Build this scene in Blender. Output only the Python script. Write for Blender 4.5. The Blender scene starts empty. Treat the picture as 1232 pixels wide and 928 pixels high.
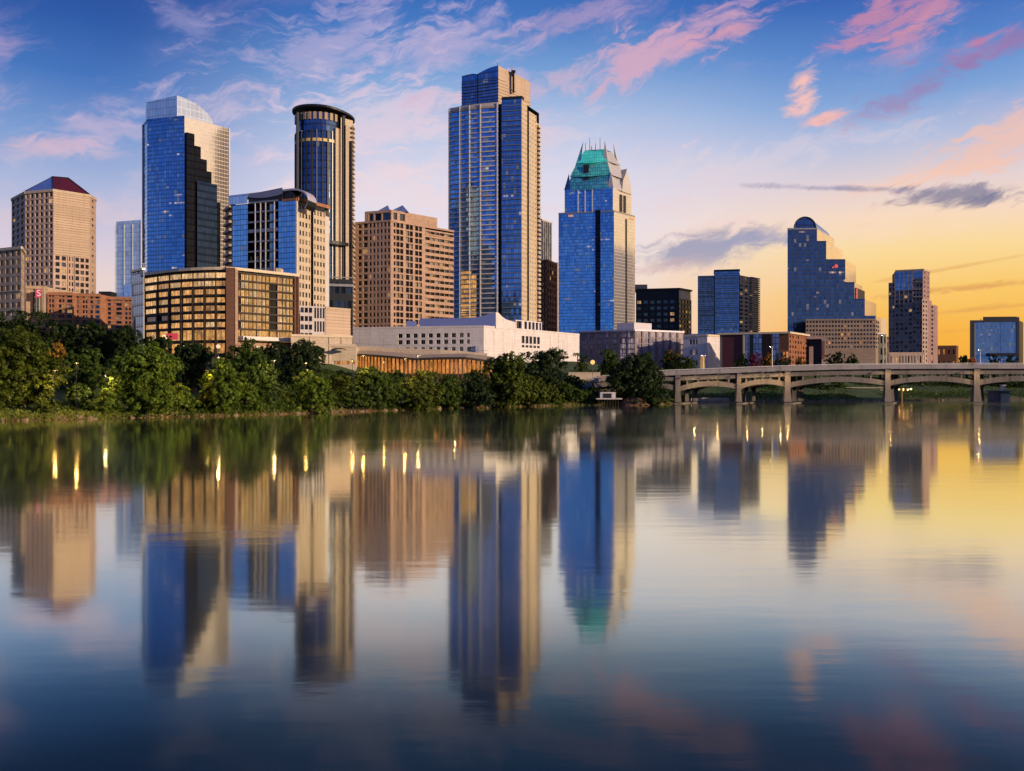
import bpy, math, random
import numpy as np
from mathutils import Vector, Matrix

rnd = random.Random(11)
SC = bpy.context.scene
COL = SC.collection
rad = math.radians

# ------------------------------------------------------------------ camera
FPX, CXP, HYP, CAMH = 1050.0, 616.0, 460.0, 7.0      # focal length and horizon of the photograph, camera 7 m above the water
cam = bpy.data.objects.new('camera', bpy.data.cameras.new('camera'))
COL.objects.link(cam)
cam.location = (0, 0, CAMH)
cam.rotation_euler = (rad(90), 0, 0)
cam.data.sensor_width = 36.0
cam.data.lens = FPX / 1232.0 * 36.0
cam.data.shift_y = -4.0 / 1232.0
cam.data.clip_start = 0.5
cam.data.clip_end = 20000.0
SC.camera = cam

# ------------------------------------------------------------------ colour handling, sampling
SC.view_settings.view_transform = 'Standard'
SC.view_settings.look = 'None'
SC.view_settings.exposure = 0.0
SC.view_settings.gamma = 1.0
SC.view_settings.use_curve_mapping = False
SC.render.engine = 'CYCLES'
cy = SC.cycles
cy.use_denoising = True
cy.max_bounces = 6
cy.diffuse_bounces = 2
cy.glossy_bounces = 4
cy.transmission_bounces = 3
cy.transparent_max_bounces = 4
cy.caustics_reflective = False
cy.caustics_refractive = False
cy.sample_clamp_indirect = 6.0

SUN_AZ, SUN_EL = 121.0, 11.0       # degrees: azimuth clockwise from +Y (the viewing direction), elevation


def s2l(c):
    return tuple(((v / 255.0) / 12.92 if v / 255.0 <= 0.04045 else ((v / 255.0 + 0.055) / 1.055) ** 2.4) for v in c)


class NT:
    """small helper to write node trees"""
    def __init__(s, tree):
        s.t = tree
        s.t.nodes.clear()

    def n(s, typ, ins=None, **props):
        nd = s.t.nodes.new(typ)
        for k, v in props.items():
            setattr(nd, k, v)
        if ins:
            for k, v in ins.items():
                s.put(nd.inputs[k], v)
        return nd

    def put(s, sock, v):
        if isinstance(v, bpy.types.NodeSocket):
            s.t.links.new(v, sock)
        elif v is not None:
            if sock.type == 'RGBA' and len(v) == 3:
                v = (*v, 1)
            sock.default_value = v

    def m(s, op, a, b=None, c=None, clamp=False):
        nd = s.t.nodes.new('ShaderNodeMath')
        nd.operation = op
        nd.use_clamp = clamp
        s.put(nd.inputs[0], a)
        if b is not None:
            s.put(nd.inputs[1], b)
        if c is not None:
            s.put(nd.inputs[2], c)
        return nd.outputs[0]

    def v(s, op, a, b=None, scale=None):
        nd = s.t.nodes.new('ShaderNodeVectorMath')
        nd.operation = op
        s.put(nd.inputs[0], a)
        if b is not None:
            s.put(nd.inputs[1], b)
        if scale is not None:
            s.put(nd.inputs['Scale'], scale)
        return nd.outputs[0]

    def mix(s, f, a, b, blend='MIX'):
        nd = s.t.nodes.new('ShaderNodeMix')
        nd.data_type = 'RGBA'
        nd.blend_type = blend
        s.put(nd.inputs[0], f)
        s.put(nd.inputs[6], a)
        s.put(nd.inputs[7], b)
        return nd.outputs[2]

    def smooth(s, x, a, b):
        nd = s.t.nodes.new('ShaderNodeMapRange')
        nd.interpolation_type = 'SMOOTHSTEP'
        s.put(nd.inputs[0], x)
        nd.inputs[1].default_value = a
        nd.inputs[2].default_value = b
        nd.inputs[3].default_value = 0
        nd.inputs[4].default_value = 1
        return nd.outputs[0]

    def ramp(s, f, stops):
        nd = s.t.nodes.new('ShaderNodeValToRGB')
        e = nd.color_ramp.elements
        while len(e) < len(stops):
            e.new(0.5)
        for i, (p, c) in enumerate(stops):
            e[i].position = p
            e[i].color = (*c, 1)
        s.put(nd.inputs[0], f)
        return nd.outputs[0]

    def xyz(s, x, y, z=0.0):
        nd = s.t.nodes.new('ShaderNodeCombineXYZ')
        s.put(nd.inputs[0], x)
        s.put(nd.inputs[1], y)
        s.put(nd.inputs[2], z)
        return nd.outputs[0]

    def noise(s, vec, scale, detail=4, rough=0.55, distort=0.0):
        return s.n('ShaderNodeTexNoise', {'Vector': vec, 'Scale': scale, 'Detail': detail, 'Roughness': rough, 'Distortion': distort}).outputs[0]


# ------------------------------------------------------------------ sky at sunset
def build_world():
    w = bpy.data.worlds.new('World')
    SC.world = w
    w.use_nodes = True
    N = NT(w.node_tree)
    sky = N.n('ShaderNodeTexSky', sky_type='NISHITA', sun_disc=False)
    sky.sun_elevation = rad(SUN_EL)
    sky.sun_rotation = rad(SUN_AZ)
    d = N.n('ShaderNodeTexCoord').outputs['Generated']
    sep = N.n('ShaderNodeSeparateXYZ', {0: d})
    az = N.m('ARCTAN2', sep.outputs[0], sep.outputs[1])
    el = N.m('ARCSINE', sep.outputs[2])
    D = 57.29578
    azd = N.m('MULTIPLY', az, D)
    eld = N.m('MULTIPLY', el, D)
    n0 = N.noise(d, 2.2, 3)
    elw = N.m('ADD', eld, N.m('MULTIPLY', N.m('SUBTRACT', n0, 0.5), 2.5))
    f = N.m('MULTIPLY', elw, 1 / 90.0, clamp=True)

    def R(st):
        return N.ramp(f, [(e / 90.0, s2l(c)) for e, c in st])
    A = R([(0, (240, 208, 192)), (6, (234, 210, 208)), (8.5, (212, 200, 218)), (11.5, (172, 182, 218)), (14.5, (118, 152, 208)), (17.5, (62, 112, 188)), (20.5, (32, 82, 164)), (24, (20, 60, 144)), (45, (18, 48, 118)), (90, (16, 40, 100))])
    M = R([(0, (250, 222, 198)), (5, (246, 222, 214)), (9, (238, 226, 236)), (13, (222, 218, 236)), (16.5, (182, 198, 230)), (19.5, (120, 162, 216)), (22.5, (64, 118, 194)), (25.5, (36, 88, 172)), (30, (28, 70, 150)), (45, (22, 54, 124)), (90, (16, 40, 100))])
    B = R([(0, (248, 166, 52)), (3, (252, 181, 62)), (5.5, (254, 202, 100)), (8, (255, 220, 152)), (10, (252, 220, 192)), (12, (232, 212, 212)), (14.5, (184, 194, 224)), (17, (126, 164, 218)), (19.5, (84, 132, 204)), (22.5, (48, 96, 180)), (50, (24, 56, 126))])
    C = R([(0, (255, 176, 78)), (4, (255, 200, 112)), (9, (254, 218, 160)), (15, (250, 216, 186)), (22, (224, 200, 200)), (32, (150, 164, 206)), (50, (60, 92, 160)), (90, (20, 50, 112))])
    Bk = R([(0, (100, 134, 186)), (5, (66, 108, 178)), (12, (44, 90, 168)), (22, (34, 76, 154)), (40, (60, 96, 162)), (60, (56, 88, 150)), (90, (40, 70, 130))])
    c = N.mix(N.smooth(azd, -26, -8), A, M)
    c = N.mix(N.smooth(azd, 2, 24), c, B)
    c = N.mix(N.smooth(azd, 30, 62), c, C)
    c = N.mix(N.smooth(N.m('ABSOLUTE', azd), 92, 128), c, Bk)
    # ---- clouds: thin broken cirrus, then single clouds at their own bearings
    wob = N.n('ShaderNodeTexNoise', {'Vector': d, 'Scale': 5.0, 'Detail': 5, 'Roughness': 0.6})
    dw = N.v('ADD', d, N.v('SCALE', N.v('SUBTRACT', wob.outputs[1], (0.5, 0.5, 0.5)), scale=0.10))
    sw = N.n('ShaderNodeSeparateXYZ', {0: dw})
    aw = N.m('MULTIPLY', N.m('ARCTAN2', sw.outputs[0], sw.outputs[1]), D)
    ew = N.m('MULTIPLY', N.m('ARCSINE', sw.outputs[2]), D)
    pv = N.xyz(N.m('MULTIPLY_ADD', ew, -0.018, N.m('MULTIPLY', aw, 0.055)), N.m('MULTIPLY_ADD', aw, -0.03, N.m('MULTIPLY', ew, 0.17)), 0.0)
    cir = N.noise(pv, 2.6, 9, 0.62, 0.35)
    big = N.noise(N.xyz(N.m('MULTIPLY', azd, 0.06), N.m('MULTIPLY', eld, 0.10), 3.0), 1.0, 2)
    cm = N.m('MULTIPLY', N.smooth(cir, 0.45, 0.72), N.smooth(big, 0.36, 0.62))
    cm = N.m('MULTIPLY', cm, N.m('MULTIPLY', N.smooth(eld, 1, 8), N.m('MULTIPLY_ADD', N.smooth(N.m('ABSOLUTE', azd), 95, 60), 0.25, 0.75)))
    ccol = N.ramp(f, [(0, s2l((255, 205, 150))), (8 / 90, s2l((252, 208, 190))), (14 / 90, s2l((238, 200, 214))), (20 / 90, s2l((206, 170, 204))), (1, s2l((150, 140, 190)))])
    c = N.mix(N.m('MULTIPLY', cm, 0.50), c, ccol)
    fine = N.noise(pv, 7.0, 8, 0.65, 0.5)
    finev = N.m('ADD', N.m('MULTIPLY', N.m('SUBTRACT', fine, 0.5), 2.6), N.m('MULTIPLY', N.m('SUBTRACT', cir, 0.5), 2.2))

    def blob(c, px, py, rx, ry, rot, col, amt, k=1.0, soft=0.9):
        a0 = math.degrees(math.atan((px - CXP) / FPX))
        e0 = math.degrees(math.atan((HYP - py) / FPX * math.cos(rad(a0))))
        q = 0.0545 * math.cos(rad(a0))
        da = N.m('SUBTRACT', azd, a0)
        de = N.m('SUBTRACT', eld, e0)
        cr, sr = math.cos(rad(rot)), math.sin(rad(rot))
        u = N.m('MULTIPLY', N.m('MULTIPLY_ADD', de, sr, N.m('MULTIPLY', da, cr)), 1 / (rx * q))
        v = N.m('MULTIPLY', N.m('MULTIPLY_ADD', de, cr, N.m('MULTIPLY', da, -sr)), 1 / (ry * q))
        r = N.m('SQRT', N.m('ADD', N.m('MULTIPLY', u, u), N.m('MULTIPLY', v, v)))
        r = N.m('SUBTRACT', r, N.m('MULTIPLY', finev, k))
        mk = N.smooth(r, 1.0 + 0.15, 1.0 - soft)
        return N.mix(N.m('MULTIPLY', mk, amt), c, s2l(col))
    BL = [
        (400, 60, 150, 46, 14, (200, 182, 216), 0.45, 1.5), (460, 150, 130, 60, 10, (236, 212, 224), 0.62, 1.4), (470, 235, 150, 40, 4, (244, 222, 224), 0.5, 1.3), (250, 120, 100, 28, 12, (216, 194, 216), 0.5, 1.3), (520, 60, 110, 40, 12, (200, 182, 216), 0.45, 1.4), (900, 200, 160, 30, 8, (232, 214, 222), 0.4, 1.4), (1000, 280, 180, 24, 6, (255, 222, 190), 0.45, 1.3),
        (60, 175, 70, 13, 4, (226, 186, 200), 0.6), (215, 25, 50, 18, -20, (170, 160, 205), 0.45), (130, 185, 40, 9, 8, (222, 190, 205), 0.4),
        (690, 92, 150, 26, 13, (226, 186, 202), 0.52, 1.5), (810, 52, 130, 28, 14, (222, 168, 190), 0.58, 1.5), (690, 20, 80, 14, 14, (206, 168, 198), 0.45, 1.2), (870, 40, 60, 9, 10, (230, 160, 176), 0.6, 1.2), (570, 190, 170, 40, 6, (238, 214, 222), 0.35, 1.3),
        (1075, 18, 95, 28, 12, (220, 140, 164), 0.66, 1.6), (1095, 44, 50, 14, 20, (224, 148, 166), 0.6, 1.3),
        (967, 105, 22, 32, -14, (254, 196, 184), 1.0), (992, 143, 34, 9, 12, (254, 190, 178), 0.85),
        (1110, 105, 85, 20, 16, (166, 110, 160), 0.50, 1.4), (1185, 62, 66, 22, 16, (168, 106, 158), 0.52, 1.4), (1190, 45, 40, 6, 14, (230, 130, 150), 0.5),
        (1180, 185, 140, 28, 16, (254, 196, 168), 0.65, 1.5), (1060, 225, 110, 14, 8, (255, 206, 178), 0.5),
        (1140, 234, 95, 15, -3, (118, 118, 152), 0.80, 1.3), (1010, 227, 120, 5, -6, (140, 138, 172), 0.75, 0.9), (1185, 242, 60, 8, 4, (120, 118, 150), 0.7, 1.2),
        (850, 300, 110, 22, 8, (150, 152, 184), 0.85), (790, 322, 60, 10, 6, (214, 180, 180), 0.6), (900, 288, 60, 10, 4, (160, 160, 190), 0.6),
        (1180, 345, 110, 5, 4, (226, 158, 84), 0.8), (1180, 372, 90, 4, 4, (230, 164, 80), 0.7), (1150, 322, 130, 3, 8, (236, 178, 104), 0.7), (1190, 395, 80, 4, 3, (236, 160, 66), 0.6),
    ]
    for b in BL:
        c = blob(c, *b)
    # the physical sky lies under the cloud colours; strengths are for the background's 0.1
    full = N.mix(1.0, N.v('SCALE', c, scale=9.4), N.v('SCALE', sky.outputs[0], scale=0.10), 'ADD')
    below = N.smooth(eld, -2.0, -0.2)
    full = N.mix(below, s2l((90, 90, 100)), full)
    bg = N.n('ShaderNodeBackground', {'Color': full, 'Strength': 0.1})
    N.n('ShaderNodeOutputWorld', {'Surface': bg.outputs[0]})
    w.cycles.sampling_method = 'MANUAL'
    w.cycles.sample_map_resolution = 1024


build_world()

sl = bpy.data.lights.new('sun', 'SUN')
sl.energy = 3.9
sl.angle = rad(0.5)
sl.color = (1.0, 0.72, 0.45)
sun = bpy.data.objects.new('sun', sl)
COL.objects.link(sun)
sdir = Vector((math.sin(rad(SUN_AZ)) * math.cos(rad(SUN_EL)), math.cos(rad(SUN_AZ)) * math.cos(rad(SUN_EL)), math.sin(rad(SUN_EL))))
sun.rotation_euler = sdir.to_track_quat('Z', 'Y').to_euler()
sun.location = (300, 100, 300)

# ------------------------------------------------------------------ materials
MATS = {}


def new_mat(name):
    m = bpy.data.materials.new(name)
    m.use_nodes = True
    MATS[name] = m
    return m, NT(m.node_tree)


def finish(N, shader):
    N.n('ShaderNodeOutputMaterial', {'Surface': shader})


def masonry(name, col, var=0.22, bw=1.6, bh=0.8, joint=0.12, rough=0.85, stain=0.25, bump=0.25):
    """stone or precast cladding: panel joints from the UV (metres), mottling and rain streaks"""
    m, N = new_mat(name)
    uv = N.n('ShaderNodeTexCoord').outputs['UV']
    pos = N.n('ShaderNodeNewGeometry').outputs['Position']
    br = N.n('ShaderNodeTexBrick', {'Vector': uv, 'Color1': (1, 1, 1, 1), 'Color2': (1 - var, 1 - var, 1 - var, 1), 'Mortar': (1 - joint * 4,) * 3 + (1,), 'Scale': 1.0, 'Mortar Size': 0.03, 'Brick Width': bw, 'Row Height': bh})
    n1 = N.noise(pos, 0.12, 4)
    st = N.noise(N.v('MULTIPLY', pos, (0.9, 0.9, 0.05)), 1.0, 4)
    k = N.m('MULTIPLY_ADD', n1, var * 1.4, 1 - var * 0.7)
    k = N.m('MULTIPLY', k, N.m('MULTIPLY_ADD', N.smooth(st, 0.5, 0.8), -stain, 1.0))
    c = N.mix(1.0, br.outputs[0], col, 'MULTIPLY')
    c = N.v('SCALE', c, scale=k)
    bp = N.n('ShaderNodeBump', {'Height': N.noise(pos, 2.5, 3), 'Strength': bump, 'Distance': 0.1})
    p = N.n('ShaderNodeBsdfPrincipled', {'Base Color': c, 'Roughness': rough, 'Normal': bp.outputs[0]})
    finish(N, p.outputs[0])
    return m


def plain(name, col, rough=0.6, metal=0.0, var=0.15, scale=0.6):
    m, N = new_mat(name)
    pos = N.n('ShaderNodeNewGeometry').outputs['Position']
    k = N.m('MULTIPLY_ADD', N.noise(pos, scale, 5), var * 2, 1 - var)
    p = N.n('ShaderNodeBsdfPrincipled', {'Base Color': N.v('SCALE', N.n('ShaderNodeRGB').outputs[0], scale=k), 'Roughness': N.m('MULTIPLY_ADD', N.noise(pos, scale * 3, 3), 0.3, rough - 0.15), 'Metallic': metal})
    m.node_tree.nodes['RGB'].outputs[0].default_value = (*col, 1)
    finish(N, p.outputs[0])
    return m


def emit(name, col, strength, var=0.0, vs=1.0):
    m, N = new_mat(name)
    pos = N.n('ShaderNodeNewGeometry').outputs['Position']
    st = strength
    if var:
        st = N.m('MULTIPLY', N.m('MULTIPLY_ADD', N.smooth(N.noise(pos, vs, 4), 0.3, 0.7), var * 1.6, 1 - var * 0.8), strength)
    p = N.n('ShaderNodeBsdfPrincipled', {'Base Color': (0.05, 0.05, 0.05), 'Roughness': 0.15, 'Emission Color': col, 'Emission Strength': st})
    finish(N, p.outputs[0])
    return m


def curtain(name, tint, pw=1.5, ph=3.6, fw=0.12, fh=0.25, frame=(0.05, 0.06, 0.08), jit=0.045, rough=0.06, span=0.0, span_k=0.55, metal=0.9,
            var=0.3, blinds=0.02, lit=0.0, litcol=(1.0, 0.72, 0.36), litk=1.2, frame_rough=0.5, frame_metal=0.3, wob=0.008, edge=1.0):
    """coated curtain-wall glass: every pane tilts a little, has its own tone, some have blinds down, a few are lit"""
    m, N = new_mat(name)
    uv = N.n('ShaderNodeSeparateXYZ', {0: N.n('ShaderNodeTexCoord').outputs['UV']})
    cu = N.m('MULTIPLY', uv.outputs[0], 1.0 / pw)
    cv = N.m('MULTIPLY', uv.outputs[1], 1.0 / ph)
    iu, iv = N.m('FLOOR', cu), N.m('FLOOR', cv)
    fu, fv = N.m('FRACT', cu), N.m('FRACT', cv)
    wn = N.n('ShaderNodeTexWhiteNoise', {'Vector': N.xyz(iu, iv, 0.37)}, noise_dimensions='3D')
    wn2 = N.n('ShaderNodeTexWhiteNoise', {'Vector': N.xyz(iu, iv, 5.7)}, noise_dimensions='3D')
    fr = N.m('MAXIMUM', N.m('LESS_THAN', fu, fw / pw), N.m('LESS_THAN', fv, fh / ph))
    k = N.m('MULTIPLY_ADD', wn.outputs[0], var, 1 - var * 0.5)
    geo = N.n('ShaderNodeNewGeometry')
    bign = N.noise(geo.outputs['Position'], 0.035, 3)
    k = N.m('MULTIPLY', k, N.m('MULTIPLY_ADD', bign, 0.5, 0.75))
    if span:
        k = N.m('MULTIPLY', k, N.m('MULTIPLY_ADD', N.m('LESS_THAN', fv, span), span_k - 1.0, 1.0))
    g = N.v('SCALE', N.n('ShaderNodeRGB').outputs[0], scale=k)
    m.node_tree.nodes['RGB'].outputs[0].default_value = (*tint, 1)
    bl = N.m('LESS_THAN', wn2.outputs[0], blinds)
    g = N.mix(N.m('MULTIPLY', bl, 0.6), g, (0.42, 0.42, 0.40))
    col = N.mix(fr, g, frame)
    nf = N.m('SUBTRACT', 1.0, fr)
    met = N.m('ADD', N.m('MULTIPLY', N.m('MULTIPLY', nf, metal), N.m('MULTIPLY_ADD', bl, -0.55, 1.0)), N.m('MULTIPLY', fr, frame_metal))
    ro = N.m('MULTIPLY_ADD', fr, frame_rough - rough, rough)
    tilt = N.v('SCALE', N.v('SUBTRACT', wn.outputs[1], (0.5, 0.5, 0.5)), scale=jit)
    wv = N.n('ShaderNodeTexNoise', {'Vector': geo.outputs['Position'], 'Scale': 0.25, 'Detail': 2})
    tilt = N.v('ADD', tilt, N.v('SCALE', N.v('SUBTRACT', wv.outputs[1], (0.5, 0.5, 0.5)), scale=wob))
    nrm = N.v('NORMALIZE', N.v('ADD', geo.outputs['Normal'], tilt))
    ins = {'Base Color': col, 'Metallic': met, 'Roughness': ro, 'Normal': nrm, 'Specular Tint': (edge, edge, edge * 1.0, 1.0)}
    if lit:
        clus = N.noise(N.xyz(N.m('MULTIPLY', iu, 0.10), N.m('MULTIPLY', iv, 2.37), 1.3), 1.0, 2)
        on = N.m('MULTIPLY', N.smooth(clus, 0.615, 0.67), N.m('LESS_THAN', wn2.outputs[0], lit))
        on = N.m('MULTIPLY', on, N.m('MULTIPLY', nf, N.m('GREATER_THAN', fv, 0.58)))
        ins['Emission Color'] = litcol
        ins['Emission Strength'] = N.m('MULTIPLY', on, N.m('MULTIPLY_ADD', wn.outputs[0], litk * 0.45, litk * 0.10))
    p = N.n('ShaderNodeBsdfPrincipled', ins)
    finish(N, p.outputs[0])
    return m


def pane(name, col, ior=1.8, rough=0.08, metal=0.0):
    """one window's glass seen from far: dark room behind, sky on it, a faint curtain"""
    m, N = new_mat(name)
    pos = N.n('ShaderNodeNewGeometry').outputs['Position']
    k = N.m('MULTIPLY_ADD', N.noise(pos, 0.5, 3), 1.2, 0.4)
    nb = N.n('ShaderNodeBump', {'Height': N.noise(pos, 0.4, 2), 'Strength': 0.15, 'Distance': 0.3})
    p = N.n('ShaderNodeBsdfPrincipled', {'Base Color': N.v('SCALE', N.n('ShaderNodeRGB').outputs[0], scale=k), 'Roughness': rough, 'IOR': ior, 'Metallic': metal, 'Normal': nb.outputs[0]})
    m.node_tree.nodes['RGB'].outputs[0].default_value = (*col, 1)
    finish(N, p.outputs[0])
    return m


def lit_room(name, col, k, floor_h=3.2):
    """a lit room behind glass: warm light broken up by curtains and furniture, with the glass still reflecting"""
    m, N = new_mat(name)
    pos = N.n('ShaderNodeNewGeometry').outputs['Position']
    oi = N.n('ShaderNodeObjectInfo').outputs['Random']
    a = N.noise(N.v('MULTIPLY', pos, (1.0, 1.0, 0.35)), 0.9, 4, 0.6)
    b = N.noise(pos, 2.2, 3, 0.6)
    s = N.m('MULTIPLY', N.m('MULTIPLY_ADD', N.smooth(a, 0.3, 0.7), 0.75, 0.35), N.m('MULTIPLY_ADD', b, 0.9, 0.5))
    s = N.m('MULTIPLY', s, N.m('MULTIPLY_ADD', oi, 0.7, 0.65))
    c2 = N.mix(N.smooth(b, 0.35, 0.7), (col[0] * 0.9, col[1] * 0.62, col[2] * 0.35), col)
    p = N.n('ShaderNodeBsdfPrincipled', {'Base Color': (0.04, 0.035, 0.03), 'Roughness': 0.08, 'IOR': 1.7, 'Emission Color': c2, 'Emission Strength': N.m('MULTIPLY', s, k)})
    finish(N, p.outputs[0])
    return m


def leafmat(name, dark, light, trans=0.3):
    m, N = new_mat(name)
    geo = N.n('ShaderNodeNewGeometry')
    at = N.n('ShaderNodeAttribute', attribute_name='tone').outputs['Fac']
    r = N.m('ADD', N.m('MULTIPLY', geo.outputs['Random Per Island'], 0.45), N.m('MULTIPLY', at, 0.6))
    c = N.ramp(r, [(0.1, dark), (0.9, light)])
    d = N.n('ShaderNodeBsdfDiffuse', {'Color': c})
    t = N.n('ShaderNodeBsdfTranslucent', {'Color': N.mix(1.0, c, (1.0, 1.0, 0.45), 'MULTIPLY')})
    g = N.n('ShaderNodeBsdfGlossy', {'Color': (0.5, 0.5, 0.5), 'Roughness': 0.5})
    mx = N.n('ShaderNodeMixShader', {0: trans, 1: d.outputs[0], 2: t.outputs[0]})
    mx2 = N.n('ShaderNodeMixShader', {0: 0.03, 1: mx.outputs[0], 2: g.outputs[0]})
    finish(N, mx2.outputs[0])
    return m


# ------------------------------------------------------------------ geometry helpers
def P(px, Y):
    return ((px - CXP) / FPX * Y, Y)


def Z(py, Y):
    return CAMH + (HYP - py) / FPX * Y


def lerp(a, b, t):
    return tuple(x + (y - x) * t for x, y in zip(a, b))


def nrm2(a, b):
    dx, dy = b[0] - a[0], b[1] - a[1]
    L = math.hypot(dx, dy) or 1e-9
    return (dx / L, dy / L), (dy / L, -dx / L), L


class MB:
    def __init__(s):
        s.v, s.f, s.m, s.uv = [], [], [], []

    def face(s, pts, m=0, uv=None):
        i = len(s.v)
        s.v.extend(pts)
        s.f.append(tuple(range(i, i + len(pts))))
        s.m.append(m)
        if uv is None:
            a, b, c = (Vector(p) for p in pts[:3])
            n = (b - a).cross(c - b)
            if n.length > 0:
                n.normalize()
            if abs(n.z) > 0.92:
                uv = [(p[0], p[1]) for p in pts]
            else:
                t = Vector((-n.y, n.x, 0)).normalized()
                uv = [(p[0] * t.x + p[1] * t.y, p[2]) for p in pts]
        s.uv.extend(uv)

    def wall(s, a, b, z0, z1, m=0, u0=0.0, z0b=None, z1b=None):
        L = math.hypot(b[0] - a[0], b[1] - a[1])
        zb0 = z0 if z0b is None else z0b
        zb1 = z1 if z1b is None else z1b
        s.face([(a[0], a[1], z0), (b[0], b[1], zb0), (b[0], b[1], zb1), (a[0], a[1], z1)], m, [(u0, z0), (u0 + L, zb0), (u0 + L, zb1), (u0, z1)])

    def prism(s, foot, z0, z1, m=0, mt=None, top=True, bottom=False, edges=None):
        u = 0.0
        n = len(foot)
        for i in range(n):
            a, b = foot[i], foot[(i + 1) % n]
            if edges is None or i in edges:
                s.wall(a, b, z0, z1, m, u)
            u += math.hypot(b[0] - a[0], b[1] - a[1])
        if top:
            s.face([(p[0], p[1], z1) for p in foot], m if mt is None else mt)
        if bottom:
            s.face([(p[0], p[1], z0) for p in reversed(foot)], m)

    def frustum(s, f0, f1, z0, z1, m=0, mt=None, ms=None, top=True):
        n = len(f0)
        for i in range(n):
            j = (i + 1) % n
            s.face([(*f0[i], z0), (*f0[j], z0), (*f1[j], z1), (*f1[i], z1)], ms[i] if ms else m)
        if top:
            s.face([(*p, z1) for p in f1], m if mt is None else mt)

    def box(s, x0, x1, y0, y1, z0, z1, m=0):
        s.prism([(x0, y0), (x1, y0), (x1, y1), (x0, y1)], z0, z1, m, bottom=True)

    def slab(s, a, b, o0, o1, z0, z1, m=0, ext=0.0):
        """box along the edge a-b, from o0 to o1 metres outside the wall plane"""
        d, n, L = nrm2(a, b)
        a = (a[0] - d[0] * ext, a[1] - d[1] * ext)
        b = (b[0] + d[0] * ext, b[1] + d[1] * ext)
        q = [(a[0] + n[0] * o1, a[1] + n[1] * o1), (b[0] + n[0] * o1, b[1] + n[1] * o1), (b[0] + n[0] * o0, b[1] + n[1] * o0), (a[0] + n[0] * o0, a[1] + n[1] * o0)]
        s.prism(q, z0, z1, m, bottom=True)

    def tube(s, pts, r, seg=8, m=0):
        rings = []
        rs = r if isinstance(r, (list, tuple)) else [r] * len(pts)
        for i, p in enumerate(pts):
            p = Vector(p)
            q = Vector(pts[min(i + 1, len(pts) - 1)]) - Vector(pts[max(i - 1, 0)])
            q.normalize()
            up = Vector((0, 0, 1)) if abs(q.z) < 0.9 else Vector((1, 0, 0))
            x = q.cross(up).normalized()
            y = x.cross(q).normalized()
            rings.append([tuple(p + (x * math.cos(t) + y * math.sin(t)) * rs[i]) for t in (2 * math.pi * k / seg for k in range(seg))])
        for i in range(len(rings) - 1):
            for k in range(seg):
                l = (k + 1) % seg
                s.face([rings[i][k], rings[i + 1][k], rings[i + 1][l], rings[i][l]], m)
        s.face(list(rings[0]), m)
        s.face(list(reversed(rings[-1])), m)

    def ball(s, c, r, m=0, seg=10, rings=6, sz=1.0):
        for i in range(rings):
            t0, t1 = math.pi * i / rings, math.pi * (i + 1) / rings
            for k in range(seg):
                a0, a1 = 2 * math.pi * k / seg, 2 * math.pi * (k + 1) / seg

                def pt(t, a):
                    return (c[0] + r * math.sin(t) * math.cos(a), c[1] + r * math.sin(t) * math.sin(a), c[2] + r * sz * math.cos(t))
                q = [pt(t0, a0), pt(t1, a0), pt(t1, a1), pt(t0, a1)]
                if i == 0:
                    q = q[1:] if False else [q[0], q[1], q[2]]
                elif i == rings - 1:
                    q = [q[0], q[1], q[3]]
                s.face(q, m)

    def build(s, name, mats, root=None, smooth=False, merge=False):
        me = bpy.data.meshes.new(name)
        off = Vector(root.location) if root is not None else Vector((0, 0, 0))
        if root is not None and root.parent is not None:
            off = off + Vector(root.parent.location)
        me.from_pydata([(p[0] - off.x, p[1] - off.y, p[2] - off.z) for p in s.v], [], s.f)
        ul = me.uv_layers.new(name='UVMap')
        ul.data.foreach_set('uv', np.array(s.uv, dtype=np.float32).ravel())
        me.polygons.foreach_set('material_index', np.array(s.m, dtype=np.int32))
        for m in (mats if isinstance(mats, (list, tuple)) else [mats]):
            me.materials.append(m)
        if smooth:
            import bmesh
            bm = bmesh.new()
            bm.from_mesh(me)
            bmesh.ops.remove_doubles(bm, verts=bm.verts, dist=0.001)
            bm.to_mesh(me)
            bm.free()
            me.polygons.foreach_set('use_smooth', [True] * len(me.polygons))
        else:
            import bmesh
            bm = bmesh.new()
            bm.from_mesh(me)
            bmesh.ops.remove_doubles(bm, verts=bm.verts, dist=0.0005)
            bm.to_mesh(me)
            bm.free()
        me.update()
        o = bpy.data.objects.new(name, me)
        COL.objects.link(o)
        if root is not None:
            o.parent = root
        return o


def tag(o, label=None, cat=None, group=None, kind=None):
    if label:
        o['label'] = label
    if cat:
        o['category'] = cat
    if group:
        o['group'] = group
    if kind:
        o['kind'] = kind
    return o


def empty(name, loc, label, cat, group=None):
    o = bpy.data.objects.new(name, None)
    o.empty_display_size = 2
    COL.objects.link(o)
    o.location = loc
    return tag(o, label, cat, group)


def circle(c, r, n, a0=0, a1=360):
    full = abs(a1 - a0) >= 360
    k = n if full else n - 1
    return [(c[0] + r * math.cos(rad(a0 + (a1 - a0) * i / k)), c[1] + r * math.sin(rad(a0 + (a1 - a0) * i / k))) for i in range(n)]


def rect(L, C, R):
    return [L, C, R, (L[0] + R[0] - C[0], L[1] + R[1] - C[1])]


def inset(foot, k):
    cx = sum(p[0] for p in foot) / len(foot)
    cy_ = sum(p[1] for p in foot) / len(foot)
    return [(cx + (p[0] - cx) * k, cy_ + (p[1] - cy_) * k) for p in foot]


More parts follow.
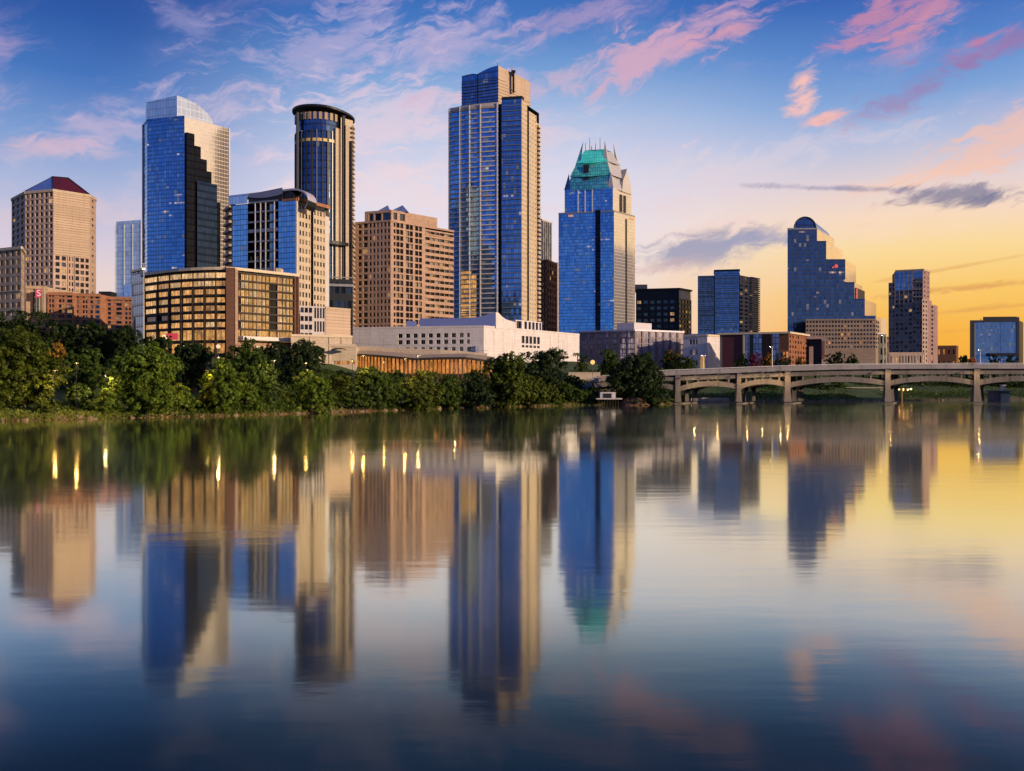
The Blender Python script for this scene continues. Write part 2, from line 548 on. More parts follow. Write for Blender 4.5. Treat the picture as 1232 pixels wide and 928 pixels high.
class House:
    """one building: an Empty at its base, parts as children; windows are collected and made at the end"""
    def __init__(s, name, label, cat, foot, z0, group=None):
        cx = sum(p[0] for p in foot) / len(foot)
        cy_ = sum(p[1] for p in foot) / len(foot)
        s.foot, s.z0 = foot, z0
        s.root = empty(name, (cx, cy_, z0), label, cat, group)
        s.w = []

    def grid(s, mb, a, b, z0, z1, cols, rows, ww=0.6, wh=0.6, dep=0.25, m=0, win=True, kinds=None, lift=0.5, fin=None):
        """wall with real recessed openings; cols: count or list of (u0,u1) fractions; rows: count"""
        d, n, L = nrm2(a, b)
        if isinstance(cols, int):
            cs = [((i + 0.5 - ww / 2) / cols, (i + 0.5 + ww / 2) / cols) for i in range(cols)]
        else:
            cs = cols
        H = (z1 - z0) / rows
        hh = H * wh
        lo = (H - hh) * lift

        def pt(u, z, o=0.0):
            return (a[0] + d[0] * L * u - n[0] * o, a[1] + d[1] * L * u - n[1] * o, z)

        def q(u0, u1, za, zb):
            mb.face([pt(u0, za), pt(u1, za), pt(u1, zb), pt(u0, zb)], m, [(u0 * L, za), (u1 * L, za), (u1 * L, zb), (u0 * L, zb)])
        zs = z0
        for r in range(rows):
            w0 = z0 + r * H + lo
            w1 = w0 + hh
            q(0, 1, zs, w0)
            e = 0.0
            for (u0, u1) in cs:
                q(e, u0, w0, w1)
                e = u1
                mb.face([pt(u0, w0), pt(u0, w0, dep), pt(u0, w1, dep), pt(u0, w1)], m)
                mb.face([pt(u1, w0, dep), pt(u1, w0), pt(u1, w1), pt(u1, w1, dep)], m)
                mb.face([pt(u0, w0), pt(u1, w0), pt(u1, w0, dep), pt(u0, w0, dep)], m)
                mb.face([pt(u0, w1, dep), pt(u1, w1, dep), pt(u1, w1), pt(u0, w1)], m)
                if win:
                    c = pt((u0 + u1) / 2, (w0 + w1) / 2, dep)
                    s.w.append((c, math.atan2(d[1], d[0]), (u1 - u0) * L, hh, kinds))
            q(e, 1, w0, w1)
            zs = w1
        q(0, 1, zs, z1)

    def windows(s, mats, weights, frame=None, nmax=100, bars=1, name='window', rng=None):
        """the largest-looking windows as objects of their own, the rest as one part"""
        rng = rng or rnd
        if not s.w:
            return
        items = []
        for (c, ang, w, h, kinds) in s.w:
            ws = kinds if kinds else weights
            mi = rng.choices(range(len(mats)), ws)[0]
            dist = math.dist(c, (0, 0, CAMH))
            items.append((w * h / dist ** 2, c, ang, w, h, mi))
        items.sort(key=lambda t: -t[0])
        cache = {}

        def shape(mb, w, h):
            mb.face([(-w / 2, 0, -h / 2), (w / 2, 0, -h / 2), (w / 2, 0, h / 2), (-w / 2, 0, h / 2)], 0)
            if frame is not None:
                nb = bars if isinstance(bars, int) else max(1, int(w / bars))
                for k in range(1, nb + 1):
                    x = -w / 2 + w * k / (nb + 1)
                    mb.face([(x - 0.05, -0.06, -h / 2), (x + 0.05, -0.06, -h / 2), (x + 0.05, -0.06, h / 2), (x - 0.05, -0.06, h / 2)], 1)
        for it in items[:nmax]:
            _, c, ang, w, h, mi = it
            key = (round(w, 2), round(h, 2), mi)
            me = cache.get(key)
            if me is None:
                mb = MB()
                shape(mb, w, h)
                o = mb.build(name, [mats[mi]] + ([frame] if frame is not None else []))
                me = cache[key] = o.data
            else:
                o = bpy.data.objects.new(name, me)
                COL.objects.link(o)
            o.parent = s.root
            o.location = Vector(c) - s.root.location
            o.rotation_euler = (0, 0, ang)
        if len(items) > nmax:
            mb = MB()
            for _, c, ang, w, h, mi in items[nmax:]:
                ca, sa = math.cos(ang), math.sin(ang)

                def tr(p):
                    return (c[0] + p[0] * ca - p[1] * sa, c[1] + p[0] * sa + p[1] * ca, c[2] + p[2])
                mb.face([tr(p) for p in [(-w / 2, 0, -h / 2), (w / 2, 0, -h / 2), (w / 2, 0, h / 2), (-w / 2, 0, h / 2)]], mi)
            o = mb.build('window_grid', mats, s.root)
            o['kind'] = 'stuff'
        s.w = []

    def repeat(s, name, proto, offs):
        """copies of one part"""
        for dx, dy, dz in offs:
            c = proto.copy()
            COL.objects.link(c)
            c.parent = s.root
            c.location = (proto.location[0] + dx, proto.location[1] + dy, proto.location[2] + dz)

# ------------------------------------------------------------------ material set
stone_pink = masonry('pink_granite', (0.66, 0.48, 0.39))
stone_beige = masonry('beige_stone', (0.58, 0.45, 0.34))
stone_brown = masonry('brown_stone', (0.56, 0.37, 0.27))
stone_cream = masonry('cream_stone', (0.68, 0.56, 0.42), var=0.15)
stone_pale = masonry('pale_rib_stone', (0.62, 0.48, 0.37), var=0.12, bw=40, bh=1.15, joint=0.2)
brick_red = masonry('orange_brick', (0.50, 0.23, 0.13), var=0.35, bw=1.2, bh=0.5)
brick_dark = masonry('dark_red_brick', (0.34, 0.13, 0.07), var=0.3, bw=1.2, bh=0.4)
brick_pier = masonry('brown_pier', (0.16, 0.075, 0.05), var=0.2)
white_wall = masonry('white_panel', (0.80, 0.75, 0.77), var=0.10, bw=3.0, bh=1.5, joint=0.09, stain=0.30)
white_blue = plain('blue_metal_roof', (0.19, 0.25, 0.58), 0.45, 0.1, 0.06)
lilac_metal = plain('lilac_metal', (0.50, 0.48, 0.58), 0.45, 0.2, 0.08)
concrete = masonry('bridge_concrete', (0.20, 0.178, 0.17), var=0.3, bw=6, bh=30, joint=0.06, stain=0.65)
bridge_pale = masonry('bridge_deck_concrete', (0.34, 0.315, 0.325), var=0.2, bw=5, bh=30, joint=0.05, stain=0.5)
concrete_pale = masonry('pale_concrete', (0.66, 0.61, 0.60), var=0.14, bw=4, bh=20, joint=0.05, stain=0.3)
dark_roof = plain('dark_roof', (0.030, 0.030, 0.034), 0.7)
dark_metal = plain('dark_metal', (0.025, 0.028, 0.034), 0.4, 0.5)
black_wall = plain('black_cladding', (0.016, 0.018, 0.026), 0.5, 0.2)
grey_roof = plain('grey_roof', (0.20, 0.19, 0.19), 0.8)
red_roof = plain('red_roof', (0.13, 0.012, 0.014), 0.5, 0.1, 0.1)
maroon = plain('maroon_panel', (0.10, 0.022, 0.026), 0.6, 0.0, 0.1)
tan_roof = plain('tan_roof', (0.50, 0.38, 0.25), 0.6)
cream_trim = plain('cream_trim', (0.70, 0.58, 0.42), 0.55)
steel_white = plain('white_steel', (0.66, 0.64, 0.64), 0.4, 0.1)
steel_grey = plain('grey_steel', (0.30, 0.30, 0.31), 0.4, 0.6)
red_sign = emit('red_sign', (0.8, 0.03, 0.06), 0.7)
white_sign = emit('white_lettering', (1.0, 0.75, 0.7), 0.8)
amber_sign = emit('amber_sign', (1.0, 0.42, 0.14), 0.8)
lamp_warm = emit('lamp_warm', (1.0, 0.56, 0.16), 700.0)
streak_lamp_white = emit('streak_lamp_white', (1.0, 0.66, 0.28), 800.0)
streak_lamp_bridge = emit('streak_lamp_bridge', (1.0, 0.60, 0.22), 320.0)
lamp_amber = emit('lamp_amber', (1.0, 0.42, 0.10), 950.0)

w_dark = pane('window_dark', (0.007, 0.009, 0.014), 1.42)
w_blue = pane('window_sky', (0.016, 0.03, 0.06), 1.9)
w_curt = pane('window_curtain', (0.30, 0.25, 0.20), 1.6)
w_lit = lit_room('window_lit', (1.0, 0.66, 0.30), 0.6)
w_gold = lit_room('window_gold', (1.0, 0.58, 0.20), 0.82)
w_gold2 = lit_room('window_gold_pale', (1.0, 0.72, 0.38), 0.95)
w_ember = lit_room('window_ember', (1.0, 0.42, 0.10), 0.95)
WIN = [w_dark, w_blue, w_curt, w_lit]

g_blue = curtain('glass_blue', (0.26, 0.60, 0.94), 1.3, 2.0, lit=0.0, fw=0.14, frame=(0.05, 0.09, 0.20))
g_blue_lit = curtain('glass_blue_lit', (0.20, 0.46, 0.80), 1.5, 2.0, lit=0.5, fw=0.14, frame=(0.04, 0.08, 0.18), span=0.28, span_k=0.8)
g_deep = curtain('glass_deep_blue', (0.18, 0.40, 0.72), 1.6, 3.6, lit=0.42, fw=0.16, frame=(0.03, 0.05, 0.10), span=0.3, span_k=0.7)
g_navy = curtain('glass_navy', (0.11, 0.20, 0.37), 1.8, 3.7, lit=0.0, fw=0.2, frame=(0.02, 0.03, 0.06), span=0.3, span_k=0.6, litcol=(1.0, 0.6, 0.3))
g_sunlit = curtain('glass_sunlit_tint', (0.90, 0.86, 0.82), 1.5, 2.0, fw=0.12, fh=0.3, frame=(0.55, 0.46, 0.36), var=0.08, blinds=0.0, rough=0.16, frame_metal=0.5, jit=0.012)  # same glass as the fronts, sunlit tone put into its tint
g_pale = curtain('glass_pale', (0.62, 0.80, 1.0), 1.7, 3.6, var=0.2, fh=0.3, fw=0.14, frame=(0.20, 0.32, 0.55), rough=0.14, metal=0.85, blinds=0.0)
g_crown = curtain('glass_crown', (0.85, 0.98, 1.0), 1.7, 3.6, var=0.15, fh=0.3, fw=0.14, frame=(0.22, 0.36, 0.62), rough=0.14, metal=0.8, blinds=0.0)
g_sky = curtain('glass_far_pale', (0.70, 0.86, 1.0), 3.0, 4.2, var=0.35, fh=0.5, fw=0.3, frame=(0.45, 0.58, 0.80), rough=0.18, metal=0.55, jit=0.05)
g_sail = curtain('glass_sail', (0.66, 0.76, 0.92), 1.7, 3.6, var=0.12, fh=0.35, fw=0.16, frame=(0.26, 0.32, 0.44), rough=0.12, metal=0.95, blinds=0.0, jit=0.003, frame_metal=0.8, wob=0.003)
g_inner = curtain('glass_inner', (0.035, 0.065, 0.16), 1.6, 3.5, lit=0.30, fw=0.2, frame=(0.012, 0.014, 0.03), span=0.35, litk=0.9, edge=0.15, blinds=0.0)
g_black = curtain('glass_black', (0.018, 0.022, 0.040), 1.6, 3.5, lit=0.30, fw=0.2, frame=(0.012, 0.012, 0.016), span=0.35, litcol=(1.0, 0.66, 0.3), litk=0.9, edge=0.12, blinds=0.0)
g_teal = curtain('glass_teal', (0.10, 0.66, 0.66), 1.4, 2.2, var=0.5, jit=0.06, fw=0.18, frame=(0.02, 0.16, 0.2), metal=0.25, rough=0.25)
g_teal2 = curtain('glass_teal_blue', (0.07, 0.40, 0.60), 1.4, 2.2, var=0.45, jit=0.06, fw=0.18, frame=(0.02, 0.10, 0.18), metal=0.3, rough=0.2)
podium_stone = masonry('podium_stone', (0.34, 0.25, 0.20))
pale_metal = plain('pale_metal', (0.60, 0.58, 0.58), 0.4, 0.25, 0.1)
g_green = curtain('glass_teal_lit', (0.10, 0.70, 0.66), 1.4, 2.2, var=0.3, jit=0.05, fw=0.2, frame=(0.02, 0.20, 0.22), metal=0.25, rough=0.25, blinds=0.0)
_n = g_green.node_tree.nodes['Principled BSDF'] if 'Principled BSDF' in g_green.node_tree.nodes else None
if _n:
    _n.inputs['Emission Color'].default_value = (0.05, 0.62, 0.50, 1)
    _n.inputs['Emission Strength'].default_value = 0.30
g_steel = curtain('glass_steel', (0.22, 0.30, 0.40), 1.5, 3.3, var=0.5, blinds=0.2, fw=0.22, fh=0.5, frame=(0.22, 0.20, 0.20), jit=0.05)
g_lilac = curtain('glass_lilac', (0.42, 0.42, 0.56), 1.6, 2.8, var=0.6, blinds=0.2, fw=0.25, fh=0.35, frame=(0.20, 0.15, 0.17), jit=0.05, metal=0.6)
g_slate = curtain('glass_slate', (0.22, 0.36, 0.54), 1.5, 3.4, var=0.25, fw=0.16, fh=0.3, frame=(0.12, 0.15, 0.20), lit=0.2, blinds=0.03)

leaf_olive = leafmat('leaf_olive', (0.034, 0.052, 0.006), (0.165, 0.220, 0.022), 0.38)
leaf_bright = leafmat('leaf_bright', (0.036, 0.080, 0.008), (0.215, 0.310, 0.030), 0.38)
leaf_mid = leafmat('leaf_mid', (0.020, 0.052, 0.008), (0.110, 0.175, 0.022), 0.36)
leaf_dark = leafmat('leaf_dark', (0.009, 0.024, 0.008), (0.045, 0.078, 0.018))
leaf_gold = leafmat('leaf_gold', (0.16, 0.085, 0.01), (0.55, 0.32, 0.05))
leaf_pink = leafmat('leaf_pink', (0.10, 0.02, 0.05), (0.36, 0.07, 0.16))
leaf_dry = leafmat('leaf_dry', (0.10, 0.055, 0.022), (0.34, 0.21, 0.09), 0.15)
bark = plain('bark', (0.05, 0.036, 0.026), 0.9)

# ------------------------------------------------------------------ ground and water
SHORE = [(-900, -420), (-420, -110), (-200, 75), (-130, 132), (-92, 156), (-55, 184), (-38, 204), (-12.6, 237), (18.5, 262), (42.5, 274), (54, 284), (64, 306), (112, 316), (215, 352), (420, 430), (900, 560)]


def shore_y(x):
    for (x0, y0), (x1, y1) in zip(SHORE, SHORE[1:]):
        if x0 <= x <= x1:
            return y0 + (y1 - y0) * (x - x0) / (x1 - x0)
    return SHORE[0][1] if x < SHORE[0][0] else SHORE[-1][1]


_SX = np.array([p[0] for p in SHORE], float)
_SY = np.array([p[1] for p in SHORE], float)


def ground_t(x, y):
    """distance inland from the water's edge, roughly"""
    s = (np.interp(x + 6, _SX, _SY) - np.interp(x - 6, _SX, _SY)) / 12.0
    return (y - np.interp(x, _SX, _SY)) / np.sqrt(1 + s * s)


def ground_z(x, y):
    t = ground_t(x, y)
    right = np.clip((x - 20) / 80.0, 0, 1)
    z = np.interp(t, [-30, -6, 0, 1.5, 12, 30, 62, 95, 130, 6000], [-5, -2.0, -0.35, 0.55, 2.2, 5.0, 9.3, 13.5, 17.0, 17.5])
    zr = np.interp(t, [-30, -6, 0, 1.5, 12, 40, 90, 6000], [-5, -2.0, -0.35, 0.6, 2.4, 6.5, 12.5, 13.2])
    z = z + (zr - z) * right
    w = np.sin(x * 0.11 + y * 0.07) * 0.35 + np.sin(x * 0.31 - y * 0.23) * 0.15
    return z + w * np.clip((t - 2) / 15, 0, 1)


def gz(x, y):
    return float(ground_z(np.float64(x), np.float64(y)))


def build_ground():
    xs = np.concatenate([np.linspace(-6000, -420, 10)[:-1], np.linspace(-420, -160, 30)[:-1], np.linspace(-160, 260, 170)[:-1], np.linspace(260, 520, 40)[:-1], np.linspace(520, 7000, 12)])
    ts = np.concatenate([np.linspace(-30, -2, 8)[:-1], np.linspace(-2, 14, 18)[:-1], np.linspace(14, 140, 32)[:-1], np.array([140, 200, 300, 500, 900, 2000, 5000, 12000])])
    X, T = np.meshgrid(xs, ts)
    Y = np.interp(X, _SX, _SY) + T * 1.25
    Zz = ground_z(X, Y)
    v = np.stack([X, Y, Zz], -1).reshape(-1, 3)
    nx, nt = len(xs), len(ts)
    f = [(j * nx + i, j * nx + i + 1, (j + 1) * nx + i + 1, (j + 1) * nx + i) for j in range(nt - 1) for i in range(nx - 1)]
    me = bpy.data.meshes.new('ground')
    me.from_pydata(v.tolist(), [], f)
    me.polygons.foreach_set('use_smooth', [True] * len(f))
    m, N = new_mat('ground')
    pos = N.n('ShaderNodeNewGeometry').outputs['Position']
    a = N.noise(pos, 0.15, 5, 0.6)
    b = N.noise(pos, 1.4, 4, 0.7)
    c = N.ramp(N.m('MULTIPLY_ADD', b, 0.5, N.m('MULTIPLY', a, 0.6)), [(0.3, (0.024, 0.056, 0.010)), (0.55, (0.048, 0.096, 0.016)), (0.75, (0.095, 0.115, 0.030))])
    zc = N.n('ShaderNodeSeparateXYZ', {0: pos}).outputs[2]
    mud = N.m('MULTIPLY', N.smooth(N.m('MULTIPLY_ADD', b, 0.8, zc), 1.5, 0.5), 0.9)
    c = N.mix(mud, c, N.ramp(b, [(0.3, (0.05, 0.032, 0.02)), (0.7, (0.20, 0.13, 0.075))]))
    bp = N.n('ShaderNodeBump', {'Height': b, 'Strength': 0.6, 'Distance': 0.4})
    p = N.n('ShaderNodeBsdfPrincipled', {'Base Color': c, 'Roughness': 0.95, 'Normal': bp.outputs[0]})
    finish(N, p.outputs[0])
    me.materials.append(m)
    me.update()
    o = bpy.data.objects.new('ground', me)
    COL.objects.link(o)
    tag(o, 'grassy river bank rising from the water to the city streets', kind='structure')


def build_water():
    mb = MB()
    mb.face([(-7000, -3000, 0), (7000, -3000, 0), (7000, 1500, 0), (-7000, 1500, 0)])
    m, N = new_mat('water')
    geo = N.n('ShaderNodeNewGeometry')
    pos = geo.outputs['Position']
    n1 = N.noise(N.v('MULTIPLY', pos, (0.25, 0.8, 1.0)), 1.0, 3, 0.5)
    n2 = N.noise(N.v('MULTIPLY', pos, (0.012, 0.045, 1.0)), 1.0, 3, 0.5)
    calm = N.smooth(n2, 0.40, 0.62)
    h = N.m('MULTIPLY', n1, N.m('MULTIPLY_ADD', calm, 0.75, 0.25))
    bp = N.n('ShaderNodeBump', {'Height': h, 'Strength': 0.10, 'Distance': 0.09})
    ro = N.m('MULTIPLY_ADD', calm, 0.025, 0.062)
    # Fresnel of slightly silty still water: almost a mirror at grazing angles, dark where one looks down into it
    up = N.n('ShaderNodeSeparateXYZ', {0: geo.outputs['Incoming']}).outputs[2]
    fac = N.ramp(up, [(0.0, (1.0,) * 3), (0.09, (0.98,) * 3), (0.17, (0.93,) * 3), (0.24, (0.74,) * 3), (0.30, (0.34,) * 3), (0.36, (0.125,) * 3), (0.42, (0.08,) * 3), (0.6, (0.05,) * 3), (1.0, (0.025,) * 3)])
    gl = N.n('ShaderNodeBsdfGlossy', {'Color': (0.93, 0.955, 0.80), 'Roughness': ro, 'Normal': bp.outputs[0]}, distribution='MULTI_GGX')
    df = N.n('ShaderNodeBsdfDiffuse', {'Color': (0.012, 0.026, 0.032)})
    # the slow water also carries a little fine ripple: a wide faint lobe that draws lamps out into streaks
    gw = N.n('ShaderNodeBsdfGlossy', {'Color': (0.90, 0.93, 0.78), 'Roughness': 0.21}, distribution='GGX')
    g2 = N.n('ShaderNodeMixShader', {0: 0.065, 1: gl.outputs[0], 2: gw.outputs[0]})
    mx = N.n('ShaderNodeMixShader', {0: fac, 1: df.outputs[0], 2: g2.outputs[0]})
    finish(N, mx.outputs[0])
    o = mb.build('water', m)
    tag(o, 'wide calm river mirroring the skyline', kind='structure')


build_ground()
build_water()


def parapet(h, foot, z, hgt=0.9, out=0.15, mat=None, edges=None, name='parapet'):
    mb = MB()
    n = len(foot)
    for i in range(n):
        if edges is None or i in edges:
            mb.slab(foot[i], foot[(i + 1) % n], -0.35, out, z - 0.3, z + hgt, 0, ext=0.0 if i % 2 else out)
    return mb.build(name, mat, h.root)


def roof_boxes(h, foot, z, n, mat, seed, hmax=4.0, k=0.55):
    """plant and lift housings on a flat roof, each a part"""
    r = random.Random(seed)
    cx = sum(p[0] for p in foot) / len(foot)
    cy_ = sum(p[1] for p in foot) / len(foot)
    for i in range(n):
        a, b = r.choice(foot), r.random() * k
        x, y = cx + (a[0] - cx) * b, cy_ + (a[1] - cy_) * b
        w, d, t = r.uniform(2, 5), r.uniform(2, 4), r.uniform(1.2, hmax)
        mb = MB()
        mb.box(x - w / 2, x + w / 2, y - d / 2, y + d / 2, z - 0.2, z + t)
        mb.box(x - w / 2 - 0.15, x + w / 2 + 0.15, y - d / 2 - 0.15, y + d / 2 + 0.15, z + t, z + t + 0.2)
        mb.build('roof_plant', mat, h.root)


# ============================================================ left edge: beige block
def left_block():
    f = [P(-40, 350), P(25.5, 336), P(29.5, 350), P(-30, 380)]
    z1 = Z(299, 336)
    h = House('apartment_block', 'beige stone block with regular square windows cut by the left edge', 'building', f, 16)
    mb = MB()
    h.grid(mb, f[0], f[1], 12, z1, 10, 14, 0.62, 0.62, 0.4)
    h.grid(mb, f[1], f[2], 12, z1, 2, 14, 0.5, 0.55, 0.4)
    mb.prism(f, 12, z1, 0, edges=(2, 3))
    mb.build('wall', stone_beige, h.root)
    parapet(h, f, z1, 0.8, 0.5, stone_cream, (0, 1))
    for k in (4, 9):                                       # string courses
        s = MB()
        z = 12 + (z1 - 12) / 14 * (k + 0.06)
        s.slab(f[0], f[1], 0.003, 0.35, z, z + 0.35)
        s.build('string_course', stone_cream, h.root)
    h.windows([w_dark, w_blue, w_curt, w_lit], (6, 2, 1, 0.6), dark_metal)
    roof_boxes(h, f, z1, 2, grey_roof, 1)


# ============================================================ stone tower under a red hipped roof
def red_roof_tower():
    f = [P(14, 452), P(30, 435.5), P(64, 430), P(108, 443), P(115.5, 452), P(108, 480), P(60, 492), P(20, 478)]
    z1 = Z(230, 430)
    zb = 14
    h = House('stone_tower', 'pink granite tower with chamfered corners and dark red hipped roof', 'tower', f, 17)
    mb = MB()
    rows = 28
    zsplit = zb + (z1 - zb) * 18 / 28
    h.grid(mb, f[0], f[1], zb, z1, 3, rows, 0.6, 0.55, 0.5)
    h.grid(mb, f[1], f[2], zb, z1, 6, rows, 0.66, 0.66, 0.5)
    h.grid(mb, f[2], f[3], zb, zsplit, [(0.06, 0.17), (0.23, 0.34), (0.42, 0.46), (0.50, 0.54), (0.60, 0.70), (0.74, 0.84), (0.88, 0.97)], 18, 0.6, 0.66, 0.5)
    h.grid(mb, f[3], f[4], zb, z1, 1, rows, 0.35, 0.4, 0.4)
    mb.prism(f, zb, z1, 0, edges=(4, 5, 6, 7))
    mb.build('wall', stone_pink, h.root)
    mp = MB()
    mp.wall(f[2], f[3], zsplit, z1)
    d, n, L = nrm2(f[2], f[3])
    for k in range(25):                                    # horizontal ribs of the blank panel
        z = zsplit + (z1 - zsplit) * k / 25
        mp.slab(f[2], f[3], -0.2, 0.28, z, z + 0.45)
    mp.build('blank_panel', stone_pale, h.root)
    h.windows(WIN, (7, 2, 1, 0.35), dark_metal)
    for (u, w_) in ((0.385, 0.03), (0.57, 0.02)):          # tall piers
        m = MB()
        a = lerp(f[2], f[3], u)
        b = lerp(f[2], f[3], u + w_)
        m.slab(a, b, 0.003, 0.5, zb, zsplit)
        m.build('pier', stone_pink, h.root)
    rf = [f[0], f[1], lerp(f[1], f[2], 0.3), lerp(f[2], f[3], 0.98), f[4], f[5], f[6], f[7]]
    e = inset(f, 1.0)
    zt = Z(209, 445)
    top = [P(57, 462), P(60, 456), P(63, 452), P(82, 455), P(84, 458), P(80, 470), P(66, 474), P(58, 468)]
    mr = MB()
    mr.frustum([p for p in f], top, z1 + 0.9, zt, 0, 0, ms=[1, 1, 0, 0, 0, 0, 0, 1])
    mr.build('roof', [red_roof, g_pale], h.root)
    rd = MB()
    for i in (1, 2, 3):
        rd.tube([(*f[i], z1 + 1.0), (*top[i], zt + 0.05)], 0.35, 6)
    for i in range(8):
        rd.tube([(*top[i], zt), (*top[(i + 1) % 8], zt)], 0.4, 6)
    rd.build('ridge', black_wall, h.root)
    parapet(h, f, z1, 1.0, 0.35, stone_cream)


# ============================================================ brick podium with the red sign
def brick_podium():
    segs = [(31, 57, 345, 352, stone_beige), (57, 88, 352.5, 352, brick_red), (88, 121, 354, 356, brick_red), (121, 159.5, 358, 362, brick_red)]
    f = [P(31, 352), P(57, 352), P(121, 356), P(159.5, 362), P(159, 380), P(34, 380)]
    h = House('brick_hotel', 'low orange brick hotel with a red sign below the stone tower', 'building', f, 17)
    mb = MB()
    for i, (x0, x1, py, Y, m) in enumerate(segs):
        a, b = P(x0, Y), P(x1, Y + 2)
        z1 = Z(py, Y)
        mi = 1 if i == 0 else 0
        if i == 0:
            mb.wall(a, lerp(a, b, 0.3), 10, z1, 1)
            mb.wall(lerp(a, b, 0.3), lerp(a, b, 0.78), 10, Z(376, Y), 1)
            mb.wall(lerp(a, b, 0.3), lerp(a, b, 0.78), Z(347.5, Y), z1, 1)
            mb.wall(lerp(a, b, 0.78), b, 10, z1, 1)
        else:
            rows = 7
            cols = {1: [(0.06, 0.14), (0.17, 0.25), (0.44, 0.54), (0.57, 0.66), (0.76, 0.96)], 2: [(0.12, 0.20), (0.34, 0.42), (0.45, 0.52), (0.62, 0.72), (0.80, 0.96)], 3: [(0.05, 0.15), (0.22, 0.32), (0.48, 0.66), (0.76, 0.84), (0.88, 0.95)]}[i]
            h.grid(mb, a, b, Z(396, Y), z1, cols, rows, 0.6, 0.62, 0.45)
            mb.wall(a, b, 10, Z(396, Y), 0)
        c, d = (b[0] + 2, b[1] + 25), (a[0] - 1, a[1] + 25)
        mb.prism([a, b, c, d], 10, z1, mi, edges=(1, 2, 3))
        s = MB()
        s.slab(a, b, -0.3, 0.5, z1 - 0.9, z1 + 0.35)
        s.build('cornice', brick_red if i else stone_beige, h.root)
    mb.build('wall', [brick_red, stone_beige], h.root)
    h.windows([w_dark, w_blue, w_curt, w_lit], (6, 1.5, 1, 1.5), dark_metal)
    a, b = P(31, 352), P(57, 354)
    r = MB()
    r.slab(lerp(a, b, 0.3), lerp(a, b, 0.78), -1.2, -1.0, Z(376, 352), Z(347.5, 352))
    r.build('entrance_glass', g_slate, h.root)
    fr = MB()
    for u in (0.3, 0.45, 0.62, 0.76):
        p = lerp(a, b, u)
        q = lerp(a, b, u + 0.02)
        fr.slab(p, q, -0.95, 0.1, Z(376, 352), Z(347.5, 352))
    fr.build('mullion', stone_cream, h.root)
    fin = MB()
    fin.slab(P(52.5, 350), P(55.5, 350), 0.1, 1.6, 12, Z(347, 352))
    fin.build('stone_fin', stone_beige, h.root)
    sg = MB()
    sa, sb = P(43, 349.6), P(51.5, 350.4)
    sg.slab(sa, sb, 0.5, 0.9, Z(358.5, 350), Z(348.5, 350))
    so = sg.build('sign', red_sign, h.root)
    cu = bpy.data.curves.new('sign_letter', 'FONT')
    cu.body = 'S'
    cu.size = 3.6
    cu.align_x = 'CENTER'
    cu.align_y = 'CENTER'
    cu.extrude = 0.05
    tmp = bpy.data.objects.new('sign_letter', cu)
    COL.objects.link(tmp)
    dg = bpy.context.evaluated_depsgraph_get()
    me = bpy.data.meshes.new_from_object(tmp.evaluated_get(dg))
    bpy.data.objects.remove(tmp)
    me.materials.clear()
    me.materials.append(white_sign)
    to = bpy.data.objects.new('sign_letter', me)
    COL.objects.link(to)
    to.parent = so
    d, n, L = nrm2(sa, sb)
    mid = lerp(sa, sb, 0.5)
    to.location = Vector((mid[0] + n[0] * 1.0, mid[1] + n[1] * 1.0, Z(353.5, 350))) - h.root.location
    to.rotation_euler = (rad(90), 0, math.atan2(d[1], d[0]))
    st = MB()
    st.slab(P(52, 349), P(53.4, 349.2), 0.1, 0.5, Z(372, 350), Z(348, 350))
    st.build('sign_strip', red_sign, h.root)
    b2 = MB()
    b2.box(*[v for v in (P(124, 372)[0], P(138, 372)[0])], 368, 374, Z(358.5, 365) - 1, Z(352, 372))
    b2.build('roof_plant', black_wall, h.root)


# ============================================================ far pale glass tower
def pale_tower():
    f = [P(139, 800), P(170, 790), P(205, 830), P(150, 860)]
    z1 = Z(270, 795)
    h = House('glass_tower', 'pale sky blue glass tower half hidden far behind', 'tower', f, 20)
    mb = MB()
    mb.prism(f, 10, z1, 0, 1)
    mb.build('glass_facade', [g_sky, grey_roof], h.root)
    c = MB()
    c.prism(inset(f, 0.97), z1, Z(265.5, 795), 0, 1)
    c.build('crown_screen', [g_sky, grey_roof], h.root)
    s = MB()
    d = [P(149, 770), P(176, 770), P(178, 785), P(150, 785)]
    s.prism(d, 10, Z(343, 770), 0, 1)
    s.build('annex', [g_pale, grey_roof], h.root)
    s = MB()
    for u in (0.0, 0.33, 0.66, 0.985):
        s.slab(lerp(f[0], f[1], u), lerp(f[0], f[1], u + 0.015), 0.003, 0.5, 10, z1)
    s.build('mullion', steel_white, h.root)


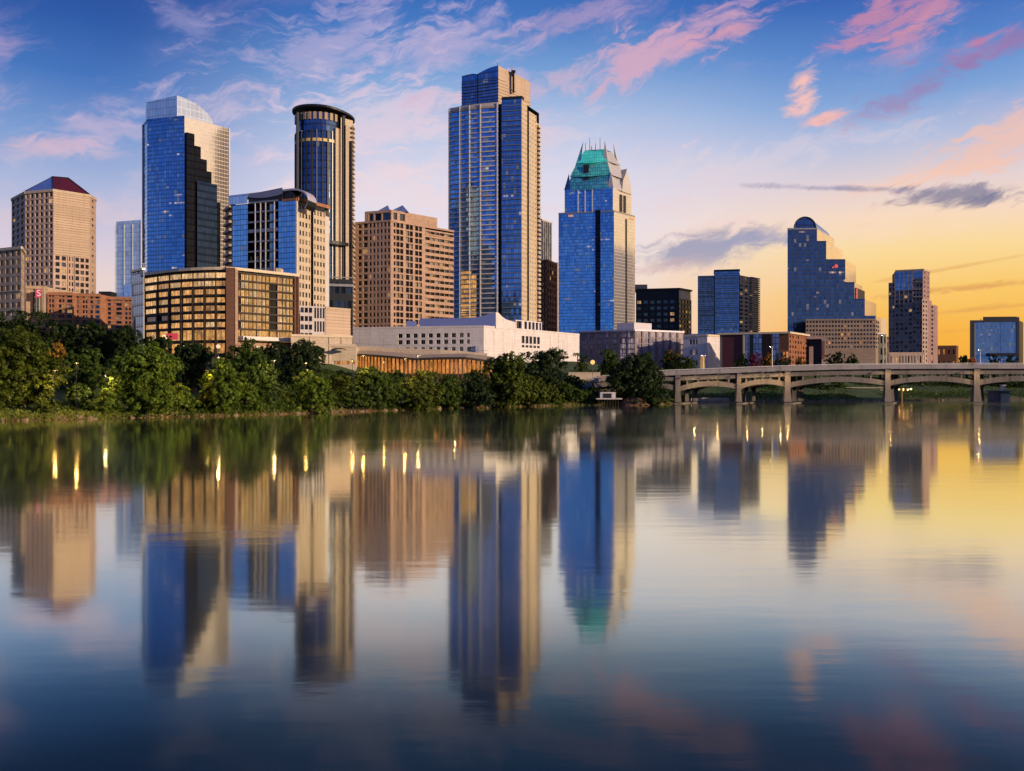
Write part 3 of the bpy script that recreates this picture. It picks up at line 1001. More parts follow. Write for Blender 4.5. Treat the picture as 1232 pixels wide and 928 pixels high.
# ============================================================ tall blue tower with a swept crown and a dark stepped wing
def swept_tower():
    f = [P(172.5, 444), P(177, 436), P(200, 432.5), P(222, 430), P(275.5, 450), P(262, 480), P(185, 482)]
    z1 = Z(140.5, 430)
    h = House('swept_glass_tower', 'tall blue glass tower with a swept crown and dark stepped wing', 'tower', f, 17)
    mb = MB()
    u = 0
    for i in range(len(f)):
        a, b = f[i], f[(i + 1) % len(f)]
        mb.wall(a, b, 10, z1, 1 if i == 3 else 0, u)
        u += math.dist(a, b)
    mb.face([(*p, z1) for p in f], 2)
    mb.build('glass_facade', [g_blue_lit, g_sunlit, grey_roof], h.root)
    e = MB()
    e.tube([(f[0][0] - 0.1, f[0][1] - 0.3, 10), (f[0][0] - 0.1, f[0][1] - 0.3, z1)], 0.45, 6)
    e.tube([(f[4][0] + 0.2, f[4][1], 10), (f[4][0] + 0.2, f[4][1], z1 - 0.2)], 0.4, 6)
    e.build('edge_trim', steel_white, h.root)
    # crown: a blue glass screen on the left, an arched pale sail on the right
    c = MB()
    L, Cc = P(176.5, 440), P(213, 434)
    zl, zc = Z(123, 440), Z(115, 434)
    R0 = P(257.5, 449)
    bk = (-7.0, 15.0)
    c.wall(L, Cc, z1, zl, 0, 0, z1b=zc)
    pts = []
    n = 16
    for i in range(n + 1):
        t = i / n
        p = lerp(Cc, R0, t)
        zz = z1 + (zc - z1) * math.sqrt(max(0.0, 1 - t ** 1.9)) * (1 - 0.02 * t)
        pts.append((p[0], p[1], max(zz, z1 + 0.05)))
    lo = [(p[0], p[1], z1) for p in pts]
    c.face([lo[0], lo[-1]] + list(reversed(pts)), 1, [((p[0] - Cc[0]) * 1.1, p[2]) for p in [lo[0], lo[-1]] + list(reversed(pts))])
    for i in range(n):                                       # barrel roof behind the sail
        a, b = pts[i], pts[i + 1]
        c.face([a, b, (b[0] + bk[0], b[1] + bk[1], b[2]), (a[0] + bk[0], a[1] + bk[1], a[2])], 2)
    lb = (L[0] + bk[0], L[1] + bk[1])
    cb = (Cc[0] + bk[0], Cc[1] + bk[1])
    c.face([(*L, zl), (*Cc, zc), (*cb, zc), (*lb, zl)], 2)
    c.wall(lb, L, z1, zl, 0)
    c.wall(cb, lb, z1, zc, 0, 0, z1b=zl)
    q = [(p[0] + bk[0], p[1] + bk[1], p[2]) for p in pts]
    c.face([(cb[0], cb[1], z1)] + q + [(q[-1][0], q[-1][1], z1)], 0)
    c.build('crown', [g_crown, g_sail, grey_roof], h.root)
    # dark stepped wing standing against the sunlit side
    st = [(219, 231.5, 160), (231.5, 239, 176), (239, 246, 192), (246, 251.5, 207), (251.5, 256.5, 224), (256.5, 261.5, 244)]
    a0, b0 = f[3], f[4]
    d, nn, Ln = nrm2(a0, b0)

    def hit(px):                                            # point of the sunlit face's plane behind a bearing
        k = (px - CXP) / FPX
        t = (k * a0[1] - a0[0]) / (d[0] - k * d[1])
        return (a0[0] + d[0] * t, a0[1] + d[1] * t)
    for i, (x0, x1, py) in enumerate(st):
        s = MB()
        a, b = hit(max(x0, 222.3)), hit(x1)
        zt = Z(py, a[1])
        o = 1.8 + 0.15 * i
        s.slab(a, b, -0.5, o, 10, zt)
        s.build('stepped_bay', g_black, h.root)
    s = MB()
    a, b = hit(233), hit(257)
    s.slab(lerp(a, b, 0.0), b, 2.6, 3.0, 10, Z(222, 440))
    s.build('inner_bay', g_inner, h.root)
    s = MB()
    s.slab(P(172.6, 444), P(177, 436), 0.003, 0.3, z1 - 0.5, z1 + 0.5)
    s.slab(P(177, 436), P(222, 430), 0.003, 0.3, z1 - 0.5, z1 + 0.5)
    s.build('parapet', g_deep, h.root)


# ============================================================ blue panelled tower with a curved roof sheet
def curved_roof_tower():
    C, R = P(357, 330), P(396, 347)
    L = P(279.5, 341)
    f = rect(L, C, R)
    zt = Z(240, 330)
    zl = Z(248, 341)
    zb = 12
    h = House('residential_tower', 'blue panelled tower with a gridded balcony bay and rolled metal roof', 'tower', f, 18)

    def on(px):
        k = (px - CXP) / FPX
        d, n, Ln = nrm2(L, C)
        t = (k * L[1] - L[0]) / (d[0] - k * d[1])
        return (L[0] + d[0] * t, L[1] + d[1] * t)

    def onr(px):
        k = (px - CXP) / FPX
        d, n, Ln = nrm2(C, R)
        t = (k * C[1] - C[0]) / (d[0] - k * d[1])
        return (C[0] + d[0] * t, C[1] + d[1] * t)
    mb = MB()
    mb.wall(on(279.5), on(298), zb, zl, 0)
    mb.wall(on(335), on(355.5), zb, zt, 0, 30)
    mb.build('glass_facade', g_blue, h.root)
    body = MB()
    d, n, Ln = nrm2(L, C)
    bi = [(p[0] - n[0] * 2.4, p[1] - n[1] * 2.4) for p in (on(298), on(335))]
    body.wall(bi[0], bi[1], zb, zt - 1, 0)
    body.wall(on(298), bi[0], zb, zl, 0)
    body.wall(bi[1], on(335), zb, zt, 0)
    body.prism(f, zb, zt, 1, 2, edges=(2, 3))
    dr, nr, Lr = nrm2(C, R)
    h.grid(body, onr(358.5), onr(374), zb, zt - 0.6, [(0.12, 0.24), (0.34, 0.46), (0.58, 0.72), (0.84, 0.94)], 19, 0.5, 0.55, 0.3, 1, kinds=(4, 2, 2, 1))
    h.grid(body, onr(377), onr(391.5), zb, zt - 1.6, 4, 19, 0.5, 0.55, 0.3, 1, kinds=(4, 2, 2, 1))
    body.wall(onr(391.5), R, zb, zt - 3.5, 3)
    body.wall(on(355.5), C, zb, zt, 3)
    body.wall(C, onr(358.5), zb, zt, 3)
    ri = [(p[0] - nr[0] * 1.4, p[1] - nr[1] * 1.4) for p in (onr(374), onr(377))]
    body.wall(ri[0], ri[1], zb, zt - 1, 4)
    body.wall(onr(374), ri[0], zb, zt - 1, 4)
    body.wall(ri[1], onr(377), zb, zt - 1, 4)
    body.build('wall', [g_black, stone_cream, grey_roof, steel_white, black_wall], h.root)
    h.windows([w_dark, w_blue, w_curt, w_lit], (4, 2, 2, 1), dark_metal)
    a, b = on(298.5), on(334.5)                              # the bay: floor slabs and posts, each a part
    nf = 17
    for k in range(nf):
        s = MB()
        z = Z(242, 335) - (Z(242, 335) - zb) * k / nf
        s.slab(a, b, -2.35, -0.1, z - 0.35, z)
        s.slab(a, b, -0.18, -0.1, z, z + 0.9 if k % 4 == 3 else z + 0.25)
        s.build('floor_slab', steel_grey, h.root)
    for u in (0.22, 0.40, 0.57, 0.86):
        s = MB()
        s.slab(lerp(a, b, u), lerp(a, b, u + 0.022), -0.3, 0.05, zb, Z(243, 335))
        s.build('bay_post', steel_white, h.root)
    s = MB()
    s.slab(lerp(a, b, 0.62), lerp(a, b, 0.82), -2.36, -1.6, zb, Z(243, 335))
    s.build('stair_glass', g_deep, h.root)
    s = MB()
    s.slab(on(276.5), on(298), 0.15, 0.6, Z(246.5, 341), Z(235.5, 341))
    s.build('roof_screen', g_pale, h.root)
    # the metal roof: a sheet rising to the right and rolled over at its end
    r = MB()
    A0, A1 = on(276.5), on(345)
    bx, by = dr[0] * 5, dr[1] * 5
    z0, z1 = Z(235, 341), Z(227, 331)
    n_ = 8
    prof = []
    for i in range(n_ + 1):
        t = i / n_
        p = lerp(A0, A1, t)
        prof.append((p[0], p[1], z0 + (z1 - z0) * t))
    e0 = prof[-1]
    for k in range(1, 9):
        ang = rad(90 - k * 15)
        rr = 5.0
        ex = rr * math.cos(ang)
        prof.append((e0[0] + d[0] * ex * 1.9, e0[1] + d[1] * ex * 1.9, e0[2] - rr + rr * math.sin(ang) + 0.6 * math.sin(rad(k * 22))))
    for i in range(len(prof) - 1):
        p, q = prof[i], prof[i + 1]
        th = 0.7
        P2, Q2 = (p[0] + bx, p[1] + by, p[2] - 0.4), (q[0] + bx, q[1] + by, q[2] - 0.4)
        r.face([p, q, Q2, P2], 0)
        r.face([(p[0], p[1], p[2] - th), (q[0], q[1], q[2] - th), q, p], 0)
        r.face([(P2[0], P2[1], P2[2] - th), (Q2[0], Q2[1], Q2[2] - th), (q[0], q[1], q[2] - th), (p[0], p[1], p[2] - th)], 1)
    r.build('roof_sheet', [lilac_metal, dark_metal], h.root)
    g = MB()                                                 # curved fascia under the sheet
    lo = []
    for i in range(13):
        t = i / 12
        p = lerp(on(298), on(340), t)
        lo.append((p[0] - n[0] * -0.1, p[1] - n[1] * -0.1, Z(237.0, 338) - 0.9 * math.sin(t * math.pi) ** 0.8))
    for i in range(12):
        p, q = lo[i], lo[i + 1]
        t0, t1 = i / 12, (i + 1) / 12
        zt0 = Z(233.5 - 4.5 * t0, 337)
        zt1 = Z(233.5 - 4.5 * t1, 337)
        g.face([p, q, (q[0], q[1], zt1), (p[0], p[1], zt0)], 0)
    g.build('roof_fascia', plain('fascia_blue', (0.20, 0.23, 0.36), 0.5), h.root)
    s = MB()
    s.slab(on(298.2), on(339), -1.6, -0.3, Z(244, 337), Z(235.5, 337))  # black band put in for the shade under the roof
    s.build('eave_shade', black_wall, h.root)
    s = MB()                                                 # dark drum under the rolled end
    cpt = lerp(on(343), on(350), 0.5)
    s.tube([(cpt[0] + dr[0] * 0.5, cpt[1] + dr[1] * 0.5, Z(237, 331)), (cpt[0] + dr[0] * 5, cpt[1] + dr[1] * 5, Z(237, 331))], 2.6, 14)
    s.build('roof_drum', black_wall, h.root)
    s = MB()
    s.slab(C, R, -0.4, 0.6, zt - 0.4, zt + 0.9, 0)
    s.slab(on(340), C, -0.4, 0.4, zt - 0.4, zt + 0.5, 0)
    s.build('cornice', brick_red, h.root)
    s = MB()
    s.slab(onr(358.5), onr(391), -0.6, -0.02 + 0.1, zt - 2.2, zt - 0.5)
    s.build('frieze', black_wall, h.root)
    # balconies on the hidden left side show as dark shelves
    m = MB()
    p0 = P(271.5, 350)
    m.prism([P(271.2, 352), L, (L[0] + 3, L[1] + 12), P(272, 372)], zb, Z(245, 341), 0, 1, edges=(0, 3))
    m.build('side_core', [black_wall, grey_roof], h.root)
    for k in range(14):
        s = MB()
        z = Z(249, 345) - 3.05 * k
        s.slab(P(271.6, 351.5), lerp(P(271.2, 352), L, 0.97), 0.003, 1.2, z - 0.95, z)
        s.build('balcony', stone_beige, h.root)


# ============================================================ round tower with a disc roof
def round_tower():
    Yc = 452
    cx, cy_ = P(384.5, Yc)
    r = 12.0
    z1 = Z(134.5, 440)
    zb = 14
    C = (cx, cy_)
    f = circle(C, r, 24)
    h = House('round_tower', 'dark rounded tower capped with a flat black disc roof and cream fins', 'tower', f, 18)
    arc = circle(C, r, 19, 178, 345)
    mb = MB()
    u = 0
    for a, b in zip(arc, arc[1:]):
        mb.wall(a, b, zb, z1, 0, u)
        u += math.dist(a, b)
    sl = [P(410, 446), P(424.5, 452), P(424, 475), P(362, 478)]
    body = [arc[-1], sl[0], sl[1], sl[2], sl[3], arc[0]]
    mb.face([(*p, z1) for p in arc + sl], 1)
    mb.build('glass_facade', [g_navy, grey_roof], h.root)
    w = MB()
    for i in range(len(body) - 1):
        a, b = body[i], body[i + 1]
        w.wall(a, b, zb, z1 if i < 1 else z1 - 1, 0)
    w.build('wall', stone_cream, h.root)
    for i, ang in enumerate([184, 196, 209, 222, 235, 248, 262, 275, 288, 300, 312]):       # slender vertical fins on the glass
        s = MB()
        q = circle(C, r + 0.55, 2, ang, ang + (2.2 if i % 3 else 4.5))
        s.slab(q[0], q[1], -0.6, 0.1, zb, z1 - 9)
        s.build('fin', steel_grey if i % 3 == 1 else (MATS['black_cladding'] if i % 2 else dark_roof), h.root)
    for ang, wd, mt in ((320, 9, stone_cream), (333, 6, stone_cream)):
        s = MB()
        q = circle(C, r + 0.9, 2, ang, ang + wd)
        s.slab(q[0], q[1], -1.2, 0.2, zb, z1 - 7)
        s.build('fin', mt, h.root)
    s = MB()                                                  # yellow belt
    q = circle(C, r + 0.5, 15, 196, 318)
    for a, b in zip(q, q[1:]):
        s.slab(a, b, -0.4, 0.1, Z(170.5, 441), Z(166.8, 441), 0)
    s.build('yellow_belt', plain('belt_gold', (0.72, 0.52, 0.20), 0.4), h.root)
    s = MB()                                                  # crown columns under the roof
    for k in range(11):
        a0 = 190 + k * 13
        q = circle(C, r + 0.5, 2, a0, a0 + 7)
        s.slab(q[0], q[1], -0.5, 0.1, Z(144, 441), z1)
    s.build('crown_column', plain('crown_tan', (0.42, 0.30, 0.18), 0.6), h.root)
    for x0, x1, m, t in ((357.2, 359.4, black_wall, 0), (411.8, 414.6, black_wall, 0), (415.5, 420.5, stone_cream, 5), (421.2, 423.0, black_wall, 13)):
        s = MB()
        s.slab(P(x0, 441 if x0 < 400 else 446.5), P(x1, 441.4 if x0 < 400 else 447.6), -1.5, 0.6, zb, z1 - t)
        s.build('edge_pier', m, h.root)
    for k in range(46):                                       # toothed balconies along the right edge
        s = MB()
        z = Z(152, 450) - 2.35 * k
        a = P(422.8, 448.6)
        s.box(a[0], a[0] + 1.1, a[1], a[1] + 5, z - 1.0, z)
        s.build('balcony', stone_cream, h.root)
    # roof disc: a lens-shaped plate tipping down to the right
    d = MB()
    n = 40
    Cd = P(389.5, 456)
    rx, ry = 16.0, 17.0
    top, mid, bot = [], [], []
    for i in range(n):
        a = 2 * math.pi * i / n
        x, y = Cd[0] + rx * math.cos(a), Cd[1] + ry * math.sin(a)
        zz = Z(135.5, 452) - (x - Cd[0]) * 0.055 - max(0, (x - Cd[0] - 5)) * 0.10
        top.append((x, y, zz + 0.3))
        bot.append((x, y, zz - 0.7))
        mid.append((Cd[0] + rx * 0.72 * math.cos(a), Cd[1] + ry * 0.72 * math.sin(a), Z(131.6, 452) - (x - Cd[0]) * 0.05))
    for i in range(n):
        j = (i + 1) % n
        d.face([bot[i], bot[j], top[j], top[i]])
        d.face([top[i], top[j], mid[j], mid[i]])
    d.face(mid)
    d.face(list(reversed(bot)))
    d.build('disc_roof', black_wall, h.root)
    s = MB()                                                  # dark ring ledge lower down on the right and the base block
    q = circle((C[0] + 2, C[1]), r + 2.2, 9, 292, 350)
    for a, b in zip(q, q[1:]):
        s.slab(a, b, -1.0, 0.8, Z(294.5, 441), Z(290.5, 441))
    s.slab(q[-1], P(425, 449), -1, 0.8, Z(296, 441), Z(291.5, 441))
    s.build('ledge', black_wall, h.root)
    s = MB()
    bf = [P(394, 434), P(424.5, 438), P(424, 470), P(392, 470)]
    hb = [bf[0], bf[1]]
    h.grid(s, bf[0], bf[1], zb, Z(336, 436), 4, 5, 0.6, 0.6, 0.5)
    s.prism(bf, zb, Z(336, 436), 0, edges=(1, 2, 3))
    s.build('base_block', dark_metal, h.root)
    h.windows([w_dark, w_blue], (2, 3), None)
    s = MB()
    s.slab(bf[0], bf[1], -0.3, 1.0, Z(345, 436), Z(342, 436))
    s.slab(bf[0], bf[1], -0.3, 0.6, Z(334.5, 436), Z(337, 436) + 1.5)
    s.build('base_cornice', steel_grey, h.root)


# ============================================================ golden hotel with the bowed front
def golden_hotel():
    pxs = [173, 189, 203, 217.5, 231.5, 245.5, 259, 271.5]

    def yy(px):
        t = (px - 172) / 100.0
        return 297 - 17.5 * (1 - (1 - min(t, 1)) ** 2.3) + 0.5 * t
    front = [P(x, yy(x)) for x in pxs]
    C2 = P(283, 281)
    R = P(358, 298)
    f = front + [P(272, 279.6), C2, R, P(352, 325), P(186, 328)]
    zr = Z(321.5, 280)
    zb = 11
    h = House('golden_hotel', 'lit golden hotel with bowed glass front and dark brown pier', 'hotel', f, 19)
    zbase = Z(410.5, 280)
    nrow = 7
    ztop = Z(325, 280)
    zg = Z(395.5, 280)                                        # top of the tall ground floor
    rh = (ztop - 0.3 - zg) / nrow
    mb = MB()
    for i in range(7):
        a, b = front[i], front[i + 1]
        for r in range(nrow):
            if r == 6:
                cols, wh, kk = [(0.0, 1.0)], 0.64, (0, 0, 0, 1, 4)
            elif r == 5:
                cols, wh, kk = [(0.02, 0.98)], 0.62, (0, 0, 0, 2, 3)
            elif i < 2:
                cols, wh, kk = [(0.06, 0.94)], 0.60, (0, 0, 0, 2, 2) if r > 1 else (3, 2, 0, 1, 0)
            else:
                cols, wh, kk = [(0.12, 0.92)], 0.62, (0, 0, 0, 3, 1)
            h.grid(mb, a, b, zg + r * rh, zg + (r + 1) * rh, cols, 1, 0.8, wh, 0.5, 0, kinds=kk)
        h.grid(mb, a, b, zbase, zg, [(0.06, 0.94)], 1, 0.8, 0.82, 0.8, 0, kinds=(1, 0, 0, 3, 0) if i < 2 else (0, 0, 0, 1, 0))
        h.grid(mb, a, b, zb, zbase, [(0.1, 0.9)], 2, 0.8, 0.7, 0.8, 0, kinds=(0, 0, 0, 1, 0))
    # flat right wing
    def on(px):
        k = (px - CXP) / FPX
        d, n, Ln = nrm2(C2, R)
        t = (k * C2[1] - C2[0]) / (d[0] - k * d[1])
        return (C2[0] + d[0] * t, C2[1] + d[1] * t)
    ztr = ztop - 0.6
    rh2 = (ztr - zg) / 7
    cuts = [283.5, 290, 309.5, 311, 324.5, 334, 336, 353]
    kinds = [(3, 3, 1, 1, 0), (0, 0, 0, 3, 2), None, (0, 0, 0, 3, 2), (3, 1, 0, 0, 0), None, (0, 0, 0, 3, 2)]
    for j in range(7):
        a, b = on(cuts[j]), on(cuts[j + 1])
        kd = kinds[j]
        if kd is None:
            mb.wall(a, b, zb, ztr, 1)
            continue
        nc = {0: 2, 1: 4, 3: 3, 4: 1, 6: 4}[j]
        for r in range(7):
            k2 = kd if not (j == 4 and r == 6) else (0, 0, 0, 2, 2)
            h.grid(mb, a, b, zg + r * rh2, zg + (r + 1) * rh2, [((c + 0.04) / nc, (c + 0.96) / nc) for c in range(nc)], 1, 0.9, 0.74, 0.35, 0, kinds=k2)
        h.grid(mb, a, b, zbase, zg, [(0.03, 0.97)], 1, 0.9, 0.86, 0.5, 0, kinds=(0, 0, 0, 1, 0))
        mb.wall(a, b, zb, zbase, 1)
    mb.wall(on(353), R, zb, ztr, 2)
    mb.prism(f, zb, ztr, 1, 3, edges=(10, 11, 12))
    mb.build('wall', [plain('hotel_bronze', (0.035, 0.024, 0.017), 0.7, 0.0), stone_brown, brick_pier, grey_roof], h.root)
    h.windows([w_dark, w_blue, w_curt, w_gold, w_gold2], (0, 0, 0, 3, 1), MATS['hotel_bronze'], bars=1.6)
    p = MB()
    p.prism([P(271.5, 279.6), P(272, 278.2), P(283, 279.2), C2, P(280, 290)], zb, ztop + 0.6, 0)
    p.build('brown_pier', brick_pier, h.root)
    p = MB()
    p.prism([P(283.0, 279.0), P(286.4, 279.6), P(286.4, 282), P(283.2, 281)], zb, ztop + 0.3, 0)
    p.build('edge_pier', stone_brown, h.root)
    for px in (353.3, 357):
        p = MB()
        a = on(px)
        p.slab(on(px), on(px + 2.0), 0.003, 0.5, zb, ztr + 0.4)
        p.build('edge_pier', brick_pier, h.root)
    for i in range(1, 7):                                     # bronze posts between the bays
        p = MB()
        a, b = front[i], front[min(i + 1, 7)]
        p.slab(a, lerp(a, b, 0.09), 0.003, 0.45, zb, zg + rh * 5)
        p.build('bay_post', MATS['hotel_bronze'], h.root)
    for r in range(8):                                        # slab edges on the wing
        p = MB()
        z = zg + r * rh2
        p.slab(on(286.6), on(353), 0.003, 0.4, z - 0.25, z + 0.22)
        p.build('slab_edge', MATS['hotel_bronze'], h.root)
    for r in range(1, 7):
        p = MB()
        z = zg + r * rh
        for i in range(7):
            p.slab(front[i], front[i + 1], 0.003, 0.3, z - 0.14, z + 0.12)
        p.build('slab_edge', MATS['hotel_bronze'], h.root)
    # overhanging thin cream roof following the bow
    e = MB()
    cen = P(270, 300)
    outer = [lerp(cen, q, 1.045) for q in front + [P(272, 279.6), C2]] + [lerp(cen, R, 1.03), P(352, 327), P(184, 330)]
    e.prism(outer, ztop + 0.0, ztop + 0.9, 0, 1, bottom=True)
    e.build('roof', [cream_trim, tan_roof], h.root)
    b2 = MB()
    a = P(332, 296)
    b2.box(a[0], a[0] + 1.7, a[1], a[1] + 3, ztop + 0.9, ztop + 2.6)
    b2.build('roof_plant', cream_trim, h.root)
    # canopy over the entrance
    p = MB()
    p.slab(on(286), on(353), 0.1, 3.5, Z(410, 285), Z(405.5, 285))
    p.build('canopy', steel_white, h.root)
    s = MB()
    s.slab(P(202, 278), P(216, 275.5), 0.5, 1.0, Z(409, 277), Z(401.5, 277))
    s.build('red_banner', red_sign, h.root)
    # dark glass side wing on the left
    w = [P(158.5, 306), P(173, 297.8), P(180, 330), P(160, 335)]
    m = MB()
    m.prism(w, zb, Z(326, 300), 0, 1)
    m.build('side_wing', [g_navy, grey_roof], h.root)
    m = MB()
    m.slab(w[0], w[1], -0.5, 0.6, Z(326, 300), Z(323.5, 300))
    m.build('side_roof', steel_grey, h.root)


# ============================================================ garage block beside the hotel
def garage_block():
    A, B_, C = P(361, 300), P(391, 304), P(421.5, 312)
    f = [A, B_, C, P(420, 335), P(366, 335)]
    z1 = Z(368.5, 302)
    h = House('garage_block', 'low block with open white frames and a blank beige ribbed wall', 'building', f, 17)
    mb = MB()
    h.grid(mb, A, lerp(A, B_, 0.5), 10, z1, 3, 8, 0.78, 0.6, 0.6)
    h.grid(mb, lerp(A, B_, 0.55), B_, 10, z1, 4, 5, 0.66, 0.78, 0.6)
    mb.wall(lerp(A, B_, 0.5), lerp(A, B_, 0.55), 10, z1)
    mb.prism(f, 10, z1, 0, 1, edges=(2, 3, 4))
    mb.build('wall', [concrete_pale, grey_roof], h.root)
    p = MB()
    p.wall(B_, C, 10, Z(371, 304), 0)
    for k in range(20):
        z = 12 + k * 1.05
        p.slab(B_, C, -0.2, 0.12, z, z + 0.8)
    p.build('blank_wall', stone_pale, h.root)
    p = MB()
    p.slab(B_, C, -0.6, 0.4, Z(371.5, 304), Z(369.5, 304))
    p.build('parapet', stone_cream, h.root)
    h.windows([w_dark, w_blue], (5, 1), None)


# ============================================================ brown stone hotel
def brown_hotel():
    L, C, R = P(423, 457.5), P(470, 450), P(546, 482)
    f = rect(L, C, R)
    z1 = Z(266, 450)
    zb = 14
    h = House('stone_hotel', 'brown stone hotel with dense window grid and small glass roof pyramids', 'hotel', f, 17)

    def on(a0, b0, px):
        k = (px - CXP) / FPX
        d, n, Ln = nrm2(a0, b0)
        t = (k * a0[1] - a0[0]) / (d[0] - k * d[1])
        return (a0[0] + d[0] * t, a0[1] + d[1] * t)
    mb = MB()
    rows = 23
    for x0, x1, nc, ww, wh in ((423, 430, 1, 0.35, 0.4), (430, 436, 1, 0.72, 0.68), (436, 443.5, 1, 0.7, 0.7), (443.5, 470, 6, 0.58, 0.64)):
        h.grid(mb, on(L, C, x0), on(L, C, x1), zb, z1, nc, rows, ww, wh, 0.55)
    for x0, x1, nc, ww, wh in ((470, 473, 0, 0, 0), (473, 476.5, 1, 0.6, 0.6), (476.5, 485.5, 2, 0.84, 0.74), (485.5, 488, 0, 0, 0), (488, 497, 2, 0.88, 0.80), (497, 499, 0, 0, 0), (499, 508, 2, 0.84, 0.74), (508, 511.5, 0, 0, 0)):
        if nc:
            h.grid(mb, on(C, R, x0), on(C, R, x1), zb, z1, nc, rows, ww, wh, 0.8)
        else:
            mb.wall(on(C, R, x0), on(C, R, x1), zb, z1)
    h.grid(mb, on(C, R, 511.5), R, zb, z1 - 1.2, 6, rows, 0.92, 0.48, 0.8)
    mb.prism(f, zb, z1, 0, 1, edges=(2, 3))
    mb.build('wall', [stone_brown, grey_roof], h.root)
    h.windows(WIN, (7, 2, 2, 0.3), None)
    # penthouse
    pf = [on(L, C, 437), C, on(C, R, 527), (0, 0)]
    d0 = nrm2(C, R)[0]
    dl = nrm2(C, L)[0]
    q = [(p[0] + 0.0, p[1]) for p in pf[:3]]
    inn = (q[0][0] + q[2][0] - q[1][0], q[0][1] + q[2][1] - q[1][1])
    pf = [lerp(p, inn, 0.03) for p in q] + [inn]
    zt = Z(253, 452)
    m = MB()
    h.grid(m, pf[0], pf[1], z1, zt, [(0.15, 0.32), (0.38, 0.62), (0.66, 0.97)], 1, 0.6, 0.66, 0.6, lift=0.35)
    h.grid(m, pf[1], lerp(pf[1], pf[2], 0.3), z1, zt, [(0.15, 0.4), (0.6, 0.95)], 1, 0.6, 0.6, 0.6)
    m.wall(lerp(pf[1], pf[2], 0.3), pf[2], z1, zt)
    m.prism(pf, z1, zt, 0, 1, edges=(2, 3))
    m.build('penthouse', [stone_brown, grey_roof], h.root)
    h.windows([w_dark, w_blue], (1, 2), None)
    for px, Yp in ((461, 468), (481, 462)):
        s = MB()
        c = P(px, Yp)
        r = 5.2
        b = [(c[0] - r, c[1] - r), (c[0] + r, c[1] - r), (c[0] + r, c[1] + r), (c[0] - r, c[1] + r)]
        for i in range(4):
            s.face([(*b[i], zt), (*b[(i + 1) % 4], zt), (c[0] + (1.5 if px > 470 else 2.5), c[1], Z(247, Yp))])
        s.build('roof_pyramid', g_pale, h.root)
    s = MB()
    s.slab(on(C, R, 511.5), R, -0.3, 0.35, z1 - 4.2, z1 - 3.5)
    s.slab(on(C, R, 470), R, -0.3, 0.3, z1 - 0.4, z1 + 0.6)
    s.slab(L, C, -0.3, 0.3, z1 - 0.4, z1 + 0.6)
    s.build('cornice', stone_brown, h.root)


left_block()
red_roof_tower()
brick_podium()
pale_tower()
swept_tower()
curved_roof_tower()
round_tower()
golden_hotel()
garage_block()
brown_hotel()


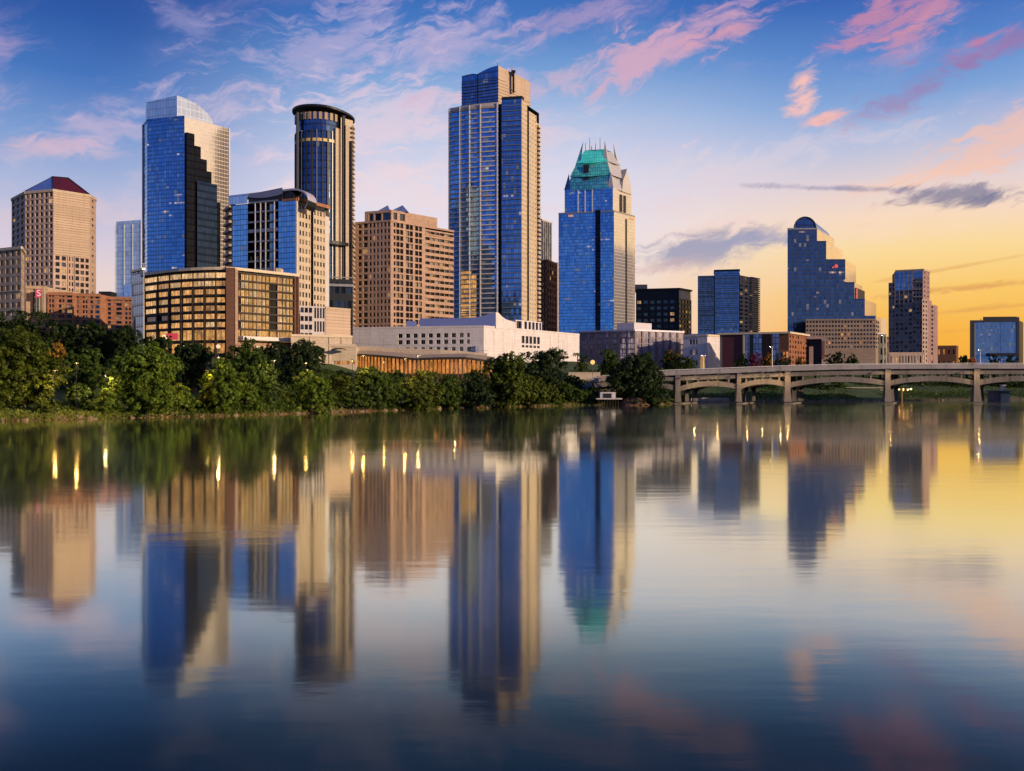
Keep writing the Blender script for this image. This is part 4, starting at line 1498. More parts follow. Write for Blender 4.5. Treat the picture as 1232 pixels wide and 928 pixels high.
# ============================================================ tallest tower
def tallest_tower():
    L, K, R = P(540.5, 533), P(627.5, 518), P(648.5, 541)
    C1, C2 = P(599.5, 521), P(603.5, 520.5)
    bk = (L[0] + R[0] - K[0], L[1] + R[1] - K[1] + 2)
    zb = 14
    z1 = Z(123.5, 520)
    z2 = Z(117.5, 518)
    h = House('tallest_tower', 'tallest blue glass tower with banded floors and cream right side', 'tower', [L, K, R, bk], 17)
    # bowed banded front
    n = 8
    bow = []
    d, nn, Ln = nrm2(L, C1)
    for i in range(n + 1):
        t = i / n
        p = lerp(L, C1, t)
        o = 1.6 * math.sin(math.pi * t)
        bow.append((p[0] + nn[0] * o, p[1] + nn[1] * o))
    g = MB()
    u = 0
    for a, b in zip(bow, bow[1:]):
        g.wall(a, b, zb, z1, 0, u)
        u += math.dist(a, b)
    g.wall(C2, K, zb, z2, 1, 60)
    g.build('glass_facade', [curtain('glass_banded', (0.22, 0.50, 0.92), 1.9, 2.95, fw=0.12, fh=0.3, frame=(0.10, 0.13, 0.22), jit=0.035, var=0.6, blinds=0.12, lit=0.10), g_deep], h.root)
    c = MB()
    rc = [(p[0] - nn[0] * 2.0, p[1] - nn[1] * 2.0) for p in (C1, C2)]
    c.wall(C1, rc[0], zb, z1, 0)
    c.wall(rc[0], rc[1], zb, z1, 0)
    c.wall(rc[1], C2, zb, z1, 0)
    c.face([(*p, z1) for p in bow + [rc[0], rc[1], C2, K, R, bk]], 1)
    c.wall(R, bk, zb, z1, 2)
    c.wall(bk, L, zb, z1, 2)
    c.build('core', [black_wall, grey_roof, g_deep], h.root)
    nf = 44
    zt = Z(128, 520)
    for k in range(nf):                                       # floor bands, each a part
        z = zt - (zt - Z(388, 520)) * k / nf
        s = MB()
        for a, b in zip(bow, bow[1:]):
            s.slab(a, b, -0.05, 0.6, z - 0.38, z + 0.34)
        s.build('floor_band', steel_white if k % 9 else stone_cream, h.root)
        if k % 1 == 0:
            s = MB()
            s.slab(lerp(C2, K, 0.05), lerp(C2, K, 0.97), -0.05, 0.5, z - 0.2, z + 0.25)
            s.build('balcony_edge', steel_grey, h.root)
    for px_t in (0.0, 0.235, 0.44, 0.655, 0.975):
        s = MB()
        i = min(int(px_t * n), n - 1)
        p = lerp(bow[i], bow[i + 1], px_t * n - i)
        q = lerp(bow[i], bow[i + 1], px_t * n - i + 0.11)
        s.slab(p, q, 0.1, 1.0, zb, z1)
        s.build('fin', steel_white, h.root)
    s = MB()
    for a, b in zip(bow, bow[1:]):
        s.slab(a, b, -0.3, 0.4, z1 - 1.6, z1 + 0.4)
    s.build('parapet', concrete_pale, h.root)
    s = MB()
    s.slab(C2, K, -0.3, 0.5, z2 - 0.6, z2 + 0.9)
    s.slab(K, lerp(K, R, 0.12), -0.3, 0.3, z2 - 0.6, z2 + 0.9)
    s.build('parapet', black_wall, h.root)
    # sunlit stone side with a dark slot and toothed balconies
    w = MB()
    def on(px):
        k = (px - CXP) / FPX
        d_, n_, L_ = nrm2(K, R)
        t = (k * K[1] - K[0]) / (d_[0] - k * d_[1])
        return (K[0] + d_[0] * t, K[1] + d_[1] * t)
    h.grid(w, on(627.6), on(634.3), zb, z2 - 2, 4, 56, 0.32, 0.30, 0.3)
    h.grid(w, on(636.4), on(645.5), zb, z2 - 5, 3, 56, 0.22, 0.3, 0.3)
    w.wall(on(645.5), R, zb, z2 - 9)
    d_, n_, L_ = nrm2(K, R)
    sl = [(p[0] - n_[0] * 1.5, p[1] - n_[1] * 1.5) for p in (on(634.3), on(636.4))]
    w.wall(on(634.3), sl[0], zb, z2 - 2, 1)
    w.wall(sl[0], sl[1], zb, z2 - 2, 1)
    w.wall(sl[1], on(636.4), zb, z2 - 2, 1)
    w.build('stone_wall', [stone_cream, black_wall], h.root)
    h.windows([w_dark, w_curt, w_lit], (3, 3, 0.4), None)
    for k in range(44):
        z = zt - 6 - (zt - 6 - Z(388, 530)) * k / 44
        s = MB()
        s.slab(on(645.6), on(648.2), 0.003, 1.5, z - 1.5, z)
        s.build('balcony', stone_cream, h.root)
        if k % 1 == 0:
            s = MB()
            s.slab(on(646.0), on(648.2), 0.003, 0.9, z - 2.6, z - 1.52)
            s.build('balcony_window', black_wall, h.root)
    # crown: two louvred curved screens on the front, ribbed pale side
    A, M, Bc, Rc = P(555.5, 536), P(575, 531), P(599.5, 527), P(638, 548)
    cb = (A[0] + Rc[0] - Bc[0], A[1] + Rc[1] - Bc[1])
    dz = lambda py: Z(py, 530)
    s = MB()
    k = 12
    fr = []
    for i in range(k + 1):
        t = i / k
        p = lerp(A, Bc, t)
        px = 555.5 + 44 * t
        if px < 575:
            zz = dz(87.5 - 1.2 * math.sin((px - 555.5) / 19.5 * 1.6) + 2.2 * max(0, (px - 568) / 7) ** 2)
        else:
            zz = dz(81.2 + 6.6 * (1 - (px - 575) / 24.5) ** 2)
        fr.append((p[0], p[1], zz))
    for a, b in zip(fr, fr[1:]):
        s.face([(a[0], a[1], z1 - 1), (b[0], b[1], z1 - 1), b, a], 0)
        s.face([a, b, (b[0] + 9, b[1] + 14, b[2]), (a[0] + 9, a[1] + 14, a[2])], 1)
    zc, zr = fr[-1][2], Z(99, 548)
    s.wall(Bc, Rc, z1 - 1, zc, 2, 0, z1b=zr)
    s.wall(Rc, cb, z1 - 1, zr, 1)
    s.wall(cb, (A[0], A[1]), z1 - 1, zr - 1, 1)
    s.face([(Bc[0], Bc[1], zc), (Rc[0], Rc[1], zr), (cb[0], cb[1], zr), (Bc[0] + 9, Bc[1] + 14, zc)], 1)
    s.build('crown', [g_deep, grey_roof, stone_pale], h.root)
    for j in range(9):
        s = MB()
        z = z1 + 1.2 + j * 1.9
        s.slab(lerp(A, Bc, 0.0), lerp(A, Bc, 0.43), 0.02, 0.5, z - 0.35, z + 0.35)
        s.slab(lerp(A, Bc, 0.46), lerp(A, Bc, 1.0), 0.02, 0.5, z - 0.35, z + 0.35)
        s.build('louvre', plain('louvre_blue', (0.10, 0.15, 0.30), 0.4, 0.4) if 'louvre_blue' not in MATS else MATS['louvre_blue'], h.root)
        s = MB()
        s.slab(Bc, Rc, 0.02, 0.35, z - 0.2, z + 0.2) if j < 5 else s.slab(Bc, lerp(Bc, Rc, 0.9 - 0.17 * (j - 4)), 0.02, 0.35, z - 0.2, z + 0.2)
        s.build('rib', stone_pale, h.root)
    s = MB()
    p = lerp(A, Bc, 0.445)
    s.slab(lerp(A, Bc, 0.43), lerp(A, Bc, 0.46), 0.02, 0.3, z1, dz(88))
    s.build('crown_joint', black_wall, h.root)
    for px, py0, py1, Yp in ((598.5, 81, 75, 528), (616, 90, 79, 535)):
        s = MB()
        c = P(px, Yp)
        s.tube([(c[0], c[1], Z(py0, Yp) - 1), (c[0], c[1], Z(py1, Yp))], [0.25, 0.1], 6)
        s.build('antenna', dark_metal, h.root)
    s = MB()
    c = P(617, 533.5)
    s.box(c[0] - 0.3, c[0] + 1.0, c[1] - 0.6, c[1] + 1, Z(112, 534), Z(86, 534))
    s.box(c[0] - 1.0, c[0] + 1.6, c[1] - 1.0, c[1] + 1, Z(88, 534), Z(85.5, 534))
    s.build('hoist', dark_metal, h.root)
    # golden reflection low on the front, put in as glowing panes
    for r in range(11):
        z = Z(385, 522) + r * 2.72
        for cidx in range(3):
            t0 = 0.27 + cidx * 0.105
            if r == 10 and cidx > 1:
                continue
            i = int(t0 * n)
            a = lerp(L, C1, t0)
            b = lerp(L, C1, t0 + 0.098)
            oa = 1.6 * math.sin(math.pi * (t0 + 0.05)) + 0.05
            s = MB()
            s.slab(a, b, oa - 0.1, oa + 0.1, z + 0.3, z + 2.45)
            s.build('reflection_pane', w_gold, h.root)


# ============================================================ slim neighbours behind it
def slim_towers():
    f = [P(642, 640), P(652, 632), P(664, 645), P(655, 665)]
    z1 = Z(265, 632)
    h = House('slim_tower', 'slim grey ribbed tower peering out behind the tallest one', 'tower', f, 17)
    m = MB()
    m.prism(f, 10, z1, 0, 1)
    m.build('glass_facade', [g_steel, grey_roof], h.root)
    for t in (0.05, 0.25, 0.45, 0.65, 0.85):
        s = MB()
        s.slab(lerp(f[1], f[2], t), lerp(f[1], f[2], t + 0.06), 0.003, 0.5, 10, z1)
        s.build('fin', steel_grey, h.root)
    parapet(h, f, z1, 1.0, 0.3, concrete_pale)

    f = [P(644, 575), P(658, 566), P(669.5, 584), P(655, 596)]
    z1 = Z(315, 570)
    h = House('brick_tower', 'narrow brown brick tower wedged between two glass towers', 'tower', f, 17)
    m = MB()
    h.grid(m, f[0], f[1], 10, z1, 4, 18, 0.6, 0.6, 0.4)
    h.grid(m, f[1], f[2], 10, z1, 4, 18, 0.45, 0.55, 0.4)
    m.prism(f, 10, z1, 0, 1, edges=(2, 3))
    m.build('wall', [brick_dark, grey_roof], h.root)
    parapet(h, f, z1, 1.0, 0.3, brick_red)
    h.windows(WIN, (6, 1, 1, 0.5), None)

    f = [P(667, 610), P(671, 606), P(675.5, 612), P(671, 620)]
    z1 = Z(317, 607)
    h = House('cream_tower', 'thin cream tower squeezed beside the blue spired tower', 'tower', f, 17)
    m = MB()
    h.grid(m, f[1], f[2], 10, z1, 2, 24, 0.2, 0.5, 0.3)
    m.prism(f, 10, z1, 0, 1, edges=(0, 2, 3))
    m.build('wall', [stone_cream, grey_roof], h.root)
    s = MB()
    s.slab(f[0], f[1], 0.003, 0.4, 10, z1 + 0.6)
    s.build('edge_fin', black_wall, h.root)
    h.windows([w_dark], (1,), None)


# ============================================================ blue tower with folded teal crown and spires
def spired_tower():
    L, C, R = P(672, 548), P(738.7, 540), P(764, 558)
    f = rect(L, C, R)
    zb = 14
    z1 = Z(255, 542)
    h = House('spired_tower', 'blue glass tower with folded teal crown and pointed spires', 'tower', f, 17)

    def glassbox(f, za, zb_, name, mats, k=0):
        m = MB()
        for i in range(4):
            m.wall(f[i], f[(i + 1) % 4], za, zb_, 1 if i == 1 else 0, i * 50)
        m.face([(*p, zb_) for p in f], 2)
        return m.build(name, mats, h.root)
    g_front = curtain('glass_spired', (0.19, 0.52, 0.94), 1.4, 2.0, fw=0.12, fh=0.25, frame=(0.05, 0.09, 0.2), lit=0.45, span=0.25, span_k=0.85, litk=0.9)
    glassbox(f, zb, z1, 'glass_facade', [g_front, g_sunlit, grey_roof])
    cx = sum(p[0] for p in f) / 4
    cy_ = sum(p[1] for p in f) / 4
    f2 = inset(f, 0.87)
    sh = (0.6, -1.2)
    f2 = [(p[0] + sh[0], p[1] + sh[1]) for p in f2]
    z2 = Z(227, 543)
    glassbox(f2, z1, z2, 'upper_body', [g_front, g_sunlit, grey_roof])
    # dark slot with lit floors, white fins
    def on(px, a0=L, b0=C):
        k = (px - CXP) / FPX
        d, n, Ln = nrm2(a0, b0)
        t = (k * a0[1] - a0[0]) / (d[0] - k * d[1])
        return (a0[0] + d[0] * t, a0[1] + d[1] * t)
    s = MB()
    s.slab(on(716.2), on(722.3), 0.02, 0.5, zb, z1 + 1)
    s.build('dark_slot', g_black, h.root)
    for px, za in ((695, z1 + 0.3), (703.5, z1 - 14), (712.2, z1 + 0.3)):
        s = MB()
        a, b = on(px, f2[0], f2[1]), on(px + 1.1, f2[0], f2[1])
        s.slab(a, b, 0.02, 0.6, z1, z2 - 0.5)
        s.build('fin', steel_white, h.root)
    for px0, px1 in ((745.5, 748.2), (750.2, 752.6)):
        s = MB()
        s.slab(on(px0, f2[1], f2[2]), on(px1, f2[1], f2[2]), 0.02, 0.4, z1 - 0.0 + 1, z2 - 3)
        s.build('dark_slot', black_wall, h.root)
    for px0, px1, za, zz in ((752.6, 754.0, zb + 20, z1 - 3),):
        s = MB()
        s.slab(on(px0, C, R), on(px1, C, R), 0.02, 0.3, za, zz)
        s.build('dark_slot', black_wall, h.root)
    # folded tiers: each flares out a little at its foot
    z3, z4, z5 = Z(210.5, 543), Z(193.5, 543), Z(177.5, 543)
    t1a, t1b = inset(f2, 0.97), inset(f2, 0.80)
    t2a, t2b = inset(f2, 0.85), inset(f2, 0.63)
    t3a, t3b = inset(f2, 0.67), inset(f2, 0.40)
    for nm, a, b, za, zz, mt in (('lower_tier', t1a, t1b, z2, z3 + 0.4, g_teal2), ('middle_tier', t2a, t2b, z3, z4 + 0.4, g_teal), ('top_tier', t3a, t3b, z4, z5, g_green)):
        m = MB()
        hv = 7 if nm != 'lower_tier' else 6
        for i in range(4):                                    # folded faces: the middle of the foot dips
            j = (i + 1) % 4
            am, bm = lerp(a[i], a[j], 0.5), lerp(b[i], b[j], 0.5)
            dd, n2, _ = nrm2(a[i], a[j])
            am = (am[0] + n2[0] * 1.2, am[1] + n2[1] * 1.2)
            mi = 1 if i == 1 else 0
            m.face([(*a[i], za), (*am, za - 0.8), (*bm, zz - 0.6), (*b[i], zz)], mi)
            m.face([(*am, za - 0.8), (*a[j], za), (*b[j], zz), (*bm, zz - 0.6)], mi)
        m.face([(*p, zz) for p in b], 2)
        m.build(nm, [mt, pale_metal, grey_roof], h.root)
    for i in range(4):                                        # corner spires: thin tall pyramids leaning inwards
        s = MB()
        b = t3a[i]
        nb = [lerp(b, t3a[(i + 1) % 4], 0.15), lerp(b, t3a[(i - 1) % 4], 0.15)]
        tip = (*lerp(t3b[i], (cx + sh[0], cy_ + sh[1]), -0.12), Z(167.5, 545))
        q = lerp(b, (cx + sh[0], cy_ + sh[1]), 0.12)
        out = lerp(b, (cx + sh[0], cy_ + sh[1]), -0.03)
        zb_ = z4 - 2
        s.face([(*nb[1], zb_), (*out, zb_), tip])
        s.face([(*out, zb_), (*nb[0], zb_), tip])
        s.face([(*nb[0], zb_), (*q, zb_), tip])
        s.face([(*q, zb_), (*nb[1], zb_), tip])
        s.build('spire', pale_metal if i in (1, 2) else g_teal2, h.root)
    for i in (0, 1, 2):                                       # smaller spurs at the shoulders
        s = MB()
        b = t1a[i]
        tip = (*lerp(b, (cx, cy_), 0.10), z3 + 2.0)
        nb = [lerp(b, t1a[(i + 1) % 4], 0.11), lerp(b, t1a[(i - 1) % 4], 0.11)]
        out = lerp(b, (cx, cy_), -0.05)
        s.face([(*nb[1], z2), (*out, z2), tip])
        s.face([(*out, z2), (*nb[0], z2), tip])
        s.face([(*nb[0], z2), (*nb[1], z2), tip])
        s.build('spur', g_navy if i == 0 else pale_metal, h.root)
    sf = [lerp(f2[1], f2[2], 0.45), lerp(f2[1], f2[2], 0.98)]    # stepped shoulder gable on the sunlit side
    s = MB()
    a, b = sf
    tipz = Z(205, 555)
    d, nn, Ln = nrm2(a, b)
    prof = [(*a, z2 - 1), (*b, z2 - 1), (*lerp(a, b, 0.95), z2 + 3), (*lerp(a, b, 0.72), z2 + 9), (*lerp(a, b, 0.5), tipz), (*lerp(a, b, 0.38), tipz - 3), (*lerp(a, b, 0.1), z2 + 6)]
    fr = [(p[0] + nn[0] * 0.6, p[1] + nn[1] * 0.6, p[2]) for p in prof]
    bkp = [(p[0] - nn[0] * 5, p[1] - nn[1] * 5, p[2]) for p in prof]
    s.face(fr)
    s.face(list(reversed(bkp)))
    for i in range(len(fr)):
        j = (i + 1) % len(fr)
        s.face([fr[j], fr[i], bkp[i], bkp[j]])
    s.build('gable', pale_metal, h.root)
    for px, py in ((709.5, 166), (722, 165.5), (716.5, 172), (704.5, 172)):
        s = MB()
        c = P(px, 550)
        s.tube([(c[0], c[1], z5 - 1), (c[0], c[1], Z(py, 550))], [0.28, 0.14], 6)
        s.build('antenna', dark_metal, h.root)
    s = MB()
    s.slab(on(701.5, f2[0], f2[1]), on(708, f2[0], f2[1]), -3.0, -1.2, z2 + 2, z3 + 7)
    s.build('plant_tower', black_wall, h.root)
    # small lit name strips (illegible in the picture: short strokes)
    for a0, b0, x0, x1, z in ((L, C, 684, 690, Z(259.5, 545)), (C, R, 757.5, 762.5, Z(263, 553))):
        s = MB()
        for k in range(4):
            a = on(x0 + (x1 - x0) * k / 4, a0, b0)
            b = on(x0 + (x1 - x0) * (k + 0.62) / 4, a0, b0)
            s.slab(a, b, 0.05, 0.3, z - 0.5 - 0.25 * (k % 2), z + 0.7)
        s.build('name_strip', amber_sign, h.root)
    parapet(h, f, z1, 0.5, 0.1, steel_grey, (0, 1))


# ============================================================ white convention hall
def white_hall():
    L, C, R = P(425, 404), P(582, 390), P(697, 458)
    f = [L, C, R, (R[0] - 25, R[1] + 12), (L[0] + 22, L[1] + 40)]
    z1 = Z(393, 390)
    zb = 9
    h = House('exhibition_hall', 'long white exhibition hall with rows of dark square windows', 'hall', f, 14)

    def on(px, a0=L, b0=C):
        k = (px - CXP) / FPX
        d, n, Ln = nrm2(a0, b0)
        t = (k * a0[1] - a0[0]) / (d[0] - k * d[1])
        return (a0[0] + d[0] * t, a0[1] + d[1] * t)
    m = MB()
    a, b = on(477), on(569)
    zA, zB, zC = Z(400.0, 396), Z(415.5, 396), Z(425, 396)
    cols = [((i + 0.22) / 10, (i + 0.80 - (0.22 if i == 9 else 0)) / 10) for i in range(10)]
    m.wall(L, a, zb, z1)
    m.wall(b, C, zb, z1)
    m.wall(a, b, zA, z1)
    h.grid(m, a, b, zB, zA, cols, 2, 0.6, 0.66, 0.6)
    h.grid(m, a, b, zC, zB, [((i + 0.25) / 10, (i + 0.75) / 10) for i in range(1, 10)], 1, 0.6, 0.5, 0.5)
    m.wall(a, b, zb, zC)
    a, b = on(627, C, R), on(650, C, R)
    m.wall(C, a, zb, z1)
    m.wall(b, R, zb, z1)
    m.wall(a, b, Z(403.5, 415), z1)
    h.grid(m, a, b, Z(413.8, 415), Z(403.5, 415), 5, 1, 0.72, 0.86, 0.6)
    h.grid(m, a, b, Z(419.5, 415), Z(413.8, 415), 5, 1, 0.72, 0.5, 0.6)
    m.wall(a, b, zb, Z(419.5, 415))
    m.prism(f, zb, z1, 0, 1, edges=(2, 3, 4))
    m.build('wall', [white_wall, grey_roof], h.root)
    # panel joints on the right side
    for px in (594, 606, 640, 662, 672, 682):
        s = MB()
        s.slab(on(px, C, R), on(px + 0.45, C, R), 0.003, 0.08, zb, z1 - 1.5)
        s.build('panel_joint', concrete_pale, h.root)
    # roof: blue vault with an upswept horn, white horn wall, slotted box
    r = MB()
    pr = [(505, 382.5), (560, 383), (575, 381.5), (583, 379.8), (590, 377.2), (596.5, 376.4)]
    for (x0, p0), (x1, p1) in zip(pr, pr[1:]):
        A, B_ = P(x0, 402 - 0.06 * (x0 - 505)), P(x1, 402 - 0.06 * (x1 - 505))
        r.face([(*A, z1 - 0.2), (*B_, z1 - 0.2), (*B_, Z(p1, 398)), (*A, Z(p0, 398))])
        r.face([(*A, Z(p0, 398)), (*B_, Z(p1, 398)), (B_[0] + 4, B_[1] + 30, Z(p1, 398) - 2), (A[0] + 4, A[1] + 30, Z(p0, 398) - 2)])
    A = P(505, 402)
    r.face([(A[0] + 4, A[1] + 30, z1), (*A, z1), (*A, Z(382.5, 398)), (A[0] + 4, A[1] + 30, Z(382.5, 398) - 2)])
    r.build('vault_roof', white_blue, h.root)
    r = MB()
    A, B_ = P(596.6, 396.5), P(621, 420)
    up = [(0.0, 376.4), (0.12, 376.6), (0.3, 380.5), (0.5, 383.0), (1.0, 384.6)]
    for (t0, p0), (t1, p1) in zip(up, up[1:]):
        q0, q1 = lerp(A, B_, t0), lerp(A, B_, t1)
        r.face([(*q0, z1 - 0.3), (*q1, z1 - 0.3), (*q1, Z(p1, 400)), (*q0, Z(p0, 400))])
        r.face([(*q0, Z(p0, 400)), (*q1, Z(p1, 400)), (q1[0] - 14, q1[1] + 12, Z(p1, 400)), (q0[0] - 0.5, q0[1] + 5, Z(p0, 400))])
    r.build('horn_wall', white_wall, h.root)
    s = MB()
    A, B_ = P(620.5, 419), P(652, 436)
    m2 = [A, B_, (B_[0] - 15, B_[1] + 10), (A[0] - 15, A[1] + 10)]
    h.grid(s, A, B_, z1 - 0.5, Z(385, 420), [(0.03, 0.22), (0.32, 0.42), (0.48, 0.57), (0.62, 0.71), (0.76, 0.85), (0.90, 0.97)], 1, 0.5, 0.82, 0.8)
    s.prism(m2, z1 - 0.5, Z(385, 420), 0, 1, edges=(1, 2, 3))
    s.build('roof_box', [white_wall, grey_roof], h.root)
    s = MB()
    A = P(489, 400)
    s.box(A[0], A[0] + 4.2, A[1], A[1] + 5, z1, Z(386.5, 400))
    s.build('roof_plant', white_blue, h.root)
    h.windows([w_dark, w_blue], (8, 0.6), steel_white, bars=1)
    roof_boxes(h, [P(440, 415), P(500, 412), P(560, 412), P(620, 440)], z1, 4, steel_grey, 6, 2.0, 0.8)
    parapet(h, f, z1, 0.5, 0.15, white_wall, (0, 1))
    s = MB()
    s.box(P(572, 389)[0], P(577, 389)[0], 389.6, 391.8, zb, Z(416, 390))
    s.build('service_door', lilac_metal, h.root)


# ============================================================ riverside pavilion, lit
def pavilion():
    pts = [(425, 306), (445, 305), (470, 303), (500, 301), (530, 300), (560, 299), (592, 300)]
    ytop = [425.5, 426.5, 428.5, 431.5, 430.5, 430.3, 434.5]
    line = [P(*p) for p in pts]
    f = line + [P(590, 330), P(430, 336)]
    h = House('pavilion', 'lit riverside pavilion with wavy dark canopy and glowing colonnade', 'pavilion', f, 11)
    zf = Z(450, 303)
    g = MB()
    u = 0
    for i in range(len(line) - 1):
        a, b = line[i], line[i + 1]
        g.wall(a, b, zf, Z(ytop[i], 303) - 0.3, 0, u, z1b=Z(ytop[i + 1], 303) - 0.3)
    g.wall(line[-1], f[7], zf, Z(434.5, 303), 0)
    g.build('glass_front', lit_room('pavilion_glow', (1.0, 0.44, 0.11), 1.0), h.root)
    for i in range(len(line) - 1):
        for k in range(6):
            t = (k + 0.2) / 6
            a = lerp(line[i], line[i + 1], t)
            b = lerp(line[i], line[i + 1], t + 0.045)
            z = Z(ytop[i] + (ytop[i + 1] - ytop[i]) * t, 303)
            s = MB()
            s.slab(a, b, 0.4, 0.9, zf - 6, z - 0.2)
            s.build('column', plain('column_timber', (0.20, 0.09, 0.04), 0.6) if 'column_timber' not in MATS else MATS['column_timber'], h.root)
    c = MB()
    for i in range(len(line) - 1):
        a, b = line[i], line[i + 1]
        za, zz = Z(ytop[i], 303), Z(ytop[i + 1], 303)
        A0, B0 = (a[0], a[1] - 3.0), (b[0], b[1] - 3.0)
        A1, B1 = (a[0] + 1, a[1] + 8), (b[0] + 1, b[1] + 8)
        c.face([(*A0, za - 0.75), (*B0, zz - 0.75), (*B0, zz), (*A0, za)], 0)
        c.face([(*A0, za), (*B0, zz), (*B1, zz + 1.5), (*A1, za + 1.5)], 1)
        c.face([(*A1, za - 0.75), (*B1, zz - 0.75), (*B0, zz - 0.75), (*A0, za - 0.75)], 0)
        if i == 0:
            c.face([(*A1, za - 0.75), (*A0, za - 0.75), (*A0, za), (*A1, za + 1.5)], 0)
    c.build('canopy', [plain('canopy_dark', (0.045, 0.032, 0.025), 0.6), tan_roof], h.root)
    s = MB()                                                  # deck wall above the canopy
    dl = [P(428, 316), P(470, 315), P(530, 313), P(586, 314)]
    dp = [416.5, 418.5, 421, 425.5]
    for i in range(3):
        s.face([(*dl[i], Z(434, 303)), (*dl[i + 1], Z(434, 303)), (*dl[i + 1], Z(dp[i + 1], 315)), (*dl[i], Z(dp[i], 315))])
    s.build('terrace_wall', stone_cream, h.root)
    rl = MB()
    for i in range(3):
        for k in range(14):
            p = lerp(dl[i], dl[i + 1], k / 14)
            z = Z(dp[i] + (dp[i + 1] - dp[i]) * k / 14, 315)
            rl.box(p[0] - 0.04, p[0] + 0.04, p[1] - 0.04, p[1] + 0.04, z, z + 1.0)
        rl.face([(dl[i][0], dl[i][1] - 0.05, Z(dp[i], 315) + 0.95), (dl[i + 1][0], dl[i + 1][1] - 0.05, Z(dp[i + 1], 315) + 0.95), (dl[i + 1][0], dl[i + 1][1] - 0.05, Z(dp[i + 1], 315) + 1.05), (dl[i][0], dl[i][1] - 0.05, Z(dp[i], 315) + 1.05)])
    rl.build('railing', steel_grey, h.root)
    # cream terrace block on its left
    t = [P(376, 291), P(428, 293), P(432, 318), P(374, 318)]
    h2 = House('terrace_house', 'cream terrace block with arched shade and lit ground floor beside the pavilion', 'building', t, 12)
    m = MB()
    zt = Z(416, 292)
    h2.grid(m, t[0], lerp(t[0], t[1], 0.42), Z(439, 292), Z(421, 292), [(0.42, 0.52), (0.58, 0.68), (0.74, 0.84), (0.88, 0.97)], 1, 0.6, 0.55, 0.5, kinds=(1, 0))
    m.wall(t[0], lerp(t[0], t[1], 0.42), Z(421, 292), zt)
    m.wall(lerp(t[0], t[1], 0.42), t[1], Z(434, 292), zt)
    h2.grid(m, lerp(t[0], t[1], 0.42), t[1], Z(439, 292), Z(434, 292), 5, 1, 0.8, 0.8, 0.5, kinds=(0, 1))
    m.wall(t[0], t[1], 5, Z(439, 292))
    m.prism(t, 5, zt, 0, 1, edges=(1, 2, 3))
    m.build('wall', [stone_cream, tan_roof], h2.root)
    h2.windows([w_dark, w_ember], (0.4, 1), dark_metal, bars=2)
    s = MB()
    q = [P(398, 288), P(404, 287.4), P(411, 287.4), P(416, 288)]
    for i in range(3):
        za = [Z(420.5, 288), Z(419, 288), Z(419, 288), Z(420.5, 288)]
        s.face([(*q[i], za[i] - 0.3), (*q[i + 1], za[i + 1] - 0.3), (*q[i + 1], za[i + 1]), (*q[i], za[i])])
        s.face([(*q[i], za[i]), (*q[i + 1], za[i + 1]), (q[i + 1][0], q[i + 1][1] + 3.2, za[i + 1]), (q[i][0], q[i][1] + 3.2, za[i])])
        s.face([(q[i][0], q[i][1] + 3.2, za[i] - 0.3), (q[i + 1][0], q[i + 1][1] + 3.2, za[i + 1] - 0.3), (*q[i + 1], za[i + 1] - 0.3), (*q[i], za[i] - 0.3)])
    s.build('sun_shade', dark_metal, h2.root)
    s = MB()
    s.slab(t[0], t[1], -0.4, 0.4, zt - 0.4, zt + 0.5)
    s.build('cornice', cream_trim, h2.root)
    # upper terrace in front of the garage
    t = [P(283, 283), P(362, 287), P(424, 295), P(424, 312), P(283, 296)]
    h3 = House('terrace_wall', 'long cream terrace wall stepping along below the golden hotel', 'terrace', t, 13)
    m = MB()
    m.wall(P(350, 286), t[2], 6, Z(404, 290))
    m.prism([P(350, 286), t[2], t[3], P(352, 298)], 6, Z(404, 290), 0, 1, edges=(1, 2, 3))
    m.build('wall', [stone_cream, tan_roof], h3.root)
    s = MB()
    s.slab(P(350, 286), t[2], -0.3, 0.3, Z(405.5, 290), Z(403, 290))
    s.build('coping', cream_trim, h3.root)
    for px in (372, 395, 410):
        s = MB()
        s.slab(lerp(P(350, 286), t[2], (px - 350) / 74), lerp(P(350, 286), t[2], (px - 349) / 74), 0.003, 0.25, 6, Z(404, 290))
        s.build('pilaster', stone_pale, h3.root)


